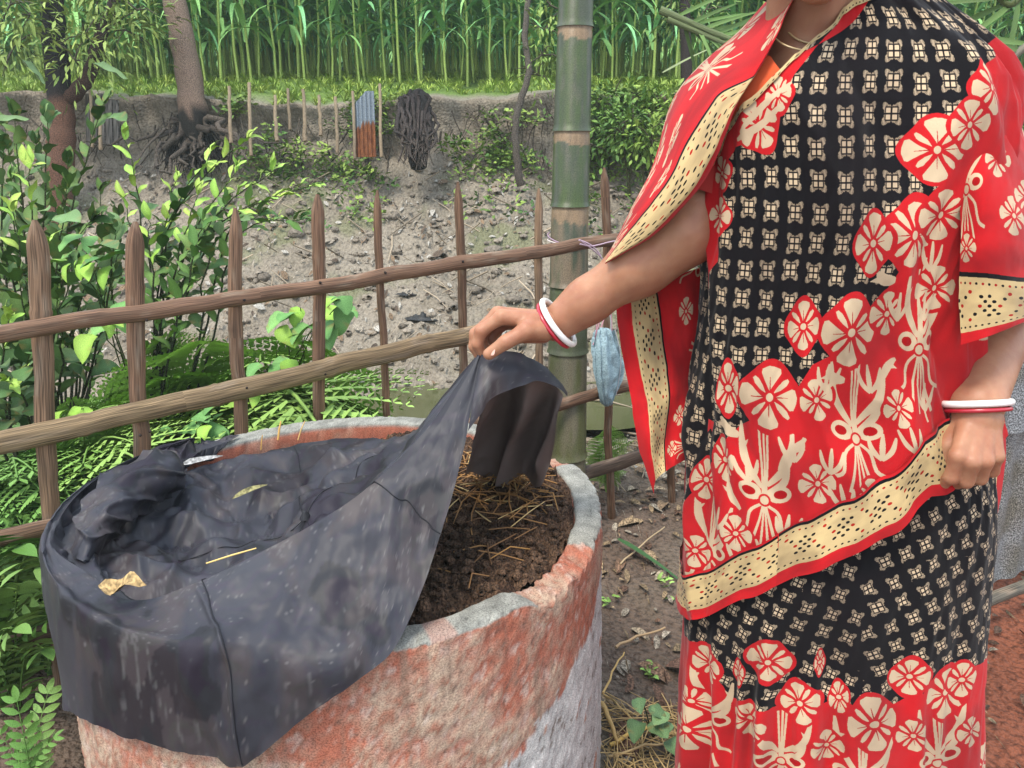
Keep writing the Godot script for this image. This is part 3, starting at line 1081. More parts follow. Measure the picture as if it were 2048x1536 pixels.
func along(sp: Array, y: float) -> Vector3:
	for k in sp.size() - 1:
		if y <= sp[k + 1].y:
			return sp[k].lerp(sp[k + 1], clampf((y - sp[k].y) / maxf(1e-5, sp[k + 1].y - sp[k].y), -3.0, 1.0))
	return sp[-1]


# ---------------------------------------------------------------- concrete ring tank
func ring(deg: float, r: float, y: float) -> Vector3:
	var a := deg_to_rad(deg)
	return Vector3(TANK.x + r * cos(a), y, TANK.z + r * sin(a))


func build_tank() -> void:
	var t := thing("compost_tank", "round concrete compost ring with worn red wash and grey cement rim", "tank", Vector3(TANK.x, 0, TANK.z))
	var prof := []
	for k in 75:
		var f := k / 74.0
		prof.append([lerpf(0.474, 0.461, f), lerpf(0.0, 0.545, f), 0])
	prof.append_array([[0.4608, 0.551, 0], [0.4604, 0.556, 0], [0.4598, 0.5595, 1], [0.458, 0.5618, 1], [0.455, 0.5626, 1], [0.449, 0.563, 1], [0.442, 0.5632, 1], [0.434, 0.563, 1], [0.427, 0.5628, 1], [0.420, 0.5622, 1], [0.416, 0.561, 1], [0.4135, 0.558, 1], [0.412, 0.550, 2]])
	for k in 12:
		prof.append([0.410, lerpf(0.54, 0.36, k / 11.0), 2])
	var w := 541
	var p := PackedVector3Array()
	var uv := PackedVector2Array()
	var col := PackedColorArray()
	var red := Color(0.43, 0.145, 0.09)
	var pink := Color(0.46, 0.26, 0.185)
	var tan_ := Color(0.50, 0.37, 0.27)
	var grey := Color(0.30, 0.295, 0.26)
	var white := Color(0.52, 0.50, 0.47)
	for q in prof:
		for s in w:
			var deg := 360.0 * s / (w - 1)
			var a := deg_to_rad(deg)
			var ca := cos(a)
			var sa := sin(a)
			var y: float = q[1]
			var r: float = q[0]
			var n1 := noise.get_noise_3d(ca * 3.0, y * 5.0, sa * 3.0)
			var n2 := fine.get_noise_3d(ca * r * 30.0, y * 28.0, sa * r * 30.0)
			var n3 := fine.get_noise_3d(ca * r * 98.0, y * 95.0, sa * r * 98.0)
			var dg := deg if deg < 180.0 else deg - 360.0
			# the cement cap is broken away between two stretches of rim
			var worn := smoothstep(17.0, 24.0, dg) * (1.0 - smoothstep(40.0, 47.0, dg))
			worn = maxf(worn, smoothstep(-60.0, -50.0, dg) * (1.0 - smoothstep(-28.0, -20.0, dg)))
			var top := clampf((y - 0.50) / 0.06, 0.0, 1.0)
			y -= worn * top * (0.018 + 0.010 * n2) + top * 0.004 * n1
			# chipped outer edge
			var chip := clampf(fine.get_noise_3d(ca * r * 40.0, 4.0, sa * r * 40.0) * 2.4 - 0.5, 0.0, 1.0) * clampf((q[0] - 0.449) / 0.011, 0.0, 1.0) * top
			y -= chip * 0.008
			r -= chip * 0.005
			if q[2] >= 1:
				r += worn * 0.004 * n3
			r += n1 * 0.004 + n2 * 0.003 + n3 * 0.0016 * (1.6 if q[2] == 0 else 1.0)
			var cl: Color
			if q[2] == 1 and worn < 0.5 + n2 * 0.3:
				cl = grey * (1.0 + n2 * 0.5 + n3 * 0.35)
				if n1 > 0.28 and dg > 60.0:
					cl = cl.lerp(red, 0.4)
			elif q[2] == 2:
				cl = red.lerp(pink, clampf(n1 * 1.5 + n2, 0.0, 0.8)) * (1.0 + 0.3 * n3)
			else:
				# red wash, rubbed off in patches
				var g := clampf(0.55 - (y - 0.36) * 3.2 + n1 * 1.7 + n2 * 1.4, 0.0, 1.0)
				cl = red.lerp(pink, clampf(g * 1.8, 0.0, 1.0)).lerp(tan_, clampf(g * 1.8 - 0.75, 0.0, 1.0))
				cl = cl.lerp(red * 0.75, clampf(n2 * 2.2 + n3 * 1.3 - 0.35, 0.0, 0.8))
				cl = cl.lerp(Color(0.20, 0.12, 0.09), clampf(-n3 * 2.5 - 0.55, 0.0, 0.8))
				cl = cl.lerp(Color(0.60, 0.52, 0.44), clampf(-n2 * 2.0 + n3 - 0.5, 0.0, 0.6))
				var drip := fine.get_noise_3d(ca * 26.0, y * 2.5, sa * 26.0)
				cl = cl.lerp(Color(0.24, 0.16, 0.115), clampf(drip * 2.6 - 0.75, 0.0, 0.55))
				# bare whitish cement low on the right
				var lim := 0.47 - absf(dg - 12.0) * 0.0040 + n1 * 0.05 + n2 * 0.02
				if dg > -80.0 and dg < 62.0 and y < lim:
					cl = white * (1.0 + 0.35 * n2 + 0.3 * n3)
					if n2 + n3 < -0.62:
						cl = Color(0.19, 0.15, 0.12)
					if n1 > 0.25 and n2 > 0.15:
						cl = pink
			p.append(Vector3(r * ca, y, r * sa))
			uv.append(Vector2(s / float(w - 1) * 4.0, y))
			col.append(cl)
	var m := mb()
	m.grid(w, prof.size(), p, uv, col, true)
	part("ring_wall", m.done(), mats.concrete, t)


func compost_y(x: float, z: float) -> float:
	var dx := x - TANK.x
	var dz := z - TANK.z
	var y := 0.541 + 0.018 * noise.get_noise_2d(dx * 5.0, dz * 5.0)
	y += 0.014 * absf(fine.get_noise_2d(dx * 22.0, dz * 22.0)) + 0.010 * fine.get_noise_2d(dx * 50.0, dz * 50.0) + 0.004 * fine.get_noise_2d(dx * 120.0, dz * 120.0)
	y -= 0.055 * smoothstep(0.12, -0.2, dx)
	y += 0.022 * exp(-(pow(x - 0.0, 2.0) + pow(z + 1.45, 2.0)) / 0.02)
	return y


func build_compost() -> void:
	var m := mb(Vector3(TANK.x, 0.5, TANK.z))
	var p := PackedVector3Array()
	var uv := PackedVector2Array()
	var col := PackedColorArray()
	var nr := 130
	var na := 361
	for r in nr:
		for a in na:
			var an := TAU * a / (na - 1)
			var rr := 0.411 * r / (nr - 1)
			var x := TANK.x + cos(an) * rr
			var z := TANK.z + sin(an) * rr
			p.append(Vector3(x, compost_y(x, z), z))
			uv.append(Vector2(x, z))
			var n := fine.get_noise_2d(x * 30.0, z * 30.0) + 0.6 * fine.get_noise_2d(x * 90.0, z * 90.0)
			col.append(Color(0.085, 0.046, 0.028).lerp(Color(0.20, 0.115, 0.068), clampf(0.45 + n * 1.3, 0.0, 1.0)))
	m.grid(na, nr, p, uv, col, true)
	var o := part("compost", m.done(), mats.soil, self, Vector3(TANK.x, 0.5, TANK.z))
	tag(o, "dark brown crumbly compost filling the concrete ring", "compost")
	# clods, small lumps
	var cl := mb()
	cl.grid(7, 5, ball(7, 5), uv_fill(35), col_fill(35), true)
	var xfs := []
	var cols := []
	for k in 1500:
		var a := rf(-0.9, 1.7)
		var r := 0.40 * sqrt(rng.randf())
		var x := TANK.x + cos(a) * r
		var z := TANK.z + sin(a) * r
		var s := rf(0.002, 0.0075) * (1.0 if rng.randf() < 0.9 else 1.6)
		xfs.append(Transform3D(Basis.from_euler(Vector3(rf(0, 3), rf(0, 6), rf(0, 3))).scaled(Vector3(s, s * rf(0.6, 1.0), s * rf(0.7, 1.3))), Vector3(x, compost_y(x, z) + s * 0.4, z)))
		cols.append(Color(0.13, 0.075, 0.045) * rf(0.5, 1.5))
	multi("compost_clods", cl.done(), mats.soil, xfs, cols, "loose dark clods lying on the compost", "clods")
	# straw heaped on the compost
	var st := mb()
	for k in 250:
		var c := Vector3(0.005, 0, -1.40) + Vector3(rng.randfn() * 0.055, 0, rng.randfn() * 0.06)
		if k > 165:
			c = Vector3(TANK.x + 0.28 + rng.randfn() * 0.08, 0, TANK.z + rng.randfn() * 0.13)
		var l := rf(0.02, 0.065)
		var a := rf(0, TAU)
		var d := Vector3(cos(a), rf(-0.12, 0.28), sin(a)) * l
		var y := compost_y(c.x, c.z) + rf(0.002, 0.016)
		if Vector2(c.x - TANK.x, c.z - TANK.z).length() + l > 0.40:
			continue
		var g := Vector3(rf(-0.012, 0.012), rf(0.0, 0.012), rf(-0.012, 0.012))
		var tone := Color(0.38, 0.20, 0.065).lerp(Color(0.17, 0.088, 0.042), rng.randf()) if rng.randf() < 0.88 else Color(0.50, 0.36, 0.16)
		st.tube([Vector3(c.x, y, c.z) - d, Vector3(c.x, y, c.z) + g, Vector3(c.x, y, c.z) + d], [0.0011, 0.0014, 0.001], 4, tone, Color(-1, 0, 0), 1.0, false)
	var so := part("straw", st.done(), mats.straw, self)
	so.set_meta("kind", "stuff")
	tag(so, "loose orange straw heaped on the compost near the far rim", "straw")
	# straws that stand out
	for q in [["long pale straw lying against the lifted plastic on the compost", Vector3(-0.1143, 0.53, -1.5273), Vector3(0.0164, 0.53, -1.4883), 0.0022, Color(0.34, 0.25, 0.09)], ["bright orange straw pointing up from the compost heap", Vector3(-0.0354, 0.53, -1.2967), Vector3(0.0057, 0.55, -1.3605), 0.0026, Color(0.60, 0.32, 0.08)], ["short straw standing by the far rim, thicker of the two upright ones", Vector3(-0.5172, 0.5529, -1.6278), Vector3(-0.5105, 0.5931, -1.6401), 0.0022, Color(0.58, 0.34, 0.10)], ["thin slanting straw standing by the far rim", Vector3(-0.473, 0.5529, -1.6278), Vector3(-0.4575, 0.5931, -1.6401), 0.0014, Color(0.58, 0.38, 0.14)], ["short dark straw leaning on the inner wall by the far rim", Vector3(-0.5515, 0.5355, -1.612), Vector3(-0.5482, 0.567, -1.6216), 0.0014, Color(0.45, 0.26, 0.08)]]:
		var a: Vector3 = q[1]
		var b: Vector3 = q[2]
		var s := mb(a)
		s.tube([a, a.lerp(b, 0.5) + Vector3(0, 0.004, 0), b], [q[3], q[3], q[3] * 0.7], 6, q[4])
		tag(part("straw_stalk", s.done(), mats.straw, self, a), q[0], "straw")


func ball(w: int, h: int) -> PackedVector3Array:
	var p := PackedVector3Array()
	for y in h:
		for x in w:
			var a := TAU * (x % (w - 1)) / (w - 1)
			var b := PI * y / (h - 1)
			var r := 1.0 + 0.25 * noise.get_noise_3d(cos(a) * sin(b) * 2.0, cos(b) * 2.0, sin(a) * sin(b) * 2.0)
			p.append(Vector3(cos(a) * sin(b), cos(b), sin(a) * sin(b)) * r)
	return p


func uv_fill(n: int) -> PackedVector2Array:
	var u := PackedVector2Array()
	u.resize(n)
	return u


func col_fill(n: int, c := Color.WHITE) -> PackedColorArray:
	var u := PackedColorArray()
	u.resize(n)
	u.fill(c)
	return u


# ---------------------------------------------------------------- black plastic sheet over the tank
func sheet_colour(q: Vector3, under := 0.0) -> Color:
	var n1 := noise.get_noise_3d(q.x * 3.0, q.y * 3.0, q.z * 3.0)
	var n2 := fine.get_noise_3d(q.x * 9.0, q.y * 4.0, q.z * 9.0)
	var n3 := fine.get_noise_3d(q.x * 80.0, q.y * 14.0, q.z * 80.0)
	var base := Color(0.023, 0.023, 0.031)
	var dust := Color(0.042, 0.041, 0.050)
	var c := base.lerp(dust, clampf(0.5 + n1 * 1.5 + n2 * 0.15, 0.0, 1.0))
	c = c.lerp(Color(0.060, 0.046, 0.044), clampf(n2 * 1.6 - n1 - 0.1, 0.0, 0.5))
	if fine.get_noise_3d(q.x * 170.0, q.y * 170.0, q.z * 170.0) > 0.55:
		c = c.lerp(Color(0.17, 0.16, 0.155), 0.4)
	# wet, darker patches with a clear outline
	if n1 + 0.35 * n2 < -0.27:
		c = c.lerp(Color(0.013, 0.012, 0.017), 0.7)
	c = c.lerp(Color(0.13, 0.125, 0.125), clampf(n3 * 2.6 + n2 * 1.6 - 1.3, 0.0, 0.4))
	return c.lerp(Color(0.16, 0.125, 0.115), under)


# rows of points (each an array of the same length) are splined both ways
func cloth_patch(m: MB, rows: Array, w: int, h: int, bump: Callable, under := 0.0) -> PackedVector3Array:
	var rs := []
	for r in rows:
		rs.append(spline(r, w))
	var cols := []
	for x in w:
		var c := []
		for r in rs:
			c.append(r[x])
		cols.append(spline(c, h))
	var p := PackedVector3Array()
	p.resize(w * h)
	for y in h:
		for x in w:
			p[y * w + x] = cols[x][y]
	# move along the local normal
	var q := p.duplicate()
	for y in h:
		for x in w:
			var dx := p[y * w + mini(x + 1, w - 1)] - p[y * w + maxi(x - 1, 0)]
			var dy := p[mini(y + 1, h - 1) * w + x] - p[maxi(y - 1, 0) * w + x]
			var n := dy.cross(dx)
			n = n.normalized() if n.length_squared() > 1e-16 else Vector3.UP
			q[y * w + x] = p[y * w + x] + n * float(bump.call(x / float(w - 1), y / float(h - 1), p[y * w + x]))
	for pass_ in 1:
		var z := q.duplicate()
		for y in range(1, h - 1):
			for x in range(1, w - 1):
				var k := y * w + x
				q[k] = z[k] * 0.4 + (z[k - 1] + z[k + 1] + z[k - w] + z[k + w]) * 0.15
	# the sheet rests on the compost and on the rim, never in them
	for k in q.size():
		var rr := Vector2(q[k].x - TANK.x, q[k].z - TANK.z).length()
		if rr < 0.405:
			q[k].y = maxf(q[k].y, compost_y(q[k].x, q[k].z) + 0.008)
		elif rr < 0.472:
			q[k].y = maxf(q[k].y, 0.571)
	var uv := PackedVector2Array()
	var col := PackedColorArray()
	for y in h:
		for x in w:
			uv.append(Vector2(x / float(w - 1), y / float(h - 1)))
			col.append(sheet_colour(q[y * w + x], under))
	m.grid(w, h, q, uv, col)
	return q


func crease(q: Vector3, f: float) -> float:
	var a := 1.0 - absf(smooth_noise.get_noise_3d(q.x * f, q.y * f * 0.5, q.z * f)) * 2.2
	return clampf(a, -1.0, 1.0)


# sharp ridges where smooth noise changes sign
func fold2(x: float, y: float) -> float:
	return pow(clampf(1.0 - absf(smooth_noise.get_noise_2d(x, y)) * 2.0, 0.0, 1.0), 2.6)


# straight sharp creases in several directions, each only in places
func crumple(q: Vector3) -> float:
	var d := 0.0
	for k in 10:
		var a := k * 2.399
		var f := 24.0 + 17.0 * k
		var s := q.x * cos(a) + q.z * sin(a) + 0.3 * q.y + 0.05 * smooth_noise.get_noise_3d(q.x * 2.0, k * 7.0, q.z * 2.0)
		var mask := clampf(0.35 + 1.7 * smooth_noise.get_noise_3d(q.x * 3.2, k * 13.0 + 3.0, q.z * 3.2), 0.0, 1.0)
		d += mask * asin(sin(s * f + k)) * 0.19 / f
	return d


func seam(t: Node3D, q: PackedVector3Array, w: int, h: int, uvs: Array) -> void:
	var pts := []
	for k in 12:
		var f := k / 11.0 * (uvs.size() - 1)
		var a := mini(int(f), uvs.size() - 2)
		var e: Vector2 = uvs[a].lerp(uvs[a + 1], f - a)
		pts.append(q[int(e.y * (h - 1)) * w + int(e.x * (w - 1))] + Vector3(0, 0.0012, 0.0008))
	var m := mb(t.position)
	m.tube(spline(pts, 60), taper(0.0008, 0.0008, 60), 5, Color(0.012, 0.012, 0.016), Color(-1, 0, 0), 1.0, false)
	part("seam", m.done(), mats.straw, t.get_node("sheet"))


func build_plastic_sheet() -> void:
	var o := ring(180, 0.2, 0.56)
	var m := mb(o)
	var hand := Vector3(-0.0467, 0.8871, -1.113)
	var crest := [ring(215, 0.452, 0.585), ring(197, 0.456, 0.592), ring(180, 0.458, 0.595), ring(164, 0.458, 0.595), ring(150, 0.457, 0.592), Vector3(-0.6125, 0.5836, -1.0098), Vector3(-0.5437, 0.5827, -0.952), Vector3(-0.4897, 0.5905, -0.9334), Vector3(-0.439, 0.6073, -0.9386), Vector3(-0.3968, 0.6222, -0.9483), Vector3(-0.3388, 0.6465, -0.9662), Vector3(-0.2797, 0.6733, -0.9849), Vector3(-0.2194, 0.7067, -1.0056), Vector3(-0.1657, 0.7477, -1.0338), Vector3(-0.1177, 0.7933, -1.0634), Vector3(-0.0755, 0.85, -1.0943), hand]
	var hem := [ring(215, 0.478, 0.47), ring(197, 0.482, 0.42), ring(180, 0.484, 0.37), ring(164, 0.484, 0.335), Vector3(-0.7009, 0.3511, -1.0261), Vector3(-0.6012, 0.4015, -0.9212), Vector3(-0.5165, 0.4222, -0.8671), Vector3(-0.444, 0.4249, -0.8379), Vector3(-0.3798, 0.427, -0.8226), Vector3(-0.3392, 0.4265, -0.8156), Vector3(-0.2648, 0.4893, -0.8173), Vector3(-0.2022, 0.5333, -0.8301), Vector3(-0.1501, 0.5712, -0.8482), Vector3(-0.1155, 0.6225, -0.9223), Vector3(-0.0928, 0.6849, -0.9727), Vector3(-0.0654, 0.7764, -1.0478), hand + Vector3(0.002, 0, 0.004)]
	var sh := []
	var lip_row := []
	for k in crest.size():
		var a: Vector3 = crest[k]
		var b: Vector3 = hem[k]
		var ang := rad_to_deg(atan2(b.z - TANK.z, b.x - TANK.x))
		if k < 13:
			var on_rim := ring(ang, 0.476, 0.572)
			if k < 5:
				sh.append(a.lerp(on_rim, 0.5) + Vector3(0, 0.006, 0))
			else:
				sh.append(a.lerp(on_rim, 0.55) + Vector3(0, 0.004, 0))
			lip_row.append(on_rim if k < 12 else a.lerp(b, 0.75))
		else:
			sh.append(a.lerp(b, 0.33))
			lip_row.append(a.lerp(b, 0.72) - Vector3(0, 0, 0.004))
	var outer := func(u: float, v: float, q: Vector3) -> float:
		var e := clampf((1.0 - u) * 10.0, 0.05, 1.0) * clampf(v * 8.0, 0.0, 1.0)
		var d := noise.get_noise_3d(q.x * 7.0, q.y * 5.0, q.z * 7.0) * 0.010 + (crease(q, 5.0) - 0.5) * 0.004
		# fold that runs to the lower corner
		var line := absf(u - (0.515 + 0.048 * v))
		d += 0.005 * exp(-pow(line / 0.006, 2.0))
		d += fine.get_noise_3d(q.x * 30.0, q.y * 12.0, q.z * 30.0) * 0.0015 + 0.45 * crumple(q)
		return maxf(d, -0.003) * e
	var qo := cloth_patch(m, [crest, sh, lip_row, hem], 300, 90, outer)
	# the part that lies on the compost, from the crest back to the far rim
	var far := [ring(216, 0.44, 0.58), ring(220, 0.43, 0.575), ring(226, 0.425, 0.572), Vector3(-0.6501, 0.557, -1.4513), Vector3(-0.6187, 0.5471, -1.5214), Vector3(-0.5804, 0.5419, -1.5617), Vector3(-0.5333, 0.5436, -1.5831), Vector3(-0.4822, 0.5513, -1.5959), Vector3(-0.4279, 0.5617, -1.5991), Vector3(-0.3692, 0.575, -1.5823), Vector3(-0.3081, 0.5914, -1.5454), Vector3(-0.2448, 0.6192, -1.4807), Vector3(-0.187, 0.661, -1.3889), Vector3(-0.1507, 0.7179, -1.3018), Vector3(-0.1138, 0.7871, -1.2184), Vector3(-0.0777, 0.8459, -1.1527), hand + Vector3(-0.001, 0, -0.004)]
	var i1 := []
	var i2 := []
	var i3 := []
	for k in crest.size():
		var a: Vector3 = crest[k]
		var b: Vector3 = far[k]
		var s := 0.048 * smoothstep(0.0, 4.0, float(k)) * (1.0 - smoothstep(9.0, 14.0, float(k)))
		i1.append(a.lerp(b, 0.12) + Vector3(0, -s * 0.75, 0))
		i2.append(a.lerp(b, 0.4) + Vector3(0, -s, 0))
		i3.append(a.lerp(b, 0.75) + Vector3(0, -s * 0.55, 0))
	var inner := func(u: float, v: float, q: Vector3) -> float:
		var e := clampf(v * 6.0, 0.0, 1.0) * clampf((1.0 - u) * 6.0, 0.02, 1.0) * clampf((1.0 - v) * 6.0, 0.25, 1.0)
		var s := 0.55 + 0.45 * smoothstep(0.75, 0.2, u)
		return -e * s * (2.3 * crumple(q) + 0.010 * fold2(u * 5.0 + v, v * 3.0) + 0.016 * smooth_noise.get_noise_3d(q.x * 4.0, 2.0, q.z * 4.0) - 0.010)
	var qi := cloth_patch(m, [crest, i1, i2, i3, far], 260, 130, inner)
	# lip folded over beside the hand and the far half, seen from beneath
	var edge := [hand + Vector3(0.002, 0.0, 0.003), Vector3(-0.0103, 0.8859, -1.1231), Vector3(0.0232, 0.8737, -1.1403), Vector3(0.0541, 0.8423, -1.1516), Vector3(0.079, 0.8085, -1.1622)]
	var lipm := [Vector3(-0.0543, 0.8361, -1.0712), Vector3(-0.0231, 0.8592, -1.0888), Vector3(0.0117, 0.8633, -1.1057), Vector3(0.0457, 0.8393, -1.1298), Vector3(0.0789, 0.8069, -1.1596)]
	var lip := [Vector3(-0.0625, 0.7893, -1.0496), Vector3(-0.0353, 0.8227, -1.0776), Vector3(-0.0029, 0.8362, -1.0922), Vector3(0.0355, 0.8422, -1.115), Vector3(0.078, 0.8045, -1.1568)]
	var soft := func(u: float, v: float, q: Vector3) -> float:
		return (noise.get_noise_3d(q.x * 9.0, q.y * 9.0, q.z * 9.0) * 0.006 + 0.5 * crumple(q)) * clampf(u * 5.0, 0.0, 1.0)
	cloth_patch(m, [edge, lipm, lip], 60, 26, soft)
	var e2 := []
	for q in edge:
		e2.append(q + Vector3(0, -0.002, -0.004))
	var c1 := [Vector3(-0.0504, 0.8009, -1.1808), Vector3(-0.0113, 0.784, -1.207), Vector3(0.0171, 0.7731, -1.2141), Vector3(0.0492, 0.7701, -1.2027), Vector3(0.0772, 0.7768, -1.1734)]
	var c2 := [Vector3(-0.0726, 0.6981, -1.2748), Vector3(-0.0213, 0.6754, -1.3097), Vector3(0.0053, 0.6774, -1.2998), Vector3(0.0444, 0.6796, -1.2796), Vector3(0.0727, 0.7099, -1.2157)]
	var c3 := [Vector3(-0.0918, 0.5829, -1.3442), Vector3(-0.0372, 0.562, -1.3796), Vector3(-0.0038, 0.5684, -1.3606), Vector3(0.0352, 0.5785, -1.3428), Vector3(0.0649, 0.6165, -1.3126)]
	var flap := func(u: float, v: float, q: Vector3) -> float:
		return (0.022 * sin(u * 13.0 + v * 3.0) + 0.012 * noise.get_noise_3d(q.x * 9.0, q.y * 5.0, q.z * 9.0)) * clampf(v * 3.0, 0.0, 1.0) * clampf((1.0 - u) * 8.0, 0.3, 1.0)
	cloth_patch(m, [e2, c1, c2, c3], 80, 60, flap, 0.85)
	# slack bundled on the left rim
	var b0 := [Vector3(-0.6268, 0.5811, -1.3854), Vector3(-0.6699, 0.6091, -1.4149), Vector3(-0.6991, 0.6184, -1.355), Vector3(-0.7178, 0.6156, -1.2705), Vector3(-0.7092, 0.6089, -1.1848), Vector3(-0.6994, 0.5882, -1.1366), Vector3(-0.6933, 0.5699, -1.1049)]
	var b1 := [Vector3(-0.6226, 0.5833, -1.3756), Vector3(-0.621, 0.6217, -1.3351), Vector3(-0.6477, 0.6282, -1.2743), Vector3(-0.6597, 0.6286, -1.1908), Vector3(-0.6607, 0.6201, -1.1255), Vector3(-0.6601, 0.597, -1.087), Vector3(-0.6661, 0.5763, -1.0702)]
	var b2 := [Vector3(-0.6226, 0.5815, -1.3751), Vector3(-0.6121, 0.5908, -1.3152), Vector3(-0.6299, 0.5989, -1.2549), Vector3(-0.6341, 0.5976, -1.1709), Vector3(-0.6371, 0.5976, -1.1186), Vector3(-0.6409, 0.5823, -1.0825), Vector3(-0.6454, 0.5741, -1.0591)]
	var b3 := [Vector3(-0.6268, 0.5756, -1.3838), Vector3(-0.6516, 0.5438, -1.374), Vector3(-0.6667, 0.5429, -1.3215), Vector3(-0.674, 0.5402, -1.2474), Vector3(-0.6749, 0.5351, -1.1936), Vector3(-0.6698, 0.536, -1.1416), Vector3(-0.6647, 0.5373, -1.1002)]
	var bun := func(u: float, v: float, q: Vector3) -> float:
		return -(0.8 * crumple(q) + 0.012 * fold2(u * 2.2, v * 2.2 + u * 1.5) - 0.004) * clampf((1.0 - u) * 5.0, 0.0, 1.0) * clampf(u * 8.0, 0.1, 1.0)
	cloth_patch(m, [b0, b1, b2, b3], 110, 60, bun)
	var t := thing("cover_sheet", "dusty black cloth sheet covering the tank, lifted at one edge by a hand", "cover sheet", o)
	var sheet := part("sheet", m.done(), mats.plastic, t)
	var hub := Vector2(0.6, 0.52)
	seam(t, qi, 260, 130, [hub, Vector2(0.70, 0.2), Vector2(0.78, 0.0)])
	seam(t, qo, 300, 90, [Vector2(0.78, 0.0), Vector2(0.82, 0.4), Vector2(0.865, 0.97)])
	seam(t, qi, 260, 130, [hub, Vector2(0.66, 0.75), Vector2(0.72, 0.99)])
	seam(t, qi, 260, 130, [hub, Vector2(0.55, 0.3), Vector2(0.53, 0.0)])
	seam(t, qo, 300, 90, [Vector2(0.53, 0.0), Vector2(0.545, 0.5), Vector2(0.5625, 0.99)])
	seam(t, qi, 260, 130, [hub, Vector2(0.5, 0.8), Vector2(0.45, 0.99)])
	seam(t, qi, 260, 130, [hub, Vector2(0.45, 0.5), Vector2(0.30, 0.45)])
	var hb := mb(o)
	var hp: Vector3 = qi[int(hub.y * 129) * 260 + int(hub.x * 259)]
	hb.tube([hp, hp + Vector3(0, 0.008, 0), hp + Vector3(0, 0.014, 0.002)], [0.010, 0.007, 0.002], 10, Color(0.02, 0.02, 0.025))
	part("knot", hb.done(), mats.plastic, sheet)


# ---------------------------------------------------------------- printed cotton, drawn as flat shapes
const RED := Color(0.70, 0.105, 0.125)
const DARKRED := Color(0.60, 0.05, 0.07)
const CREAM := Color(0.75, 0.66, 0.545)
const INK := Color(0.065, 0.055, 0.07)


func poly(im: Image, pts: Array, col: Color) -> void:
	var y0 := 1e9
	var y1 := -1e9
	for p in pts:
		y0 = minf(y0, p.y)
		y1 = maxf(y1, p.y)
	var n := pts.size()
	for y in range(maxi(0, int(floor(y0))), mini(im.get_height() - 1, int(ceil(y1))) + 1):
		var yc := y + 0.5
		var xs := PackedFloat32Array()
		for k in n:
			var a: Vector2 = pts[k]
			var b: Vector2 = pts[(k + 1) % n]
			if (a.y <= yc) != (b.y <= yc):
				xs.append(a.x + (yc - a.y) / (b.y - a.y) * (b.x - a.x))
		xs.sort()
		for k in range(0, xs.size() - 1, 2):
			var xa := int(round(xs[k]))
			var xb := int(round(xs[k + 1]))
			if xb > xa:
				im.fill_rect(Rect2i(xa, y, xb - xa, 1), col)


func disc(im: Image, c: Vector2, r: float, col: Color, sq := 1.0) -> void:
	var pts := []
	var n := 10 if r < 6.0 else 22
	for k in n:
		var a := TAU * k / n
		pts.append(c + Vector2(cos(a) * r, sin(a) * r * sq))
	poly(im, pts, col)


func stroke(im: Image, line: Array, w0: float, w1: float, col: Color) -> void:
	var l := []
	var r := []
	var n := line.size()
	for k in n:
		var d: Vector2 = (line[mini(k + 1, n - 1)] - line[maxi(k - 1, 0)]).normalized()
		var w := lerpf(w0, w1, k / float(n - 1)) * 0.5
		l.append(line[k] + Vector2(-d.y, d.x) * w)
		r.append(line[k] - Vector2(-d.y, d.x) * w)
	r.reverse()
	l.append_array(r)
	poly(im, l, col)


func curve2(pts: Array, n := 12) -> Array:
	return spline(pts, n)


func flower(im: Image, c: Vector2, r: float, rot := 0.0, sx := 1.0) -> void:
	var hull := []
	for k in 48:
		var a := TAU * k / 48.0
		var rr := r * (1.10 + 0.09 * cos(4.0 * (a - rot)))
		hull.append(c + Vector2(cos(a) * rr * sx, sin(a) * rr))
	poly(im, hull, RED)
	for k in 8:
		var a := rot + TAU * k / 8.0 + rf(-0.07, 0.07)
		var rj := rf(0.92, 1.06)
		var d := Vector2(cos(a), sin(a))
		var s := Vector2(-d.y, d.x)
		var shp := []
		if k % 2 == 0:
			for q in [[0.20, 0.02], [0.50, 0.19], [0.78, 0.35], [0.90, 0.33], [1.0, 0.10], [0.98, -0.10], [0.90, -0.33], [0.76, -0.36], [0.50, -0.18]]:
				shp.append(d * q[0] + s * q[1])
		else:
			var ln := 0.9 if k % 4 == 1 else 0.82
			for q in [[0.20, 0.015], [0.5, 0.08], [0.8, 0.11], [1.0, 0.05], [1.0, -0.05], [0.8, -0.10], [0.5, -0.08]]:
				shp.append(d * q[0] * ln + s * q[1])
		var out := []
		for q in shp:
			out.append(c + Vector2(q.x * r * sx, q.y * r) * rj)
		poly(im, out, CREAM)
		if k % 2 == 0 and r > 30.0:
			var v0 := d * 0.2
			var v1 := d * 0.62 + s * 0.03
			stroke(im, [c + Vector2(v0.x * sx, v0.y) * r, c + Vector2(v1.x * sx, v1.y) * r], r * 0.035, r * 0.015, DARKRED)
	disc(im, c, r * 0.21, RED)
	disc(im, c, r * 0.13, CREAM)


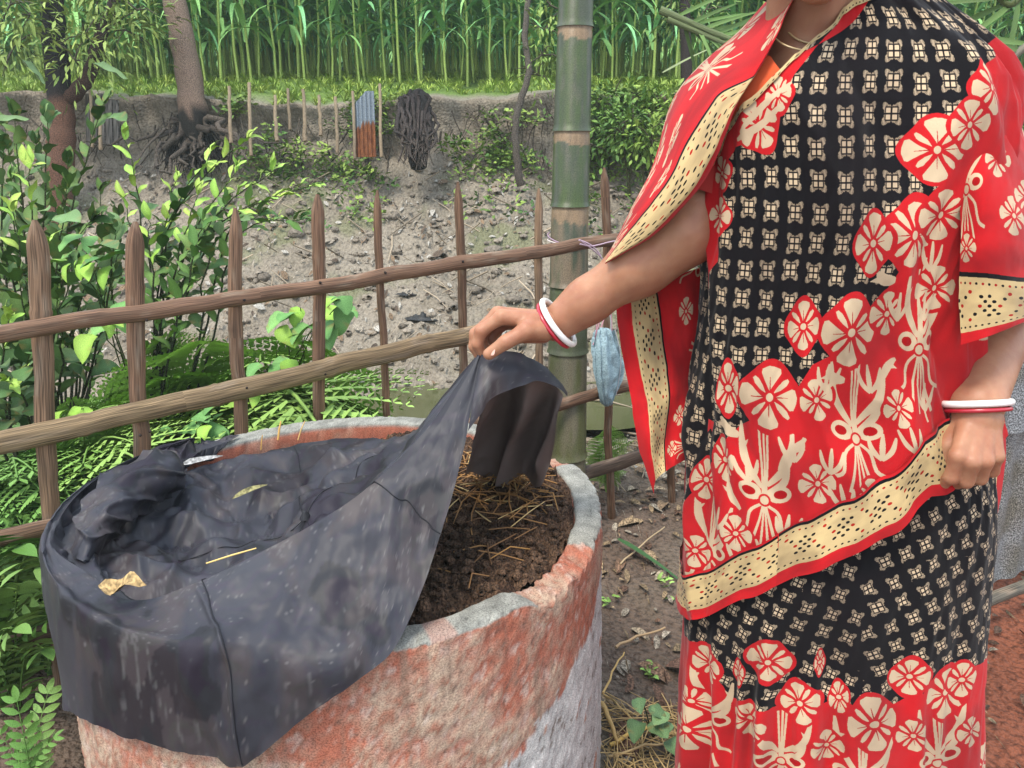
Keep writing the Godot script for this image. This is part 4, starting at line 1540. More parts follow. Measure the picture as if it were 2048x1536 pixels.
# a sprig with a barb, from a to b, bending to side
func sprig(im: Image, a: Vector2, b: Vector2, bend: float, w: float, barb := 1.0) -> void:
	var m := a.lerp(b, 0.5) + Vector2(-(b - a).y, (b - a).x).normalized() * bend
	var l := curve2([a, m, b], 12)
	var left := []
	var right := []
	for k in 12:
		var d: Vector2 = (l[mini(k + 1, 11)] - l[maxi(k - 1, 0)]).normalized()
		var ww := w * sin(PI * clampf(0.12 + k / 12.0 * 0.88, 0.0, 1.0)) * 0.5 + 1.2
		left.append(l[k] + Vector2(-d.y, d.x) * ww)
		right.append(l[k] - Vector2(-d.y, d.x) * ww)
	right.reverse()
	left.append_array(right)
	poly(im, left, CREAM)
	if barb != 0.0:
		var p: Vector2 = l[7]
		var d: Vector2 = (l[8] - l[6]).normalized()
		var s := Vector2(-d.y, d.x) * barb
		poly(im, [p - d * w * 0.9, p + s * w * 1.1 + d * w * 0.9, p + d * w * 0.35], CREAM)


func bow(im: Image, c: Vector2, s: float) -> void:
	# stems up and down
	for q in [[-9, -150, 5], [0, -165, 6], [10, -145, 5]]:
		stroke(im, [c + Vector2(q[0] * 0.3, -6) * s, c + Vector2(q[0], q[1]) * s], 5.0 * s, 5.0 * s, CREAM)
	for q in [[-34, 120, 9], [-14, 138, 6], [8, 120, 5], [26, 100, 6]]:
		stroke(im, curve2([c + Vector2(q[0] * 0.1, 8) * s, c + Vector2(q[0] * 0.45, q[1] * 0.5) * s, c + Vector2(q[0], q[1]) * s], 8), 4.0 * s, q[2] * s, CREAM)
	sprig(im, c + Vector2(-4, -14) * s, c + Vector2(-52, -84) * s, -14.0 * s, 13.0 * s, 1.0)
	sprig(im, c + Vector2(-5, -30) * s, c + Vector2(-62, -140) * s, -16.0 * s, 14.0 * s, 1.0)
	sprig(im, c + Vector2(6, -24) * s, c + Vector2(54, -150) * s, 14.0 * s, 14.0 * s, -1.0)
	for sd in [-1.0, 1.0]:
		var o := []
		var i := []
		for k in 20:
			var a := TAU * k / 20.0
			var e := Vector2(30.0 + 24.0 * cos(a), -16.0 + 18.0 * sin(a) + 8.0 * cos(a) * -0.5)
			var f := Vector2(32.0 + 13.0 * cos(a), -16.0 + 9.0 * sin(a) + 4.0 * cos(a) * -0.5)
			o.append(c + Vector2(e.x * sd, e.y) * s)
			i.append(c + Vector2(f.x * sd, f.y) * s)
		poly(im, o, CREAM)
		poly(im, i, DARKRED)
		stroke(im, curve2([c + Vector2(5 * sd, 8) * s, c + Vector2(28 * sd, 26) * s, c + Vector2(36 * sd, 62) * s, c + Vector2(58 * sd, 74) * s], 12), 6.0 * s, 8.0 * s, CREAM)
	disc(im, c, 13.0 * s, RED)
	disc(im, c, 9.0 * s, CREAM)


# one small woven looking motif: four squares in a hatched frame, pinched at the sides
func motif(im: Image, c: Vector2, s: float, rot: float) -> void:
	var ca := cos(rot)
	var sa := sin(rot)
	var xf := func(x: float, y: float) -> Vector2:
		return c + Vector2(x * ca - y * sa, (x * sa + y * ca) * 1.12) * s
	for sx in [-1, 1]:
		for sy in [-1, 1]:
			poly(im, [xf.call(2 * sx, 2 * sy), xf.call(11 * sx, 2 * sy), xf.call(11 * sx, 11 * sy), xf.call(2 * sx, 11 * sy)], CREAM)
			for k in 8:
				var pp := -8.6 + k * 2.46
				var t0 := 19.4 - absf(pp)
				var t1 := lerpf(28.5, t0 + 4.0, pow(absf(pp) / 8.6, 2.2))
				var a0 := Vector2(t0 + pp, t0 - pp) * 0.7071
				var b0 := Vector2(t1 + pp, t1 - pp) * 0.7071
				var w := Vector2(0.7071, -0.7071) * 0.74
				poly(im, [xf.call((a0.x + w.x) * sx, (a0.y + w.y) * sy), xf.call((b0.x + w.x) * sx, (b0.y + w.y) * sy), xf.call((b0.x - w.x) * sx, (b0.y - w.y) * sy), xf.call((a0.x - w.x) * sx, (a0.y - w.y) * sy)], CREAM)


# border band drawn along a line: the line is the band's middle, w its width
func band(im: Image, line: Array, w: float, inner: float, outer: float, sd: float) -> void:
	var n := line.size()
	var off := func(d: float) -> Array:
		var o := []
		for k in n:
			var t: Vector2 = (line[mini(k + 1, n - 1)] - line[maxi(k - 1, 0)]).normalized()
			o.append(line[k] + Vector2(-t.y, t.x) * d * sd)
		return o
	var strip := func(a: float, b: float, col: Color) -> void:
		var p: Array = off.call(a)
		var q: Array = off.call(b)
		q.reverse()
		p.append_array(q)
		poly(im, p, col)
	strip.call(-w * 0.5 - inner, -w * 0.5, INK)
	strip.call(-w * 0.5, w * 0.5, Color(0.74, 0.64, 0.46))
	strip.call(w * 0.5, w * 0.5 + outer, RED)
	var run := 0.0
	var nxt := 0.0
	var idx := 0
	for k in n - 1:
		var a: Vector2 = line[k]
		var b: Vector2 = line[k + 1]
		var seg := (b - a).length()
		var t := (b - a) / maxf(seg, 0.001)
		var s := Vector2(-t.y, t.x) * sd
		while nxt < run + seg:
			var p := a + t * (nxt - run)
			disc(im, p + s * w * 0.40, w * 0.022, INK)
			disc(im, p - s * w * 0.40, w * 0.022, DARKRED if idx % 2 else INK)
			# middle of the band: crosses and squares of small dots
			if idx % 6 == 0:
				for e in [[0, 0, 0], [-7, -7, 0], [7, 7, 0], [-7, 7, 0], [7, -7, 0], [0, -15, 0], [-15, 0, 1], [15, 0, 1], [0, 15, 0], [-22, 12, 0], [22, -12, 0], [-30, 20, 1], [30, -20, 1], [-13, -14, 0], [13, 14, 0]]:
					var q: Vector2 = p + t * (e[0] * w / 95.0) + s * (e[1] * w / 78.0)
					disc(im, q, w * 0.033, Color(0.62, 0.10, 0.08) if e[2] else INK)
			idx += 1
			nxt += w * 0.105
		run += seg


func blank(w: int, h: int, col: Color) -> Image:
	var im := Image.create(w, h, false, Image.FORMAT_RGB8)
	im.fill(col)
	return im


func motif_field(im: Image, rect: Rect2, px: float, py: float, s: float, rot: float, warp: float) -> void:
	var stamp := int(64 * s * (1.25 if rot != 0.0 else 1.1)) + 2
	var st := blank(stamp, stamp, INK)
	motif(st, Vector2(stamp, stamp) * 0.5, s, rot)
	var ca := cos(rot)
	var sa := sin(rot)
	for j in range(-40, 41):
		for i in range(-40, 41):
			var x := i * px
			var y := j * py
			var c := rect.get_center() + Vector2(x * ca - y * sa, x * sa + y * ca)
			c += Vector2(noise.get_noise_2d(c.x * 0.004, c.y * 0.004), noise.get_noise_2d(c.x * 0.004, c.y * 0.004 + 60.0)) * warp
			if rect.has_point(c):
				im.blit_rect(st, Rect2i(0, 0, stamp, stamp), Vector2i(c) - Vector2i(stamp / 2, stamp / 2))


func cloth_mat(im: Image) -> StandardMaterial3D:
	# a faint unevenness of the dye
	var dye := FastNoiseLite.new()
	dye.seed = 5
	dye.frequency = 0.02
	dye.fractal_octaves = 5
	var dn := dye.get_image(256, 256).get_data()
	var buf := PackedByteArray()
	buf.resize(256 * 256 * 4)
	for k in dn.size():
		buf[k * 4] = 30; buf[k * 4 + 1] = 20; buf[k * 4 + 2] = 22
		buf[k * 4 + 3] = int(clampf((dn[k] / 255.0 - 0.35) * 110.0, 0.0, 60.0))
	var veil := Image.create_from_data(256, 256, false, Image.FORMAT_RGBA8, buf)
	veil.resize(im.get_width(), im.get_height(), Image.INTERPOLATE_CUBIC)
	im.convert(Image.FORMAT_RGBA8)
	im.blend_rect(veil, Rect2i(0, 0, im.get_width(), im.get_height()), Vector2i.ZERO)
	im.convert(Image.FORMAT_RGB8)
	var m := StandardMaterial3D.new()
	m.albedo_texture = tex(im)
	m.roughness = 0.85
	m.metallic_specular = 0.2
	m.cull_mode = BaseMaterial3D.CULL_DISABLED
	m.rim_enabled = true
	m.rim = 0.15
	m.texture_repeat = true
	var wv := noise_image(1024, 1024, 0.30, 0.3, 0.7, 91, 1, 2)
	m.normal_enabled = true
	m.normal_texture = normal_tex(wv, 1.2)
	m.normal_scale = 0.5
	return m


func pallu_print() -> Image:
	var pallu_at := {Vector2i(1590, 900): Vector2(1088.3, 1238.2), Vector2i(1660, 930): Vector2(994.0, 1270.2), Vector2i(1500, 940): Vector2(1220.0, 1311.2), Vector2i(1570, 1060): Vector2(1120.7, 1458.3), Vector2i(1690, 1000): Vector2(958.7, 1362.6), Vector2i(1760, 900): Vector2(845.7, 1225.9), Vector2i(1800, 620): Vector2(784.2, 866.8), Vector2i(1860, 620): Vector2(685.4, 868.6), Vector2i(1880, 520): Vector2(679.2, 748.8), Vector2i(1740, 760): Vector2(858.2, 1047.0), Vector2i(1650, 760): Vector2(996.0, 1047.8), Vector2i(1480, 1120): Vector2(1237.5, 1573.4), Vector2i(1430, 1040): Vector2(1328.4, 1486.3), Vector2i(1540, 1110): Vector2(1153.7, 1535.4), Vector2i(1820, 880): Vector2(750.9, 1203.3), Vector2i(1850, 800): Vector2(681.8, 1100.7)}
	var im := blank(1700, 2000, INK)
	motif_field(im, Rect2(0, 0, 1700, 2000), 69.0, 72.0, 1.06, 0.0, 12.0)
	# red ground along the lower border
	var line := [Vector2(1461.6, 1496.5), Vector2(1364.0, 1335.4), Vector2(1251.9, 1193.5), Vector2(1099.1, 1105.6), Vector2(1037.4, 1009.2), Vector2(927.3, 957.8), Vector2(839.8, 818.7), Vector2(772.0, 700.7), Vector2(717.2, 587.7), Vector2(689.6, 510.3), Vector2(653.4, 413.5), Vector2(597.8, 345.8), Vector2(541.0, 306.3), Vector2(500.8, 291.3)]
	var low := [Vector2(-20, 500), Vector2(-20, 2020), Vector2(1720, 2020), Vector2(1720, 1500)]
	low.reverse()
	var area: Array = line.duplicate()
	area.append_array([Vector2(-20, 90), Vector2(-20, 2020), Vector2(1720, 2020), Vector2(1720, 1150)])
	poly(im, area, RED)
	# bouquets
	var s := 1.36
	for q in [[Vector2(1176.0, 1384.4), 1.0], [Vector2(907.4, 1202.6), 1.0], [Vector2(700.1, 970.8), 1.0], [Vector2(1351.0, 1604.0), 0.9]]:
		bow(im, q[0], s * q[1])
	for q in [[Vector2(1160.5, 1104.9), 62, -1.57, 1.0], [Vector2(1288.8, 1098.0), 52, -1.4, 0.5], [Vector2(1020.7, 1100.1), 42, -1.3, 0.9], [Vector2(1031.5, 1329.0), 40, -1.45, 1.0], [Vector2(932.4, 920.7), 62, -1.57, 1.0], [Vector2(1074.6, 915.0), 48, -1.45, 0.75], [Vector2(824.6, 879.1), 42, -1.5, 0.8], [Vector2(783.3, 1114.0), 38, -1.4, 0.9], [Vector2(781.0, 689.3), 60, -1.57, 1.1], [Vector2(895.2, 708.2), 50, -1.5, 0.75], [Vector2(683.5, 645.8), 46, -1.4, 1.4], [Vector2(738.5, 499.8), 50, -1.5, 1.3], [Vector2(651.6, 820.7), 40, -1.5, 1.4], [Vector2(1302.4, 1302.1), 46, -1.4, 0.7], [Vector2(1399.8, 1393.6), 44, -1.5, 0.8], [Vector2(1259.8, 1504.3), 38, -1.5, 1.0], [Vector2(1395.2, 1609.4), 36, -1.5, 1.0], [Vector2(876.9, 1347.4), 34, -1.4, 1.0], [Vector2(1078.4, 1481.1), 30, -1.4, 1.0], [Vector2(430, 900), 50, -1.4, 1.0], [Vector2(330, 1080), 44, -1.4, 1.0], [Vector2(240, 880), 50, -1.5, 1.0], [Vector2(330, 700), 50, -1.5, 1.0], [Vector2(420, 1250), 40, -1.5, 1.0], [Vector2(150, 1200), 50, -1.5, 1.0], [Vector2(603.0, 363.0), 44, -1.5, 1.0], [Vector2(658.3, 445.4), 40, -1.5, 1.0]]:
		flower(im, q[0], q[1] * s, q[2], q[3])
	for q in [[Vector2(1252.6, 1221.6), Vector2(1307.4, 1177.8)], [Vector2(938.5, 1046.1), Vector2(992.9, 1021.7)], [Vector2(819.1, 794.5), Vector2(869.7, 775.6)]]:
		sprig(im, q[0], q[1], 10.0, 26.0, 1.0)
	for q in [[Vector2(1132.4, 1296.3), Vector2(1057.2, 1208.5), -1.0], [Vector2(833.3, 1045.4), Vector2(775.3, 993.6), -1.0], [Vector2(1247.5, 1429.2), Vector2(1292.2, 1357.1), 1.0]]:
		sprig(im, q[0], q[1], 10.0, 22.0, q[2])
	# small sprays that fill the red ground
	for q in [[1590,900,1], [1660,930,-1], [1500,940,1], [1570,1060,-1], [1690,1000,1], [1760,900,-1], [1800,620,1], [1860,620,-1], [1880,520,1], [1740,760,1], [1650,760,-1], [1480,1120,1], [1430,1040,-1], [1540,1110,1], [1820,880,1], [1850,800,-1]]:
		var c: Vector2 = pallu_at.get(Vector2i(q[0], q[1]), Vector2(-500, 0))
		for e in 3:
			sprig(im, c + Vector2(0, 30), c + Vector2((e - 1) * 34 + 10 * q[2], -34 - 8 * (e % 2)), 7.0 * (e - 1), 11.0, 0.0)
	# red strip beside the neck opening and down the side
	poly(im, [Vector2(1032.0, 183.2), Vector2(1081.7, 247.7), Vector2(1127.0, 345.1), Vector2(1170.0, 422.3), Vector2(1225.9, 479.2), Vector2(1306.5, 494.7), Vector2(1346.8, 539.1), Vector2(1357.2, 772.8), Vector2(1500, 900), Vector2(1540, 560), Vector2(1500, 420), Vector2(1355.8, 477.7), Vector2(1247.4, 393.7), Vector2(1132.7, 289.5), Vector2(600, -10)], RED)
	for q in [[Vector2(1224.6, 445.2), 44, 0.5, 1.0], [Vector2(1162.6, 378.8), 30, 0.2, 1.0], [Vector2(1364.4, 660.2), 34, 0.0, 1.0], [Vector2(1362.2, 556.9), 30, 0.4, 1.0]]:
		flower(im, q[0], q[1] * s, q[2], q[3])
	sprig(im, Vector2(1279.2, 459.4), Vector2(1125.7, 351.6), 8.0, 14.0, 0.0)
	sprig(im, Vector2(1297.0, 477.7), Vector2(1147.7, 396.7), -8.0, 16.0, 0.0)
	return im


func skirt_print() -> Image:
	var im := blank(1700, 1600, INK)
	motif_field(im, Rect2(0, 0, 900, 1600), 66.0, 66.0, 0.96, 0.42, 22.0)
	motif_field(im, Rect2(900, 0, 800, 1600), 66.0, 66.0, 0.96, -0.3, 22.0)
	var top := [Vector2(1568.1, 734.6), Vector2(1334.3, 631.2), Vector2(1269.0, 798.1), Vector2(1148.9, 762.5), Vector2(1020.7, 749.7), Vector2(925.0, 709.9), Vector2(837.3, 761.7), Vector2(717.6, 694.0), Vector2(605.5, 659.3), Vector2(513.7, 632.1)]
	var area: Array = top.duplicate()
	area.append_array([Vector2(-20, 700), Vector2(-20, 1620), Vector2(1720, 1620), Vector2(1720, 300)])
	poly(im, area, RED)
	var s := 1.45
	for q in [[Vector2(1098.6, 968.0), 0.9], [Vector2(629.2, 961.6), 1.0], [Vector2(1336.2, 918.5), 0.9], [Vector2(869.7, 995.4), 1.0], [Vector2(150, 1350), 1.0], [Vector2(1250, 1380), 1.0], [Vector2(1500, 1350), 1.0]]:
		bow(im, q[0], s * q[1])
	for q in [[Vector2(1142.7, 605.1), 44, -1.57, 1.0], [Vector2(1192.6, 833.6), 42, -1.4, 1.0], [Vector2(1050.4, 729.6), 46, -1.3, 0.9], [Vector2(938.9, 710.4), 40, -1.3, 0.5], [Vector2(843.1, 783.8), 62, -1.4, 0.8], [Vector2(737.0, 631.7), 46, -1.57, 0.9], [Vector2(606.0, 708.5), 62, -1.57, 0.9], [Vector2(723.0, 835.0), 40, -1.4, 0.9], [Vector2(1348.7, 715.2), 46, -1.2, 0.9], [Vector2(1230.4, 677.7), 30, -1.2, 0.5], [Vector2(1396.9, 886.6), 40, -0.9, 0.9], [Vector2(999.7, 592.4), 30, -1.5, 0.35], [Vector2(967.8, 889.0), 40, -1.4, 0.9], [Vector2(513.5, 869.2), 40, -1.5, 0.8], [Vector2(553.6, 674.0), 44, -1.5, 0.8], [Vector2(460, 1330), 60, -1.5, 1.0], [Vector2(330, 1130), 60, -1.5, 1.0], [Vector2(1400, 1000), 60, 0.0, 1.0], [Vector2(1560, 1150), 50, 0.0, 1.0]]:
		flower(im, q[0], q[1] * s, q[2], q[3])
	return im


# border piece: hem at the bottom, flowers above; repeats along u
func border_print() -> Image:
	var im := blank(1400, 900, RED)
	var s := 1.15
	for q in [[120, 430], [420, 300], [760, 430], [1090, 300]]:
		bow(im, Vector2(q[0], q[1]), s)
	for q in [[110, 200, 66], [40, 300, 46], [220, 270, 44], [280, 480, 40], [420, 90, 66], [330, 160, 48], [520, 150, 44], [560, 420, 42], [760, 200, 66], [670, 270, 46], [850, 240, 44], [920, 480, 40], [1090, 90, 66], [1000, 170, 48], [1190, 150, 44], [1240, 400, 46], [1330, 240, 56], [620, 540, 36], [1340, 520, 36], [900, 60, 50], [600, 230, 40], [260, 60, 44], [1220, 560, 34], [880, 350, 44], [980, 430, 40], [820, 50, 44], [1010, 560, 36], [760, 570, 34], [1130, 450, 40], [950, 200, 40]]:
		flower(im, Vector2(q[0], q[1]), q[2] * s, -1.57 + 0.1 * sin(q[0]), 1.0)
	var line := []
	for k in 57:
		line.append(Vector2(k * 25.0, 745.0 + 4.0 * sin(k * 0.2)))
	band(im, line, 190.0, 14.0, 80.0, 1.0)
	return im


# ---------------------------------------------------------------- the woman
const BODY := [[0.5450, 0.5429, 0.5409, 0.5388, 0.5368, 0.5347, 0.5327, 0.5303, 0.5278, 0.5252, 0.5227, 0.5201, 0.5176, 0.5151, 0.5131, 0.5112, 0.5093, 0.5077, 0.5068, 0.5059, 0.5048, 0.5029, 0.5008, 0.4985, 0.4940, 0.4880, 0.4818, 0.4747, 0.4676, 0.4628, 0.4594, 0.4563, 0.4547, 0.4535, 0.4528, 0.4525, 0.4522, 0.4519, 0.4515, 0.4512, 0.4514, 0.4522, 0.4537, 0.4553, 0.4561, 0.4442, 0.4196, 0.4036, 0.3970], [-1.1000, -1.1000, -1.1000, -1.1000, -1.1000, -1.1000, -1.1000, -1.1000, -1.1000, -1.1000, -1.1000, -1.1000, -1.1000, -1.1000, -1.1000, -1.1000, -1.1000, -1.1000, -1.1000, -1.1000, -1.1000, -1.1000, -1.1000, -1.1000, -1.1000, -1.1000, -1.1000, -1.1000, -1.1000, -1.1000, -1.1000, -1.1000, -1.1000, -1.1000, -1.1000, -1.1000, -1.1000, -1.1000, -1.1000, -1.1000, -1.1000, -1.1007, -1.1045, -1.1103, -1.1182, -1.1242, -1.1228, -1.1202, -1.1200], [0.2600, 0.2578, 0.2556, 0.2534, 0.2512, 0.2489, 0.2467, 0.2446, 0.2425, 0.2404, 0.2383, 0.2362, 0.2341, 0.2322, 0.2309, 0.2298, 0.2287, 0.2274, 0.2256, 0.2238, 0.2219, 0.2193, 0.2166, 0.2138, 0.2092, 0.2036, 0.1978, 0.1911, 0.1844, 0.1798, 0.1764, 0.1735, 0.1726, 0.1722, 0.1732, 0.1750, 0.1768, 0.1790, 0.1820, 0.1850, 0.1880, 0.1896, 0.1833, 0.1627, 0.1281, 0.0955, 0.0763, 0.0690, 0.0696], [0.1750, 0.1736, 0.1722, 0.1707, 0.1693, 0.1679, 0.1665, 0.1651, 0.1638, 0.1624, 0.1610, 0.1597, 0.1583, 0.1570, 0.1556, 0.1543, 0.1529, 0.1515, 0.1500, 0.1485, 0.1469, 0.1449, 0.1428, 0.1406, 0.1377, 0.1344, 0.1311, 0.1284, 0.1260, 0.1253, 0.1256, 0.1262, 0.1277, 0.1294, 0.1310, 0.1325, 0.1340, 0.1333, 0.1290, 0.1243, 0.1170, 0.1078, 0.0975, 0.0855, 0.0706, 0.0612, 0.0627, 0.0671, 0.0708]]
const ARC := [0.0000, 0.0205, 0.0413, 0.0627, 0.0859, 0.1155, 0.1451, 0.1683, 0.1898, 0.2105, 0.2310, 0.2518, 0.2731, 0.2952, 0.3183, 0.3426, 0.3683, 0.3957, 0.4253, 0.4579, 0.5000, 0.5421, 0.5747, 0.6043, 0.6317, 0.6574, 0.6817, 0.7048, 0.7269, 0.7482, 0.7690, 0.7895, 0.8102, 0.8317, 0.8549, 0.8845, 0.9141, 0.9373, 0.9587, 0.9795, 1.0000, 1.0207, 1.0420, 1.0641, 1.0872, 1.1115, 1.1373, 1.1647, 1.1942, 1.2269, 1.2690, 1.3110, 1.3437, 1.3732, 1.4006, 1.4264, 1.4507, 1.4738, 1.4959, 1.5172, 1.5379]


func body_row(y: float) -> Array:
	var f := clampf(y / 0.03, 0.0, 47.999)
	var k := int(f)
	var g := f - k
	var o := []
	for c in 4:
		o.append(lerpf(BODY[c][k], BODY[c][k + 1], g))
	return o


func arc(deg: float) -> float:
	var f := clampf((deg + 30.0) / 6.0, 0.0, 59.999)
	var k := int(f)
	return lerpf(ARC[k], ARC[k + 1], f - k)


func body_pt(deg: float, y: float, off: float) -> Vector3:
	var b := body_row(y)
	var a := deg_to_rad(deg)
	var cc := cos(a)
	var ss := sin(a)
	return Vector3(b[0] + (b[2] + off) * signf(cc) * pow(absf(cc), 2.0 / 2.4), y, b[1] + (b[3] + off) * signf(ss) * pow(absf(ss), 2.0 / 2.4))


func lookup(tb: Array, x: float) -> float:
	for k in tb.size() - 1:
		if x <= tb[k + 1][0]:
			return lerpf(tb[k][1], tb[k + 1][1], smoothstep(0.0, 1.0, (x - tb[k][0]) / (tb[k + 1][0] - tb[k][0])) * 0.4 + 0.6 * (x - tb[k][0]) / (tb[k + 1][0] - tb[k][0]))
	return tb[-1][1]


# capsules joined with a soft minimum, meshed as surface nets
func flesh(m: MB, bones: Array, cell: float, k: float, col: Color) -> void:
	var lo := Vector3.ONE * 1e9
	var hi := Vector3.ONE * -1e9
	for b in bones:
		for e in 2:
			var r: float = b[2 + e] + 3.0 * cell + k
			lo = lo.min(b[e] - Vector3.ONE * r)
			hi = hi.max(b[e] + Vector3.ONE * r)
	var nx := int((hi.x - lo.x) / cell) + 2
	var ny := int((hi.y - lo.y) / cell) + 2
	var nz := int((hi.z - lo.z) / cell) + 2
	var acc := PackedFloat32Array()
	acc.resize(nx * ny * nz)
	for b in bones:
		var a: Vector3 = b[0]
		var d: Vector3 = b[1] - a
		var dd := maxf(d.length_squared(), 1e-10)
		var ra: float = b[2]
		var rb: float = b[3]
		var mr := maxf(ra, rb) + 5.0 * k + cell * 2.0
		var l: Vector3 = (a.min(b[1]) - Vector3.ONE * mr - lo) / cell
		var h: Vector3 = (a.max(b[1]) + Vector3.ONE * mr - lo) / cell
		for z in range(maxi(0, int(l.z)), mini(nz - 1, int(h.z) + 1) + 1):
			for y in range(maxi(0, int(l.y)), mini(ny - 1, int(h.y) + 1) + 1):
				var row := (z * ny + y) * nx
				for x in range(maxi(0, int(l.x)), mini(nx - 1, int(h.x) + 1) + 1):
					var p := lo + Vector3(x, y, z) * cell - a
					var t := clampf(p.dot(d) / dd, 0.0, 1.0)
					acc[row + x] += exp(-((p - d * t).length() - lerpf(ra, rb, t)) / k)
	for q in acc.size():
		acc[q] = -k * log(maxf(acc[q], 1e-30))
	var ids := PackedInt32Array()
	ids.resize(nx * ny * nz)
	ids.fill(-1)
	var sxy := nx * ny
	for z in nz - 1:
		for y in ny - 1:
			var row := (z * ny + y) * nx
			for x in nx - 1:
				var q := row + x
				var v0 := acc[q]
				var v1 := acc[q + 1]
				var v2 := acc[q + nx]
				var v3 := acc[q + nx + 1]
				var v4 := acc[q + sxy]
				var v5 := acc[q + sxy + 1]
				var v6 := acc[q + sxy + nx]
				var v7 := acc[q + sxy + nx + 1]
				var s := int(v0 < 0.0) + int(v1 < 0.0) + int(v2 < 0.0) + int(v3 < 0.0) + int(v4 < 0.0) + int(v5 < 0.0) + int(v6 < 0.0) + int(v7 < 0.0)
				if s == 0 or s == 8:
					continue
				var sum := Vector3.ZERO
				var n := 0
				if (v0 < 0.0) != (v1 < 0.0): sum += Vector3(v0 / (v0 - v1), 0, 0); n += 1
				if (v2 < 0.0) != (v3 < 0.0): sum += Vector3(v2 / (v2 - v3), 1, 0); n += 1
				if (v4 < 0.0) != (v5 < 0.0): sum += Vector3(v4 / (v4 - v5), 0, 1); n += 1
				if (v6 < 0.0) != (v7 < 0.0): sum += Vector3(v6 / (v6 - v7), 1, 1); n += 1
				if (v0 < 0.0) != (v2 < 0.0): sum += Vector3(0, v0 / (v0 - v2), 0); n += 1
				if (v1 < 0.0) != (v3 < 0.0): sum += Vector3(1, v1 / (v1 - v3), 0); n += 1
				if (v4 < 0.0) != (v6 < 0.0): sum += Vector3(0, v4 / (v4 - v6), 1); n += 1
				if (v5 < 0.0) != (v7 < 0.0): sum += Vector3(1, v5 / (v5 - v7), 1); n += 1
				if (v0 < 0.0) != (v4 < 0.0): sum += Vector3(0, 0, v0 / (v0 - v4)); n += 1
				if (v1 < 0.0) != (v5 < 0.0): sum += Vector3(1, 0, v1 / (v1 - v5)); n += 1
				if (v2 < 0.0) != (v6 < 0.0): sum += Vector3(0, 1, v2 / (v2 - v6)); n += 1
				if (v3 < 0.0) != (v7 < 0.0): sum += Vector3(1, 1, v3 / (v3 - v7)); n += 1
				var g := Vector3(v1 - v0 + v3 - v2 + v5 - v4 + v7 - v6, v2 - v0 + v3 - v1 + v6 - v4 + v7 - v5, v4 - v0 + v5 - v1 + v6 - v2 + v7 - v3)
				ids[q] = m.v.size()
				m.v.append(lo + (Vector3(x, y, z) + sum / n) * cell)
				m.n.append(g.normalized())
				m.t.append(Vector2.ZERO)
				var sp: Vector3 = m.v[-1]
				var tone := 1.0 + 0.16 * noise.get_noise_3d(sp.x * 14.0, sp.y * 14.0, sp.z * 14.0) + 0.10 * fine.get_noise_3d(sp.x * 60.0, sp.y * 60.0, sp.z * 60.0)
				m.c.append(Color(col.r * tone, col.g * tone * tone, col.b * tone * tone))
	for z in range(1, nz - 1):
		for y in range(1, ny - 1):
			for x in range(1, nx - 1):
				var q := (z * ny + y) * nx + x
				var a := acc[q] < 0.0
				for ax in 3:
					var st: int = [1, nx, sxy][ax]
					if a == (acc[q + st] < 0.0):
						continue
					var u: int = [nx, sxy, 1][ax]
					var w: int = [sxy, 1, nx][ax]
					var i0 := ids[q]
					var i1 := ids[q - u]
					var i2 := ids[q - u - w]
					var i3 := ids[q - w]
					if i0 < 0 or i1 < 0 or i2 < 0 or i3 < 0:
						continue
					if a:
						m.i.append_array([i0, i2, i1, i0, i3, i2])
					else:
						m.i.append_array([i0, i1, i2, i0, i2, i3])


func chain(pts: Array, r: Array) -> Array:
	var o := []
	for k in pts.size() - 1:
		o.append([pts[k], pts[k + 1], r[k], r[k + 1]])
	return o


func fold(phi: float, y: float) -> float:
	# drapery: long slanting folds plus slack
	var s := phi * 0.011 + (1.3 - y) * 1.1
	var d := 0.0085 * asin(sin(s * 10.0 + 2.6 * noise.get_noise_2d(phi * 0.012, y * 1.5))) * (0.5 + noise.get_noise_2d(phi * 0.01 + 40.0, y))
	d += 0.003 * asin(sin(s * 27.0 + 3.0 * noise.get_noise_2d(phi * 0.02, y * 2.5 + 9.0))) * clampf(0.4 + 2.0 * noise.get_noise_2d(phi * 0.015, y * 2.0 + 70.0), 0.0, 1.0)
	d += 0.011 * noise.get_noise_2d(phi * 0.022 + y * 2.0, y * 1.6 + phi * 0.006 + 20.0)
	d += 0.003 * noise.get_noise_2d(phi * 0.07 + y * 4.0, y * 3.0)
	return d


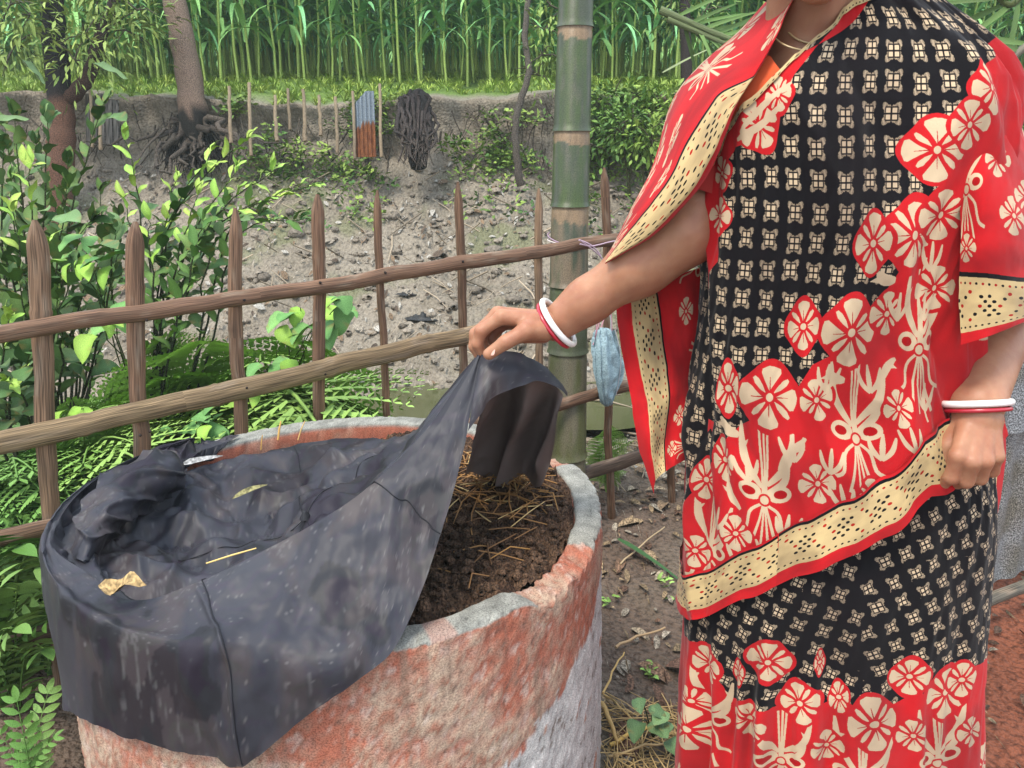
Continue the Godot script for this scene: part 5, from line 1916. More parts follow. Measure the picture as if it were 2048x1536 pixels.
func build_person() -> void:
	var foot := Vector3(0.52, 0, -1.10)
	var who := thing("person", "woman in a red and black printed sari lifting the plastic sheet with one hand", "person", foot)
	var sk := Color(0.36, 0.165, 0.095)
	var m := mb(foot)
	# right arm, neck, head, trunk and legs
	var S := Vector3(0.292, 1.225, -1.13)
	var E := Vector3(0.2412, 1.0644, -1.0992)
	var W := Vector3(0.069, 0.9307, -1.1316)
	var bones := []
	bones.append_array(chain([Vector3(0.37, 1.235, -1.125), S, E, E.lerp(W, 0.35), E.lerp(W, 0.75), W], [0.042, 0.038, 0.040, 0.0375, 0.027, 0.0205]))
	bones.append([E, E.lerp(W, 0.4) + Vector3(0.004, -0.009, 0.0), 0.031, 0.024])
	bones.append([E.lerp(W, 0.8), Vector3(0.0648, 0.9226, -1.1343), 0.022, 0.020])
	# left arm
	var S2 := Vector3(0.59, 1.215, -1.11)
	var E2 := Vector3(0.7312, 0.9644, -1.1575)
	var W2 := Vector3(0.6097, 0.8557, -0.9779)
	bones.append_array(chain([Vector3(0.52, 1.25, -1.11), S2, E2, E2.lerp(W2, 0.4), W2], [0.05, 0.042, 0.040, 0.038, 0.024]))
	bones.append([E2.lerp(W2, 0.6), Vector3(0.6076, 0.8507, -0.9868), 0.026, 0.020])
	bones.append([E2.lerp(W2, 0.6), Vector3(0.6162, 0.8538, -0.9773), 0.026, 0.020])
	# neck and chest
	bones.append([Vector3(0.392, 1.27, -1.125), Vector3(0.372, 1.40, -1.085), 0.056, 0.052])
	bones.append([Vector3(0.38, 1.235, -1.10), Vector3(0.50, 1.235, -1.10), 0.064, 0.064])
	bones.append([Vector3(0.452, 1.15, -1.09), Vector3(0.455, 0.95, -1.10), 0.105, 0.10])
	bones.append([Vector3(0.40, 1.12, -1.06), Vector3(0.50, 1.12, -1.06), 0.075, 0.075])
	bones.append([Vector3(0.455, 0.95, -1.10), Vector3(0.49, 0.78, -1.10), 0.10, 0.12])
	for sx in [-1.0, 1.0]:
		bones.append_array(chain([Vector3(0.49 + 0.08 * sx, 0.76, -1.10), Vector3(0.50 + 0.085 * sx, 0.42, -1.09), Vector3(0.505 + 0.085 * sx, 0.09, -1.12)], [0.095, 0.058, 0.036]))
		bones.append([Vector3(0.505 + 0.085 * sx, 0.035, -1.13), Vector3(0.505 + 0.10 * sx, 0.022, -0.97), 0.032, 0.020])
	flesh(m, bones, 0.0072, 0.010, sk)
	# head, on a grid of its own
	var hb := []
	var hx := 0.357
	hb.append([Vector3(0.388, 1.29, -1.12), Vector3(0.372, 1.40, -1.085), 0.055, 0.050])
	hb.append([Vector3(hx + 0.004, 1.485, -1.09), Vector3(hx, 1.475, -1.055), 0.076, 0.074])
	hb.append([Vector3(hx, 1.43, -1.04), Vector3(hx - 0.002, 1.39, -1.028), 0.056, 0.044])
	hb.append([Vector3(hx - 0.002, 1.385, -1.022), Vector3(hx - 0.004, 1.355, -0.998), 0.038, 0.022])
	for sx in [-1.0, 1.0]:
		hb.append([Vector3(hx + 0.042 * sx, 1.425, -1.065), Vector3(hx + 0.012 * sx, 1.358, -1.003), 0.018, 0.016])
		hb.append([Vector3(hx + 0.040 * sx, 1.442, -1.015), Vector3(hx + 0.030 * sx, 1.415, -1.008), 0.019, 0.017])
		hb.append([Vector3(hx + 0.012 * sx, 1.478, -0.983), Vector3(hx + 0.042 * sx, 1.476, -0.995), 0.008, 0.007])
		hb.append([Vector3(hx + 0.074 * sx, 1.462, -1.082), Vector3(hx + 0.073 * sx, 1.428, -1.076), 0.010, 0.006])
		hb.append([Vector3(hx + 0.009 * sx, 1.417, -0.972), Vector3(hx + 0.011 * sx, 1.419, -0.978), 0.006, 0.006])
		hb.append([Vector3(hx, 1.390, -0.978), Vector3(hx + 0.018 * sx, 1.391, -0.987), 0.0055, 0.004])
		hb.append([Vector3(hx, 1.382, -0.979), Vector3(hx + 0.015 * sx, 1.384, -0.988), 0.006, 0.004])
	hb.append([Vector3(hx, 1.462, -0.985), Vector3(hx, 1.422, -0.965), 0.007, 0.010])
	flesh(m, hb, 0.0042, 0.0045, sk)
	# right hand: pinches the edge of the sheet between thumb and first finger
	var rh := []
	var wr := Vector3(0.069, 0.9307, -1.1316)
	rh.append([wr, Vector3(0.0484, 0.9307, -1.1316), 0.0215, 0.020])
	rh.append([Vector3(0.0648, 0.9226, -1.1343), Vector3(0.0451, 0.9229, -1.1396), 0.020, 0.019])
	for q in [[Vector3(0.0536, 0.9339, -1.1169), Vector3(-0.0144, 0.9405, -1.1136), Vector3(-0.0449, 0.9201, -1.1126), Vector3(-0.0503, 0.9004, -1.1139), Vector3(-0.0439, 0.8863, -1.1159), 1.0], [Vector3(0.0545, 0.9324, -1.1373), Vector3(-0.0206, 0.9399, -1.1375), Vector3(-0.053, 0.9113, -1.1309), Vector3(-0.0554, 0.8929, -1.1284), Vector3(-0.0504, 0.8809, -1.1278), 1.04], [Vector3(0.0555, 0.926, -1.1563), Vector3(-0.018, 0.9329, -1.1563), Vector3(-0.0465, 0.9062, -1.1523), Vector3(-0.0435, 0.888, -1.1447), Vector3(-0.0329, 0.8812, -1.1384), 1.0], [Vector3(0.0577, 0.9177, -1.1694), Vector3(-0.0091, 0.9206, -1.1703), Vector3(-0.032, 0.8981, -1.1666), Vector3(-0.0273, 0.8858, -1.1596), Vector3(-0.0181, 0.8819, -1.1532), 0.86]]:
		rh.append_array(chain([q[0], q[1]], [0.0125, 0.0115]))
		rh.append_array(chain([q[1], q[2], q[3], q[4]], [0.0098 * q[5], 0.0092 * q[5], 0.0080 * q[5], 0.0068 * q[5]]))
	rh.append_array(chain([Vector3(0.0492, 0.9215, -1.113), Vector3(0.02, 0.9242, -1.0951), Vector3(-0.0085, 0.9097, -1.0885), Vector3(-0.033, 0.8913, -1.0913)], [0.016, 0.0125, 0.0102, 0.0088]))
	rh.append([Vector3(0.0259, 0.9309, -1.1107), Vector3(0.02, 0.9251, -1.0974), 0.013, 0.0125])
	rh.append([Vector3(0.0451, 0.9101, -1.1357), Vector3(0.0118, 0.9085, -1.13), 0.014, 0.011])
	flesh(m, rh, 0.0025, 0.0017, sk)
	# left hand: loose fist hanging by the hip
	var lh := []
	lh.append([Vector3(0.6097, 0.8588, -0.9789), Vector3(0.6043, 0.8396, -0.9646), 0.024, 0.024])
	lh.append([Vector3(0.605, 0.8507, -0.9868), Vector3(0.5979, 0.8338, -0.9712), 0.019, 0.020])
	lh.append([Vector3(0.6188, 0.8538, -0.9773), Vector3(0.6153, 0.8365, -0.9637), 0.019, 0.020])
	for q in [[Vector3(0.5945, 0.8353, -0.9633), Vector3(0.5647, 0.8009, -0.9277), Vector3(0.5643, 0.7692, -0.9326), Vector3(0.5647, 0.7533, -0.9508), Vector3(0.5633, 0.7554, -0.964), 1.0], [Vector3(0.6011, 0.8359, -0.9614), Vector3(0.5808, 0.7952, -0.9218), Vector3(0.5836, 0.7649, -0.9313), Vector3(0.5856, 0.7538, -0.953), Vector3(0.584, 0.759, -0.964), 1.04], [Vector3(0.6089, 0.8359, -0.9614), Vector3(0.599, 0.7953, -0.9249), Vector3(0.6039, 0.7669, -0.9361), Vector3(0.6052, 0.7567, -0.956), Vector3(0.6045, 0.7617, -0.9659), 1.0], [Vector3(0.6179, 0.8353, -0.9633), Vector3(0.6178, 0.7983, -0.9342), Vector3(0.6237, 0.7732, -0.9443), Vector3(0.6235, 0.7635, -0.9602), Vector3(0.6224, 0.7671, -0.9686), 0.88]]:
		lh.append_array(chain([q[0], q[1]], [0.0145, 0.0098]))
		lh.append_array(chain([q[1], q[2], q[3], q[4]], [0.0100 * q[5], 0.0086 * q[5], 0.0080 * q[5], 0.0070 * q[5]]))
	lh.append_array(chain([Vector3(0.5922, 0.829, -0.975), Vector3(0.5732, 0.7995, -0.9659), Vector3(0.5667, 0.7768, -0.9642), Vector3(0.5641, 0.7602, -0.9644)], [0.016, 0.0125, 0.0105, 0.0088]))
	lh.append([Vector3(0.5926, 0.8213, -0.9674), Vector3(0.6016, 0.8122, -0.9458), 0.014, 0.012])
	flesh(m, lh, 0.0025, 0.0019, sk)
	var body := part("body", m.done(), mats.skin, who)
	# thumb nail
	m = mb(foot)
	m.leaf(Vector3(-0.024, 0.9004, -1.0789), (Vector3(-0.0356, 0.89, -1.0851) - Vector3(-0.024, 0.9004, -1.0789)), Vector3(0.05, 0.75, 0.65), 0.0125, 0.0095, 0.2, -0.25, Color(0.62, 0.37, 0.30), 5)
	part("thumb_nail", m.done(), mats.straw, body)
	# hair and eyes
	m = mb(foot)
	flesh(m, [[Vector3(hx + 0.004, 1.505, -1.105), Vector3(hx + 0.002, 1.508, -1.078), 0.080, 0.077], [Vector3(hx - 0.03, 1.532, -1.028), Vector3(hx + 0.03, 1.532, -1.028), 0.028, 0.028], [Vector3(hx - 0.058, 1.505, -1.035), Vector3(hx - 0.068, 1.455, -1.065), 0.016, 0.013], [Vector3(hx + 0.058, 1.505, -1.035), Vector3(hx + 0.068, 1.455, -1.065), 0.016, 0.013], [Vector3(hx + 0.004, 1.43, -1.15), Vector3(hx + 0.004, 1.40, -1.17), 0.045, 0.04], [Vector3(hx - 0.07, 1.48, -1.09), Vector3(hx - 0.075, 1.44, -1.11), 0.018, 0.016], [Vector3(hx + 0.078, 1.48, -1.09), Vector3(hx + 0.08, 1.44, -1.11), 0.018, 0.016]], 0.006, 0.006, Color(0.012, 0.010, 0.010))
	part("hair", m.done(), mats.bark, who)
	for sx in [-1.0, 1.0]:
		m = mb(foot)
		m.add(eye_ball(), Transform3D(Basis.IDENTITY.scaled(Vector3(0.0115, 0.0058, 0.006)), Vector3(hx + 0.027 * sx, 1.462, -0.9895)))
		part("eye", m.done(), mats.straw, body)
	for sx in [-1.0, 1.0]:
		m = mb(foot)
		m.tube(spline([Vector3(hx + 0.012 * sx, 1.482, -0.976), Vector3(hx + 0.028 * sx, 1.487, -0.982), Vector3(hx + 0.046 * sx, 1.480, -0.995)], 8), [0.001, 0.0022, 0.0026, 0.0027, 0.0025, 0.002, 0.0015, 0.0006], 6, Color(0.014, 0.011, 0.010))
		part("eyebrow", m.done(), mats.bark, body)
	for k in 2:
		m = mb(foot)
		var ly := 1.3905 - 0.008 * k
		m.tube(spline([Vector3(hx - 0.020, 1.387, -0.984), Vector3(hx - 0.008, ly + 0.001, -0.9705), Vector3(hx, ly, -0.9695), Vector3(hx + 0.008, ly + 0.001, -0.9705), Vector3(hx + 0.020, 1.387, -0.984)], 13), [0.001, 0.0026, 0.0036, 0.0042, 0.0044, 0.0044, 0.0042, 0.0044, 0.0044, 0.0042, 0.0036, 0.0026, 0.001], 8, Color(0.30, 0.105, 0.08))
		part("lip", m.done(), mats.skin, body)
	# blouse
	var blouse := plain(Color(0.62, 0.10, 0.035), 0.8, 0.2)
	m = mb(foot)
	var p := PackedVector3Array()
	var uv := PackedVector2Array()
	var neck := [[0.0, 1.30], [60.0, 1.27], [90.0, 1.235], [112.0, 1.235], [128.0, 1.262], [142.0, 1.285], [165.0, 1.29], [200.0, 1.30], [270.0, 1.31], [360.0, 1.30]]
	for r in 30:
		for s in 91:
			var ph := 360.0 * s / 90.0
			var y := lerpf(lookup(neck, ph), 0.92, r / 29.0)
			p.append(body_pt(ph, y, lerpf(-0.022, 0.002, smoothstep(104.0, 122.0, ph) * (1.0 - smoothstep(168.0, 185.0, ph))) + 0.004 * noise.get_noise_2d(ph * 0.05, y * 9.0)))
			uv.append(Vector2(s / 90.0, r / 29.0))
	m.grid(91, 30, p, uv, col_fill(91 * 30), true)
	part("blouse", m.done(), blouse, who)
	m = mb(foot)
	m.tube(spline([S + Vector3(0.02, 0.0, 0), S.lerp(E, 0.2), S.lerp(E, 0.45), S.lerp(E, 0.72)], 12), [0.036, 0.044, 0.049, 0.052, 0.0545, 0.0545, 0.0545, 0.0545, 0.054, 0.0535, 0.053, 0.052], 24, Color.WHITE, Color(-1, 0, 0), 1.0, false)
	part("blouse_sleeve", m.done(), plain(Color(0.36, 0.035, 0.03), 0.85, 0.2), who)
	# skirt of the sari
	m = mb(foot)
	p = PackedVector3Array()
	uv = PackedVector2Array()
	var w := 361
	var h := 150
	for r in h:
		for s in w:
			var ph := -30.0 + 360.0 * s / (w - 1)
			var y := lerpf(0.80, 0.012, r / float(h - 1))
			var low := smoothstep(0.62, 0.22, y)
			var f := 0.005 * noise.get_noise_2d(ph * 0.03, y * 2.0) + 0.004 * noise.get_noise_2d(ph * 0.09 + y * 5.0, y * 3.0)
			# front pleats, narrow above and wider below
			var g := exp(-pow((ph - 118.0 + (0.4 - y) * 15.0) / 42.0, 2.0))
			var wv := sin(ph * 0.42 + 3.0 * noise.get_noise_2d(ph * 0.02, y * 0.7))
			f += low * g * 0.013 * signf(wv) * pow(absf(wv), 0.55)
			f += low * 0.006 * sin(ph * 0.16 + y * 2.0)
			# deep fold on the tank side
			f -= 0.020 * low * exp(-pow((ph - 158.0) / 5.0, 2.0)) - 0.012 * low * exp(-pow((ph - 170.0) / 9.0, 2.0))
			# creases that pull from the hip
			var cr := sin((ph - 90.0) * 0.05 + (0.62 - y) * 26.0)
			f += 0.0045 * cr * smoothstep(0.25, 0.45, y) * smoothstep(0.72, 0.55, y) * exp(-pow((ph - 110.0) / 50.0, 2.0))
			p.append(body_pt(ph, y, f))
			uv.append(Vector2(arc(ph), (0.75 - y) / 0.75))
	m.grid(w, h, p, uv, col_fill(w * h), true)
	part("sari_skirt", m.done(), cloth_mat(skirt_print()), who)
	# drape of the sari over the bust, from the far shoulder to the slanting hem
	var hem := [[-30.0, 0.80], [2.0, 0.815], [40.0, 0.785], [78.5, 0.7376], [89.1, 0.6872], [98.4, 0.6544], [114.2, 0.6154], [132.5, 0.5667], [158.5, 0.498], [167.2, 0.478], [185.0, 0.468], [210.0, 0.50], [250.0, 0.62], [300.0, 0.75], [330.0, 0.80]]
	var top := [[-30.0, 1.42], [20.0, 1.42], [50.0, 1.40], [101.5, 1.3454], [108.6, 1.3357], [117.7, 1.3040], [122.2, 1.2804], [128.3, 1.2581], [140.2, 1.2273], [153.5, 1.1998], [159.6, 1.1718], [176.0, 1.14], [190.0, 1.12], [215.0, 1.16], [250.0, 1.34], [280.0, 1.42], [330.0, 1.42]]
	var bandm := cloth_mat(border_print())
	m = mb(foot)
	p = PackedVector3Array()
	uv = PackedVector2Array()
	h = 240
	for r in h:
		for s in w:
			var ph := -30.0 + 360.0 * s / (w - 1)
			var y := lerpf(lookup(top, ph), lookup(hem, ph), r / float(h - 1))
			var e := smoothstep(1.43, 1.27, y)
			var off := 0.014 + fold(ph, y) * e
			off += 0.010 * e * exp(-pow((ph - 60.0 - (y - 1.2) * 120.0) / 6.0, 2.0)) * smoothstep(1.0, 1.2, y)
			off -= 0.004 * exp(-pow((ph - 163.0) / 4.0, 2.0)) * smoothstep(1.2, 1.0, y)
			p.append(body_pt(ph, y, off))
			uv.append(Vector2(arc(ph), (1.43 - y) / 1.03))
	m.grid(w, h, p, uv, col_fill(w * h), true)
	part("sari_drape", m.done(), cloth_mat(pallu_print()), who)
	# border of the drape: a doubled strip along its hem and one along the neck opening
	m = mb(foot)
	border_strip(m, hem, -0.080, 0.0015, 0.0195, -28.0, 200.0, 0.745, 1.0)
	part("sari_border", m.done(), bandm, who)
	m = mb(foot)
	border_strip(m, top, -0.008, 0.003, 0.017, 58.0, 176.0, 0.885, 0.925)
	part("neck_border", m.done(), bandm, who)
	# shawl end over the near shoulder
	m = mb(foot)
	shawl(m, [[Vector3(0.4024, 1.4115, -1.2211), Vector3(0.3949, 1.403, -1.2812), Vector3(0.3359, 1.3396, -1.2618), Vector3(0.277, 1.2903, -1.2467), Vector3(0.2365, 1.241, -1.2317), Vector3(0.2107, 1.1565, -1.2058), Vector3(0.1753, 1.086, -1.1843), Vector3(0.1402, 1.0198, -1.1536)],
		[Vector3(0.3837, 1.3989, -1.1544), Vector3(0.3654, 1.3755, -1.1578), Vector3(0.3151, 1.3246, -1.1526), Vector3(0.2612, 1.2744, -1.1373), Vector3(0.2235, 1.228, -1.1231), Vector3(0.1977, 1.1531, -1.1107), Vector3(0.162, 1.0864, -1.1112), Vector3(0.1331, 1.0247, -1.1185)],
		[Vector3(0.3672, 1.3854, -1.098), Vector3(0.3466, 1.3514, -1.0824), Vector3(0.3037, 1.294, -1.0596), Vector3(0.2539, 1.2375, -1.0424), Vector3(0.2214, 1.1899, -1.033), Vector3(0.1975, 1.1354, -1.0321), Vector3(0.1619, 1.0776, -1.0614), Vector3(0.1301, 1.0255, -1.0926)],
		[Vector3(0.3567, 1.3773, -1.0694), Vector3(0.3358, 1.3351, -1.0492), Vector3(0.3005, 1.2732, -1.0219), Vector3(0.2643, 1.2213, -1.006), Vector3(0.2384, 1.1664, -0.9997), Vector3(0.2102, 1.1122, -1.0093), Vector3(0.1707, 1.0621, -1.041), Vector3(0.1283, 1.0243, -1.0817)],
		[Vector3(0.3616, 1.3754, -1.0897), Vector3(0.3358, 1.3315, -1.0627), Vector3(0.3042, 1.2699, -1.0293), Vector3(0.2754, 1.2302, -1.014), Vector3(0.2526, 1.165, -1.0097), Vector3(0.2325, 1.1211, -1.0225), Vector3(0.188, 1.066, -1.0474), Vector3(0.1282, 1.0209, -1.0859)]], 120, 60, [0.16, 0.30, 0.70, 0.90, 1.0], 0.86, 0.005, false, true)
	part("shawl_end", m.done(), bandm, who)
	# its loose end hanging beneath the arm
	m = mb(foot)
	shawl(m, [[Vector3(0.317, 1.0099, -1.2028), Vector3(0.3181, 0.9203, -1.1859), Vector3(0.3161, 0.8292, -1.1685), Vector3(0.3107, 0.7625, -1.1481), Vector3(0.2929, 0.7196, -1.135)],
		[Vector3(0.2728, 0.9969, -1.1884), Vector3(0.2668, 0.9196, -1.1543), Vector3(0.2751, 0.835, -1.1493), Vector3(0.269, 0.7656, -1.1177), Vector3(0.2599, 0.7169, -1.1133)],
		[Vector3(0.2218, 0.9841, -1.174), Vector3(0.2332, 0.9152, -1.1739), Vector3(0.2406, 0.8336, -1.128), Vector3(0.237, 0.7548, -1.1248), Vector3(0.2331, 0.7117, -1.0908)],
		[Vector3(0.1784, 0.9769, -1.1718), Vector3(0.1828, 0.9147, -1.1423), Vector3(0.1993, 0.8264, -1.1258), Vector3(0.2066, 0.7583, -1.0945), Vector3(0.2177, 0.6933, -1.0956)],
		[Vector3(0.1542, 0.9716, -1.1806), Vector3(0.1587, 0.9246, -1.1663), Vector3(0.1753, 0.8306, -1.1376), Vector3(0.192, 0.7439, -1.111), Vector3(0.2164, 0.6688, -1.0985)]], 70, 60, [0.25, 0.5, 0.68, 0.93, 1.0], 0.95, 0.007)
	part("shawl_tail", m.done(), bandm, who)
	# the drape's wide fall over the other arm
	m = mb(foot)
	shawl(m, [[Vector3(0.653, 1.2818, -1.15), Vector3(0.5868, 1.2228, -1.0431), Vector3(0.5413, 1.1551, -0.9806), Vector3(0.5412, 1.0684, -0.9593), Vector3(0.5497, 0.9963, -0.9529), Vector3(0.5554, 0.9411, -0.9465)],
		[Vector3(0.6564, 1.2818, -1.15), Vector3(0.5969, 1.2194, -1.0316), Vector3(0.5581, 1.1556, -0.9598), Vector3(0.5617, 1.0708, -0.9391), Vector3(0.5756, 0.9992, -0.9381), Vector3(0.5804, 0.9553, -0.9352)],
		[Vector3(0.666, 1.2814, -1.1603), Vector3(0.6281, 1.2142, -1.0509), Vector3(0.6089, 1.149, -0.9892), Vector3(0.6162, 1.062, -0.9626), Vector3(0.6341, 0.9944, -0.9628), Vector3(0.6393, 0.9662, -0.9646)],
		[Vector3(0.6935, 1.2797, -1.2017), Vector3(0.6904, 1.2038, -1.1262), Vector3(0.6942, 1.1336, -1.0733), Vector3(0.7107, 1.0452, -1.0463), Vector3(0.7365, 0.9847, -1.0487), Vector3(0.7365, 0.9641, -1.0424)],
		[Vector3(0.7239, 1.2707, -1.2617), Vector3(0.7663, 1.1992, -1.2502), Vector3(0.8018, 1.1197, -1.2259), Vector3(0.8292, 1.0245, -1.2073), Vector3(0.8499, 0.957, -1.1971), Vector3(0.8499, 0.935, -1.1904)]], 60, 90, [0.0, 0.25, 0.5, 0.75, 1.0], 0.30, 0.005, true)
	part("sari_sleeve_fall", m.done(), bandm, who)
	# edge of the sari that hangs behind the hip
	m = mb(foot)
	shawl(m, [[Vector3(0.6946, 0.8214, -1.0929), Vector3(0.6982, 0.7655, -1.0758), Vector3(0.7028, 0.7056, -1.068), Vector3(0.7029, 0.6446, -1.0598)], [Vector3(0.7193, 0.8152, -1.1119), Vector3(0.7237, 0.7583, -1.0945), Vector3(0.7269, 0.6974, -1.0864), Vector3(0.7179, 0.6365, -1.0677)], [Vector3(0.7469, 0.8058, -1.1404), Vector3(0.753, 0.7475, -1.1226), Vector3(0.7484, 0.6819, -1.1026), Vector3(0.7362, 0.6236, -1.0847)]], 30, 16, [0.80, 0.93, 1.0], 0.4, 0.003)
	part("sari_back_edge", m.done(), bandm, who)
	# bangles: a white shell one and a red one on each wrist
	for q in [[Vector3(0.0647, 0.9258, -1.1332), (W - E).normalized(), 0.0385, 0.006], [Vector3(0.6083, 0.8513, -0.9766), Vector3(0.05, -0.97, 0.30).normalized(), 0.0385, 0.004]]:
		for k in 2:
			m = mb(foot)
			var n: Vector3 = q[1]
			var u := n.cross(Vector3.FORWARD).normalized()
			var v := n.cross(u)
			var pts := []
			for s in 49:
				var a := TAU * s / 48.0
				pts.append(q[0] + n * (0.0085 * (k - 0.5)) + (u * cos(a) + v * sin(a)) * (q[2] - 0.001 * k))
			m.tube(pts, taper(0.0046 if k == 0 else 0.003, 0.0046 if k == 0 else 0.003, 49), 10, Color(0.82, 0.80, 0.77) if k == 0 else Color(0.38, 0.015, 0.03), Color(-1, 0, 0), 1.0, false)
			var b := part("bangle", m.done(), mats.gloss, who)
			b.set_meta("label", "white shell bangle" if k == 0 else "thin dark red bangle")
	# two thin necklaces
	for q in [[Vector3(0.4024, 1.3648, -1.2068), Vector3(0.3649, 1.3581, -1.1629), Vector3(0.3457, 1.3343, -1.1033), Vector3(0.3466, 1.312, -1.0704), Vector3(0.3616, 1.3, -1.0562), Vector3(0.3916, 1.3, -1.0667), Vector3(0.4357, 1.3217, -1.1204)], [Vector3(0.3814, 1.3581, -1.2047), Vector3(0.3428, 1.3343, -1.1242), Vector3(0.3259, 1.312, -1.0704), Vector3(0.3307, 1.2979, -1.0483), Vector3(0.3517, 1.2886, -1.035), Vector3(0.3898, 1.287, -1.0418), Vector3(0.4444, 1.3142, -1.1076)]]:
		m = mb(foot)
		m.tube(spline(q, 40), taper(0.0013, 0.0013, 40), 6, Color(0.50, 0.36, 0.18))
		part("necklace", m.done(), mats.gloss, who)


func eye_ball() -> MB:
	var e := mb()
	var c := PackedColorArray()
	for y in 9:
		for x in 13:
			c.append(Color(0.7, 0.68, 0.65))
	e.grid(13, 9, ball(13, 9), uv_fill(117), c, true)
	for k in e.v.size():
		if e.v[k].z > 0.6 and absf(e.v[k].x) < 0.5:
			e.c[k] = Color(0.02, 0.012, 0.01)
	return e


# strip that follows an edge of the drape; lo/hi are heights above the edge
func border_strip(m: MB, tb: Array, up: float, proud: float, off: float, a0: float, a1: float, v0: float, v1: float) -> void:
	var p := PackedVector3Array()
	var uv := PackedVector2Array()
	var w := 260
	var h := 22
	for r in h:
		for s in w:
			var ph := lerpf(a0, a1, s / float(w - 1))
			var f := r / float(h - 1)
			var y := lookup(tb, ph) + (-up) * (1.0 - f) if up < -0.05 else lookup(tb, ph) + up * f + 0.002
			var e := smoothstep(1.43, 1.27, y)
			var o := off - 0.014 + 0.014 + fold(ph, y) * e
			p.append(body_pt(ph, y, o))
			uv.append(Vector2(arc(ph) * 1.5, lerpf(0.695, 1.0, f) if up < -0.05 else lerpf(v0, v1, f)))
	m.grid(w, h, p, uv, col_fill(w * h))


func shawl(m: MB, rows: Array, w: int, h: int, vs: Array, ulen: float, amp: float, down := false, late := false) -> void:
	var rs := []
	for r in rows:
		rs.append(spline(r, w))
	var p := PackedVector3Array()
	var uv := PackedVector2Array()
	var n := rows.size()
	for y in h:
		for x in w:
			var c := []
			for r in rs:
				c.append(r[x])
			var f := y / float(h - 1) * (n - 1)
			var a := mini(int(f), n - 2)
			var q: Vector3 = crom(c[maxi(a - 1, 0)], c[a], c[a + 1], c[mini(a + 2, n - 1)], f - a)
			q += Vector3(0.4, 0.2, 1.0) * amp * noise.get_noise_3d(q.x * 9.0, q.y * 9.0, q.z * 9.0)
			p.append(q)
			var vv: float = lerpf(vs[a], vs[a + 1], f - a)
			if late:
				vv *= lerpf(0.68, 1.0, smoothstep(0.26, 0.44, x / float(w - 1)))
			if down:
				uv.append(Vector2(0.52 + vv * 0.30, 0.02 + 0.98 * pow(x / float(w - 1), 1.0)))
			else:
				uv.append(Vector2(x / float(w - 1) * ulen * 0.55 + 0.1, vv))
	m.grid(w, h, p, uv, col_fill(w * h))


# ---------------------------------------------------------------- plants behind and beside the fence
var leaf_sets := {}


func leaf_set(called: String, shape: int, aspect: float, c0: Color, c1: Color, n := 8) -> Array:
	if not leaf_sets.has(called):
		var o := []
		for k in n:
			var m := mb()
			var c := c0.lerp(c1, k / float(n - 1))
			m.leaf(Vector3.ZERO, Vector3(0, 0.12, 1), Vector3.UP, 1.0, aspect * rf(0.75, 1.15), rf(-0.2, 1.3), rf(0.05, 0.6), c * rf(0.75, 1.2), 9, shape)
			var ph := rf(0, 6.0)
			for q in m.v.size():
				m.v[q] += Vector3(0.03 * sin(m.v[q].z * 7.0 + ph), 0.035 * sin(m.v[q].z * 11.0 + m.v[q].x * 9.0 + ph), 0)
				if q % 3 == 1:
					m.c[q] = m.c[q] * 1.35
				elif rng.randf() < 0.10:
					m.c[q] = m.c[q].lerp(Color(0.26, 0.19, 0.06), rf(0.3, 0.9))
			o.append(m.done())
		leaf_sets[called] = o
	return leaf_sets[called]


func put_leaf(t: Node3D, meshes: Array, at: Vector3, dir: Vector3, ln: float, roll := 0.5, on: Node3D = null) -> void:
	var up := Vector3(rf(-roll, roll), 1, rf(-roll, roll) + 0.25)
	dir = dir.normalized()
	var x := up.cross(dir).normalized()
	var y := dir.cross(x)
	var o := part("leaf", meshes[rng.randi() % meshes.size()], mats.leaf, on if on else t)
	o.transform = Transform3D(Basis(x, y, dir).scaled(Vector3.ONE * ln), at - t.position)


# a woody branch with alternate leaves
func branch(t: Node3D, pts: Array, r0: float, gap: float, ln: float, meshes: Array, young: Array, bark: Color, from := 0.25) -> void:
	var sp: Array = wiggle(spline(pts, 14), 0.012, 0.8, pts[0].x * 37.0 + pts[-1].y * 11.0)
	var m := mb(t.position)
	m.tube(sp, taper(r0, 0.0012, 14), 6, bark, bark.lerp(Color(0.10, 0.16, 0.04), 0.6))
	var br := part("branch", m.done(), mats.bark, t)
	var total := 0.0
	for k in 13:
		total += (sp[k + 1] - sp[k]).length()
	var run := 0.0
	var nxt := total * from
	var side := rf(0, TAU)
	for k in 13:
		var seg: float = (sp[k + 1] - sp[k]).length()
		var dir: Vector3 = (sp[k + 1] - sp[k]).normalized()
		while nxt < run + seg:
			var p: Vector3 = sp[k].lerp(sp[k + 1], (nxt - run) / seg)
			var sx := dir.cross(Vector3.UP).normalized()
			var sy := sx.cross(dir)
			var out := (sx * cos(side) + sy * sin(side) * 0.7)
			var tip := nxt > total * 0.86
			put_leaf(t, young if tip and not young.is_empty() else meshes, p, dir * (0.55 if not tip else 0.9) + out + Vector3(0, 0.15, 0), ln * rf(0.65, 1.15) * (0.8 if tip else 1.0), 0.5, br)
			side += 2.4 + rf(-0.4, 0.4)
			nxt += gap * rf(0.7, 1.3)
		run += seg
	for k in 3:
		put_leaf(t, young if not young.is_empty() else meshes, sp[13], (sp[13] - sp[11]).normalized() + Vector3(rf(-0.7, 0.7), rf(-0.1, 0.6), rf(-0.7, 0.7)), ln * rf(0.55, 0.8), 0.5, br)


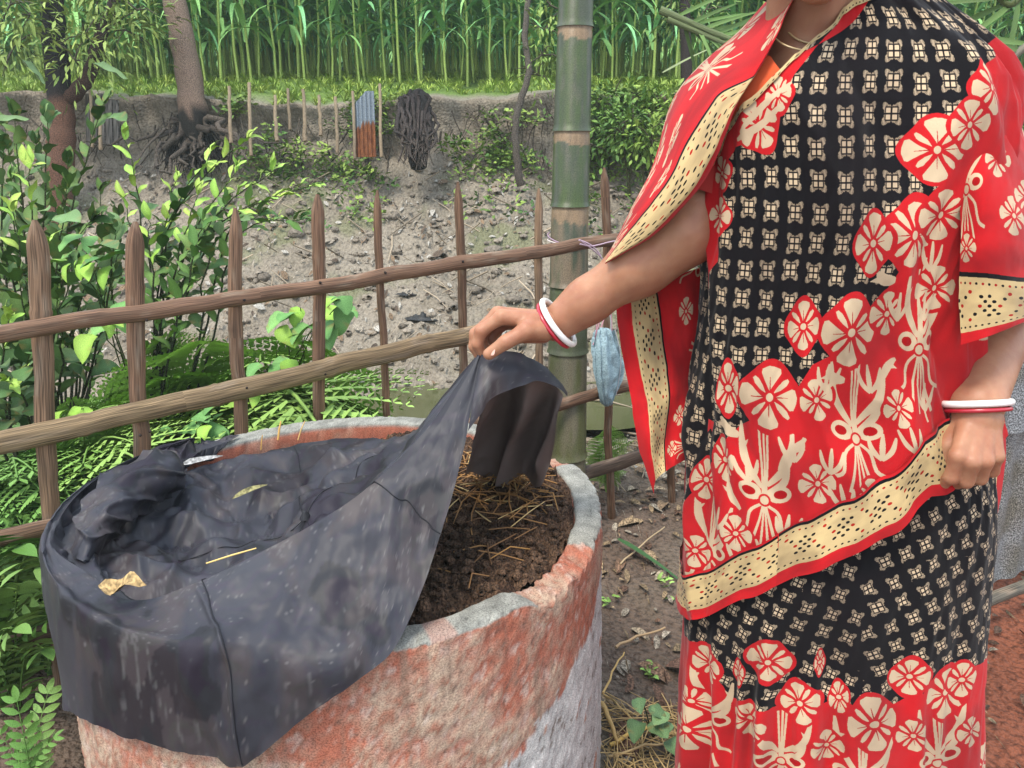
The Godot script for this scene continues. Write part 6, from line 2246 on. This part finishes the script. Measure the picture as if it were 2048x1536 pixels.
func fern_frond(pairs: int, c: Color) -> ArrayMesh:
	# unit frond along +z, arching; pinnae are rows of small leaflets
	var m := mb()
	var pts := []
	for k in 13:
		var f := k / 12.0
		pts.append(Vector3(0, 0.35 * sin(f * 1.9) - 0.28 * f * f, f))
	m.tube(pts, taper(0.010, 0.003, 13), 4, c * 0.8, Color(-1, 0, 0), 1.0, false)
	var sp := spline(pts, pairs + 4)
	for k in range(3, pairs + 4):
		var f := k / float(pairs + 3)
		var ln := 0.34 * pow(sin(PI * clampf(0.16 + f * 0.84, 0.0, 1.0)), 0.9) + 0.02
		var d: Vector3 = (sp[mini(k + 1, pairs + 3)] - sp[k - 1]).normalized()
		for s in [-1.0, 1.0]:
			var out := (Vector3(s, 0, 0) + d * 0.45 + Vector3(0, rf(-0.15, 0.1), 0)).normalized()
			var n := int(5 + ln * 22.0)
			for q in n:
				var g := (q + 1.0) / n
				var b: Vector3 = sp[k] + out * ln * g - Vector3(0, 0.10 * g * g * ln * 3.0, 0)
				var ll := 0.055 * (1.0 - 0.75 * g) + 0.012
				for e in [-1.0, 1.0]:
					m.leaf(b, out * 0.6 + d * e, Vector3.UP, ll, ll * 0.42, 0.2, 0.1, c * (0.85 + 0.3 * g), 2)
	return m.done()


func pinnate(pairs: int, c: Color, aspect: float, ll: float) -> ArrayMesh:
	var m := mb()
	var pts := []
	for k in 9:
		var f := k / 8.0
		pts.append(Vector3(0, 0.3 * sin(f * 2.0) - 0.2 * f * f, f))
	m.tube(pts, taper(0.009, 0.003, 9), 4, c * 0.8, Color(-1, 0, 0), 1.0, false)
	var sp := spline(pts, pairs + 2)
	for k in range(1, pairs + 2):
		var d: Vector3 = (sp[mini(k + 1, pairs + 1)] - sp[k - 1]).normalized()
		for s in [-1.0, 1.0]:
			m.leaf(sp[k], Vector3(s, rf(-0.3, 0.15), 0) + d * 0.6, Vector3.UP, ll * rf(0.85, 1.1), ll * aspect, rf(0.3, 0.8), 0.2, c * rf(0.85, 1.15), 5)
	m.leaf(sp[-1], (sp[-1] - sp[-2]), Vector3.UP, ll, ll * aspect, 0.5, 0.2, c, 5)
	return m.done()


func rosette(called: String, label: String, cat: String, base: Vector3, tips: Array, meshes: Array, child: String, group := "") -> void:
	var t := thing(called, label, cat, base, group)
	for e in tips:
		var d: Vector3 = e - base
		var flat := Vector3(d.x, d.y * 0.75, d.z)
		var z := flat.normalized()
		var x := Vector3.UP.cross(z).normalized()
		x = x.rotated(z, rf(-0.5, 0.5))
		var y := z.cross(x)
		var o := part(child, meshes[rng.randi() % meshes.size()], mats.leaf, t)
		o.transform = Transform3D(Basis(x, y, z).scaled(Vector3.ONE * flat.length()), Vector3.ZERO)


func build_left_plants() -> void:
	var dark := leaf_set("dark", 0, 0.50, Color(0.035, 0.085, 0.02), Color(0.12, 0.20, 0.05))
	var mid := leaf_set("mid", 0, 0.44, Color(0.07, 0.16, 0.035), Color(0.18, 0.29, 0.08))
	var young := leaf_set("young", 0, 0.38, Color(0.26, 0.44, 0.08), Color(0.42, 0.56, 0.11))
	var round_ := leaf_set("round", 3, 0.62, Color(0.055, 0.125, 0.035), Color(0.16, 0.25, 0.10))
	var heart := leaf_set("heart", 4, 0.80, Color(0.10, 0.24, 0.07), Color(0.17, 0.34, 0.10))
	var lime := leaf_set("lime", 2, 0.6, Color(0.22, 0.40, 0.06), Color(0.30, 0.48, 0.08))
	# broad leaved bush at the edge
	var base := Vector3(-1.5941, 0.4612, -2.3945)
	base.y = 0.0
	var t := thing("broad_leaved_bush", "dense bush with broad dark glossy leaves behind the end pickets", "bush", base)
	for q in [[30,235,2.5], [100,245,2.45], [205,205,2.6], [60,335,2.3], [130,385,2.2], [25,420,2.2], [175,440,2.15], [95,500,2.1], [40,560,2.05], [15,640,2.0], [115,600,2.05], [60,715,2.0], [-60,350,2.2], [-70,520,2.1], [-60,680,2.0], [150,540,2.1], [5,300,2.3], [230,470,2.2], [20,760,1.98]]:
		var e := px_point(q[0], q[1], q[2])
		var mid_p := base.lerp(e, 0.55) + Vector3(rf(-0.06, 0.06), rf(0.02, 0.10), rf(-0.05, 0.05))
		branch(t, [base, mid_p, e], 0.006, 0.036, 0.090, dark if rng.randf() < 0.55 else round_, young if rng.randf() < 0.3 else [], Color(0.07, 0.06, 0.045), 0.5)
	var b2 := Vector3(-1.7202, 0.4519, -2.8099)
	b2.y = 0.0
	var t2 := thing("broad_leaved_bush", "second dark leafy bush, further back, between the glossy bush and the forked tree", "bush", b2)
	for q in [[10,250], [70,290], [140,330], [200,380], [240,430], [20,360], [90,400], [160,470], [50,470], [120,540], [200,520], [10,560], [80,620], [160,610], [230,560], [30,690], [130,690], [280,500], [220,640], [-30,440]]:
		var e := px_point(q[0], q[1], rf(2.55, 2.9))
		branch(t2, [b2, b2.lerp(e, 0.55) + Vector3(rf(-0.08, 0.08), rf(0.02, 0.10), rf(-0.05, 0.05)), e], 0.006, 0.034, 0.085, dark if rng.randf() < 0.6 else mid, [], Color(0.07, 0.06, 0.045), 0.55)
	# single large leaves that stand out against the trunk
	for q in [[255,160,2.45,0.10,-0.9,0.3], [90,170,2.5,0.09,-0.5,0.6], [60,240,2.4,0.10,-0.8,-0.2], [215,235,2.5,0.08,0.9,-0.1], [100,440,2.05,0.11,0.9,-0.1], [180,500,2.0,0.10,0.7,0.2]]:
		put_leaf(t, round_, px_point(q[0], q[1], q[2]), Vector3(q[4], q[5], 0.35), q[3], 0.3)
	# slender sapling with bare stems
	base = Vector3(-1.1552, 0.4758, -2.2421)
	base.y = 0.0
	t = thing("slender_shrub", "slender shrub with thin dark stems and narrow pale green leaves rising above the pickets", "shrub", base)
	for q in [[250,275,2.35,280,420], [350,365,2.3,330,470], [300,440,2.2,300,520], [425,300,2.3,330,470], [495,275,2.3,350,430], [470,350,2.25,380,480], [560,395,2.25,430,460], [622,372,2.3,470,440], [600,440,2.25,470,480], [520,430,2.2,420,500], [410,440,2.15,380,540], [250,400,2.25,270,520], [395,390,2.2,360,500], [545,345,2.35,430,440], [455,410,2.2,390,500]]:
		var e := px_point(q[0], q[1], q[2])
		var mid_p := px_point(q[3], q[4], q[2])
		branch(t, [base, base.lerp(mid_p, 0.6) + Vector3(rf(-0.04, 0.04), 0.02, 0), mid_p, e], 0.0045, 0.028, 0.075, mid if rng.randf() < 0.6 else round_, young if rng.randf() < 0.75 else [], Color(0.06, 0.055, 0.045), 0.62)
	# low plant with heart shaped leaves between the pickets
	for g in [[Vector3(-0.9101, 0.02, -2.8751), [[540,720],[520,770],[590,660],[660,605],[645,640],[600,620],[410,835],[440,850],[470,795],[560,700],[690,600]], "creeper with heart shaped leaves climbing among the ferns behind the fence"], [Vector3(-1.3238, 0.02, -2.656), [[205,640],[170,480],[150,520],[220,520],[130,805],[165,815],[240,615],[390,880],[350,850]], "leafy climber with bright yellow green leaves beside the second picket"]]:
		t = thing("climbing_plant", g[2], "climber", g[0])
		for q in g[1]:
			var e := px_point(q[0], q[1], rf(1.98, 2.12))
			var m := mb(t.position)
			m.tube(wiggle(spline([g[0], g[0].lerp(e, 0.6) + Vector3(rf(-0.05, 0.05), 0.05, 0), e], 10), 0.02, 0.7, q[0]), taper(0.003, 0.0012, 10), 5, Color(0.12, 0.16, 0.05))
			part("stem", m.done(), mats.bark, t)
			for k in 2 + rng.randi() % 3:
				put_leaf(t, heart if rng.randf() < 0.65 else lime, e + Vector3(rf(-0.04, 0.04), rf(-0.05, 0.02), rf(-0.03, 0.03)), Vector3(rf(-0.8, 0.8), rf(-0.7, 0.1), 0.6), rf(0.05, 0.085), 0.4)
	# ferns
	var fr := []
	for k in 4:
		fr.append(fern_frond(13 + k, Color(0.26, 0.46, 0.10).lerp(Color(0.36, 0.56, 0.14), k / 3.0)))
	var frd := []
	for k in 3:
		frd.append(fern_frond(12 + k, Color(0.14, 0.30, 0.07).lerp(Color(0.20, 0.38, 0.09), k / 2.0)))
	var fl := [[Vector3(-1.0985, 0, -2.4478), [[285,560],[330,530],[410,545],[455,600],[480,690],[250,640],[430,735],[205,700],[330,640],[395,650],[300,720]], fr, "bright feathery fern behind the second and third pickets"], [Vector3(-1.2668, 0, -2.2662), [[130,700],[180,740],[150,850],[230,700],[280,800],[340,880],[200,900]], fr, "feathery fern with drooping fronds between the first two pickets"], [Vector3(-0.7886, 0, -2.7018), [[540,820],[640,850],[600,800],[680,830],[570,790],[515,610],[560,560]], fr, "small fern close behind the far rim of the tank"], [Vector3(-1.4806, 0, -2.1681), [[20,880],[60,860],[-20,980],[90,930],[150,960],[40,1000],[10,1060]], frd, "dark fern low behind the first picket"]]
	for g in fl:
		var tips := []
		for q in g[1]:
			tips.append(px_point(q[0], q[1], rf(1.95, 2.25) if q[1] < 800 else rf(1.75, 1.95)))
		rosette("fern", g[3], "fern", g[0], tips, g[2], "frond")
	# pinnate weeds at the lower edge
	var pn := []
	for k in 4:
		pn.append(pinnate(9 + k, Color(0.11, 0.24, 0.05).lerp(Color(0.20, 0.34, 0.09), k / 3.0), 0.38, 0.17))
	for g in [[Vector3(-1.0713, 0, -1.4318), [[20,1090],[70,1120],[100,1180],[30,1180],[-20,1250],[80,1250]], "weed with paired light green leaflets above the lowest left rail"], [Vector3(-0.8963, 0, -1.1861), [[20,1340],[90,1330],[60,1420],[110,1440],[-10,1430],[40,1480],[100,1510]], "weed with paired light green leaflets below the lower left rails"], [Vector3(-1.2468, 0, -1.6441), [[-40,1000],[30,1010],[-60,1120],[60,1060]], "weed with paired leaflets under the dark fern"]]:
		var tips := []
		for q in g[1]:
			tips.append(px_point(q[0], q[1], rf(1.42, 1.6)))
		rosette("pinnate_weed", g[2], "weed", g[0], tips, pn, "leaf_stalk")
	# leafy plants behind the bamboo
	for g in [[Vector3(0.3336, 0.1054, -2.5471), [[1195,840],[1240,830],[1260,880],[1200,880],[1225,810],[1255,930],[1270,850]], fr, "fern growing behind the bamboo post below the face mask"]]:
		var tips := []
		for q in g[1]:
			tips.append(px_point(q[0], q[1], rf(2.6, 2.75)))
		var b0: Vector3 = g[0]
		b0.y = 0.0
		rosette("fern", g[3], "fern", b0, tips, g[2], "frond")
	# undergrowth that nobody could count
	var um := mb()
	for k in 12:
		var a := rf(0, TAU)
		um.leaf(Vector3(cos(a) * 0.2, rf(0.0, 0.7), sin(a) * 0.2), Vector3(cos(a), rf(-0.2, 0.8), sin(a)), Vector3(rf(-0.5, 0.5), 1, rf(-0.5, 0.5)), rf(0.35, 0.7), 0.22, 0.7, 0.25, Color.WHITE, 4, rng.randi() % 3)
	var xfs := []
	var cols := []
	for k in 1700:
		var x := rf(-2.2, -0.25)
		var z := rf(-3.3, -1.55)
		var lim := -0.62 - (z + 1.6) * -0.18
		if x > -0.55 + noise.get_noise_2d(x * 2.0, z * 2.0) * 0.5 - (z + 1.5) * -0.02:
			continue
		if z > -1.565 + (x + 0.949) * -0.618 - 0.08:
			continue
		var s := rf(0.06, 0.15) + 0.12 * clampf(-x - 0.9, 0.0, 0.6)
		xfs.append(Transform3D(Basis.from_euler(Vector3(rf(-0.3, 0.3), rf(0, TAU), rf(-0.3, 0.3))).scaled(Vector3.ONE * s), Vector3(x, slope_y(x, z), z)))
		cols.append(Color(0.07, 0.16, 0.04).lerp(Color(0.26, 0.42, 0.10), pow(rng.randf(), 1.3)) * rf(0.7, 1.1))
	multi("undergrowth", um.done(), mats.corn, xfs, cols, "low mixed green undergrowth behind the left half of the fence", "undergrowth")


# ---------------------------------------------------------------- ground at the right
func build_right_ground() -> void:
	var xfs := []
	var cols := []
	for k in 2600:
		var x := rf(-0.1, 1.6)
		var z := rf(-3.2, -1.0)
		if Vector2(x - TANK.x, z - TANK.z).length() < 0.5:
			continue
		if z > -1.9 and rng.randf() < 0.45:
			continue
		var s := rf(0.012, 0.06)
		var strawy := rng.randf() < 0.35
		var b := Basis.from_euler(Vector3(rf(-0.35, 0.4), rf(0, TAU), rf(-0.4, 0.4))).scaled(Vector3(s * (0.10 if strawy else rf(0.5, 1.0)), s * 0.7, s * (2.2 if strawy else rf(0.9, 1.5))))
		xfs.append(Transform3D(b, Vector3(x, slope_y(x, z) + 0.006, z)))
		var h := rng.randf()
		var c := Color(0.40, 0.28, 0.16) if h < 0.35 else (Color(0.20, 0.11, 0.07) if h < 0.75 else Color(0.50, 0.42, 0.32))
		cols.append(c * rf(0.6, 1.15))
	multi("yard_litter", flake_mesh(0.8), mats.dry, xfs, cols, "brown leaf litter and straw bits on the damp soil beside the tank", "litter")
	var lv := []
	for k in 6:
		var m := mb()
		m.leaf(Vector3.ZERO, Vector3(0, 0.25, 1), Vector3.UP, 1.0, rf(0.3, 0.5), rf(0.5, 1.4), rf(0.2, 0.6), [Color(0.42, 0.30, 0.18), Color(0.30, 0.18, 0.11), Color(0.50, 0.40, 0.28), Color(0.22, 0.12, 0.08), Color(0.46, 0.36, 0.24), Color(0.34, 0.23, 0.14)][k], 8)
		lv.append(m.done())
	for q in [[1310,1150,0.10,2,2.2,"large pale curled dry leaf below the last rail"], [1262,1240,0.075,4,0.6,"pale oval dry leaf standing on edge in the soil"], [1330,1330,0.11,3,1.2,"reddish brown dry leaf lying flat by the sari"], [1275,1320,0.12,1,0.7,"long brown dry leaf beside the skirt of the sari"], [1235,1130,0.09,1,2.8,"brown dry leaf at the foot of the last picket"], [1290,985,0.08,4,1.5,"rounded pale dry leaf behind the lower rail"], [1255,985,0.07,2,2.3,"small pale dry leaf beside the rounded one behind the lower rail"], [1235,1050,0.10,0,1.9,"tan dry leaf under the lower rail"], [1320,1020,0.09,5,2.7,"tan dry leaf caught against the picket by the shawl tail"], [1225,1460,0.10,3,0.4,"dark dry leaf against the tank wall"], [1290,1095,0.09,0,0.2,"tan dry leaf under the raised rail end"], [1350,975,0.07,4,1.1,"pale leaf behind the picket next to the sari"]]:
		var p := survey_ground(q[0], q[1])
		var o := part("dry_leaf", lv[q[3]], mats.dry, self, p + Vector3(0, 0.006, 0))
		o.basis = Basis.from_euler(Vector3(rf(-0.2, 0.15), q[4], rf(-0.2, 0.2))).scaled(Vector3.ONE * q[2])
		tag(o, q[5], "dry leaf", "larger dry leaves beside the tank")
	# straws and sticks
	for q in [[[1205,1400],[1250,1310],0.0028,Color(0.50,0.32,0.12),"straight straw leaning from the tank wall"], [[1207,1405],[1285,1480],0.0026,Color(0.45,0.30,0.12),"straw running from the tank wall toward the small seedling"], [[1220,1500],[1320,1462],0.005,Color(0.55,0.36,0.10),"thick yellow straw on the soil by the tank"], [[1230,1290],[1330,1250],0.004,Color(0.36,0.24,0.13),"brown twig on bare soil between tank and sari"], [[1200,1420],[1235,1500],0.006,Color(0.42,0.27,0.10),"bent yellow leaf blade against the tank"], [[1215,1530],[1380,1500],0.003,Color(0.44,0.31,0.15),"thin straw lying across the soil at the foot of the sari"], [[1240,1120],[1330,1060],0.003,Color(0.40,0.30,0.18),"thin stick under the last rail"]]:
		var a := survey_ground(q[0][0], q[0][1]) + Vector3(0, 0.012, 0)
		var b := survey_ground(q[1][0], q[1][1]) + Vector3(0, 0.02, 0)
		var m := mb(a)
		m.tube(wiggle(spline([a, a.lerp(b, 0.5) + Vector3(0, 0.008, 0), b], 8), 0.006, 0.8, q[0][0]), taper(q[2], q[2] * 0.6, 8), 6, q[3])
		tag(part("straw_stalk", m.done(), mats.straw, self, a), q[4], "straw")
	# loose straw tangle near the frame's lower edge
	var st := mb()
	for k in 160:
		var p := survey_ground(rf(1195, 1390), rf(1420, 1620))
		var a := rf(0, TAU)
		var l := rf(0.02, 0.09)
		var d := Vector3(cos(a), rf(-0.05, 0.1), sin(a)) * l
		p.y += rf(0.004, 0.02)
		st.tube([p - d, p + Vector3(0, rf(0, 0.008), 0), p + d], [0.0012, 0.0015, 0.0008], 4, Color(0.46, 0.32, 0.14) * rf(0.5, 1.2), Color(-1, 0, 0), 1.0, false)
	var so := part("ground_straw", st.done(), mats.straw, self)
	so.set_meta("kind", "stuff")
	tag(so, "thin tangle of straw on the soil between tank and sari", "straw")
	# seedlings
	var rd := leaf_set("seedling", 2, 0.85, Color(0.11, 0.20, 0.09), Color(0.17, 0.28, 0.12))
	var t := thing("seedling", "small green seedling with round leaves on the soil beside the tank", "seedling", survey_ground(1305, 1475))
	for q in [[1275,1395], [1300,1412], [1330,1440], [1325,1420], [1282,1445], [1335,1480], [1305,1440]]:
		var e := px_point(q[0], q[1], 1.52)
		var m := mb(t.position)
		m.tube(spline([t.position, t.position.lerp(e, 0.6) + Vector3(0, 0.02, 0), e], 6), taper(0.0016, 0.001, 6), 5, Color(0.16, 0.2, 0.08))
		part("stem", m.done(), mats.bark, t)
		put_leaf(t, rd, e, Vector3(rf(-0.7, 0.7), rf(-0.3, 0.1), 0.8), rf(0.036, 0.05), 0.3)
	var tiny := leaf_set("tiny", 0, 0.5, Color(0.20, 0.36, 0.08), Color(0.28, 0.44, 0.12))
	for q in [[1330,1165,"tiny bright weed beside the large pale dry leaf"], [1365,1190,"tiny weed close to the border of the sari"], [1215,1190,"tiny weed at the foot of the tank wall"], [1300,1345,"tiny yellowish weed on bare soil by the long brown leaf"]]:
		t = thing("tiny_weed", q[2], "weed", survey_ground(q[0], q[1]))
		for k in 9:
			put_leaf(t, tiny, t.position + Vector3(rf(-0.02, 0.02), rf(0.004, 0.03), rf(-0.02, 0.02)), Vector3(rf(-1, 1), rf(0.1, 0.9), rf(-0.3, 1)), rf(0.014, 0.03))
	# long green blade under the rail
	var bl := mb(survey_ground(1235, 1090))
	bl.leaf(survey_ground(1235, 1090) + Vector3(0, 0.03, 0), survey_ground(1345, 1145) - survey_ground(1235, 1090), Vector3.UP, 0.26, 0.022, 0.2, 0.3, Color(0.05, 0.12, 0.04), 8, 1)
	tag(part("grass_blade", bl.done(), mats.leaf, self, survey_ground(1235, 1090)), "long dark green blade lying under the lower rail end", "grass blade")


func survey_ground(x: float, y: float) -> Vector3:
	var r := px_point(x, y, 1.0) - Vector3(0, 1.18, 0)
	var p := Vector3(0, 1.18, 0) + r * (-1.18 / r.y)
	p.y = slope_y(p.x, p.z)
	return p


func build_small_things() -> void:
	# face mask hung on the fence by its loops
	var o := Vector3(0.2792, 0.593, -2.2655)
	var t := thing("face_mask", "crumpled pale blue face mask hanging from the fence by pink threads", "face mask", o)
	var m := mb(o)
	var rows := [[Vector3(0.2361, 0.6525, -2.2389), Vector3(0.264, 0.6662, -2.2444), Vector3(0.2993, 0.6509, -2.278)], [Vector3(0.2347, 0.6001, -2.238), Vector3(0.2713, 0.6034, -2.2254), Vector3(0.3247, 0.5857, -2.2937)], [Vector3(0.2435, 0.5221, -2.2434), Vector3(0.2768, 0.5204, -2.2229), Vector3(0.3378, 0.5129, -2.3018)], [Vector3(0.2619, 0.4481, -2.2548), Vector3(0.2819, 0.4439, -2.2437), Vector3(0.3142, 0.4456, -2.2872)], [Vector3(0.2758, 0.4214, -2.2634), Vector3(0.2884, 0.416, -2.2653), Vector3(0.3054, 0.4185, -2.2817)]]
	var p := PackedVector3Array()
	var uv := PackedVector2Array()
	var c := PackedColorArray()
	var cs := []
	for r in rows:
		cs.append(spline(r, 21))
	for y in 50:
		for x in 21:
			var col := []
			for r in cs:
				col.append(r[x])
			var f := y / 49.0 * 4.0
			var a := mini(int(f), 3)
			var q: Vector3 = crom(col[maxi(a - 1, 0)], col[a], col[a + 1], col[mini(a + 2, 4)], f - a)
			q += Vector3(0.5, 0, 0.85) * (0.006 * sin(x * 1.3 + 2.0 * noise.get_noise_2d(x * 0.2, y * 0.06)) + 0.006 * noise.get_noise_2d(x * 0.25, y * 0.1))
			p.append(q)
			uv.append(Vector2(x, y))
			c.append(Color(0.33, 0.46, 0.50) * (1.0 + 0.25 * noise.get_noise_2d(x * 0.5, y * 0.3)))
	m.grid(21, 50, p, uv, c)
	part("mask_cloth", m.done(), mats.mild, t)
	for q in [[[1212,535],[1205,580],[1196,620],[1192,670]], [[1212,535],[1215,590],[1222,625],[1224,662]], [[1210,600],[1200,640],[1186,690]], [[1214,620],[1204,650],[1194,680]], [[1216,610],[1222,650],[1216,700]], [[1230,660],[1242,720],[1232,790]]]:
		m = mb(o)
		var pts := []
		for e in q:
			pts.append(fence_at(e[0], e[1], 0.055))
		m.tube(spline(pts, 10), taper(0.0018, 0.0014, 10), 5, Color(0.55, 0.26, 0.32) if q[0][0] < 1215 else Color(0.5, 0.5, 0.5))
		part("thread", m.done(), mats.straw, t)
	# dry leaf and bits on the black sheet
	m = mb()
	m.leaf(Vector3(-0.035, 0.0, 0), Vector3(1, 0.10, 0.1), Vector3(0, 1, 0.2), 0.072, 0.032, -0.3, 0.5, Color(0.56, 0.38, 0.17), 10)
	for k in m.v.size():
		m.v[k].y += 0.006 * sin(m.v[k].x * 150.0)
	tag(part("fallen_leaf", m.done(), mats.dry, self, Vector3(-0.5201, 0.6072, -0.9312)), "curled golden dry leaf lying on the rim of the black sheet", "dry leaf")
	m = mb()
	m.leaf(Vector3(-0.03, 0.0, 0.02), Vector3(1, 0.35, -0.7), Vector3(-0.2, 1, 0.5), 0.062, 0.013, 0.3, 0.5, Color(0.33, 0.30, 0.13), 8)
	tag(part("fallen_leaf", m.done(), mats.dry, self, Vector3(-0.4326, 0.6177, -1.2084)), "narrow olive dry leaf lying in the hollow of the black sheet", "dry leaf")
	m = mb()
	m.tube([Vector3(-0.032, 0, 0.012), Vector3(0.0, 0.006, 0), Vector3(0.03, 0.01, -0.012)], [0.0011, 0.0014, 0.001], 5, Color(0.62, 0.44, 0.16))
	tag(part("straw_stalk", m.done(), mats.straw, self, Vector3(-0.3852, 0.6321, -0.9671)), "short yellow straw lying on the black sheet", "straw")
	m = mb()
	m.leaf(Vector3(-0.03, 0, 0), Vector3(1, 0.15, -0.4), Vector3(0, 1, 0.7), 0.075, 0.016, 0.2, 0.5, Color(0.52, 0.51, 0.50), 6, 1)
	tag(part("paper_scrap", m.done(), mats.dry, self, Vector3(-0.6222, 0.5704, -1.4501)), "white scrap of plastic under the sheet at the far rim", "scrap")
	# black rags on the ditch slope
	for q in [[812,515,0.07,"small crumpled black rag on the ditch slope between two pickets"], [838,552,0.11,"larger crumpled black rag on the slope just below the small one"]]:
		var pos := px_point(q[0], q[1], 4.1)
		pos.z = -4.15 if q[1] > 530 else -4.35
		pos = ray_to_z(q[0], q[1], pos.z)
		pos.y = slope_y(pos.x, pos.z) + 0.01
		m = mb()
		p = PackedVector3Array()
		for y in 15:
			for x in 21:
				var a := TAU * x / 20.0
				var r: float = q[2] * y / 14.0 * (0.6 + 0.5 * noise.get_noise_2d(cos(a) * 3.0 + q[0], sin(a) * 3.0))
				p.append(Vector3(cos(a) * r * 1.5, 0.05 * (1.0 - y / 14.0) * q[2] * 8.0 * (0.5 + noise.get_noise_2d(cos(a) * r * 40.0, sin(a) * r * 40.0)), sin(a) * r * 0.8))
		m.grid(21, 15, p, uv_fill(315), col_fill(315, Color(0.03, 0.028, 0.03)), true)
		tag(part("black_rag", m.done(), mats.plastic, self, pos), q[3], "rag")
	# corrugated sheet leaning behind the woman
	t = thing("corrugated_wall", "weathered grey corrugated metal sheets standing behind the woman", "metal sheet", Vector3(1.25, 0, -1.75))
	for k in 2:
		m = mb(t.position)
		p = PackedVector3Array()
		c = PackedColorArray()
		uv = PackedVector2Array()
		for y in 40:
			for x in 121:
				var fx := x / 120.0
				var y0 := 0.10 if k == 0 else 0.52
				var yy := lerpf(y0, y0 + (0.50 if k == 0 else 0.45), y / 39.0)
				p.append(Vector3(0.92 + fx * 1.5, yy, -1.62 - fx * 0.75 - 0.04 * yy + (0.02 if k == 1 else 0.0) + 0.007 * sin(fx * 105.0)))
				var n := noise.get_noise_2d(fx * 14.0, yy * 9.0)
				var g := fine.get_noise_2d(fx * 40.0, yy * 5.0)
				c.append((Color(0.30, 0.29, 0.27) if k == 0 else Color(0.34, 0.36, 0.38)).lerp(Color(0.22, 0.20, 0.15), clampf(n * 1.8 + g, 0.0, 0.8)).lerp(Color(0.42, 0.44, 0.45), clampf(-n * 1.2, 0.0, 0.6)))
				uv.append(Vector2(fx, yy))
		m.grid(121, 40, p, uv, c)
		part("sheet", m.done(), mats.rust, t)
	m = mb(t.position)
	stick(Vector3(0.90, 0.085, -1.58), Vector3(2.4, 0.085, -2.33), Vector3(0.45, 0, 0.9), 0.03, 0.03, Color(0.15, 0.13, 0.10), 0.0, m)
	part("bottom_rail", m.done(), mats.wood, t)
	# palm fronds at the upper right
	for g in [[[[1320,20],[1400,55],[1475,85]], 4.0, 0.05, "pale green palm leaf stalk rising behind the shawl shoulder"], [[[1335,38],[1420,75],[1480,100]], 4.0, 0.035, "lower pale palm leaf stalk behind the shawl shoulder"], [[[2060,-30],[2020,10],[1985,-20]], 2.6, 0.03, "olive palm blade above the woman's covered shoulder"], [[[2075,75],[2030,110],[1990,150]], 2.6, 0.035, "dry grey palm blade beside the woman's covered shoulder"]]:
		var a := px_point(g[0][0][0], g[0][0][1], g[1])
		var pts := []
		for e in g[0]:
			pts.append(px_point(e[0], e[1], g[1]))
		m = mb(a)
		var sp := spline(pts, 14)
		m.tube(sp, taper(g[2] * 0.42, g[2] * 0.3, 14), 8, Color(0.17, 0.21, 0.09) if g[1] > 3.0 else (Color(0.12, 0.15, 0.05) if g[0][1][1] < 50 else Color(0.26, 0.23, 0.17)))
		t = thing("palm_frond", g[3], "palm leaf", a)
		part("stalk", m.done(), mats.wood, t)
		for k in 9:
			m = mb(a)
			var q: Vector3 = sp[3 + k]
			var d: Vector3 = (sp[4 + k] - sp[2 + k]).normalized()
			m.leaf(q, d * 0.7 + Vector3(rf(-0.4, 0.4), -0.5 if k % 2 else 0.5, rf(-0.3, 0.3)), Vector3(0, 0.2, 1), rf(0.25, 0.5), 0.022, rf(0.1, 0.6), 0.3, Color(0.14, 0.24, 0.07) * rf(0.7, 1.3), 7, 1)
			part("blade", m.done(), mats.leaf, t)
	# loose long grass blade
	m = mb()
	var ga := Vector3(0.8029, 1.5412, -4.5023)
	m.leaf(Vector3.ZERO, Vector3(1.0829, 1.6942, -4.5491) - ga, Vector3(0, 0.3, 1), 0.36, 0.012, 0.5, 0.2, Color(0.40, 0.48, 0.25), 10, 1)
	tag(part("grass_blade", m.done(), mats.leaf, self, ga), "thin pale grass blade arching in front of the dark slender trunk", "grass blade")


func ray_to_z(x: float, y: float, z: float) -> Vector3:
	var r := px_point(x, y, 1.0) - Vector3(0, 1.18, 0)
	return Vector3(0, 1.18, 0) + r * (z / r.z)


# a point on the line of sight of a spot in a 2048 x 1536 survey grid, at a given depth in metres
func px_point(x: float, y: float, d: float) -> Vector3:
	var a := (x - 1024.0) / 1574.6
	var b := (768.0 - y) / 1574.6
	return Vector3(a, -0.29237 + 0.9563 * b, -(0.9563 + 0.29237 * b)) * d + Vector3(0, 1.18, 0)
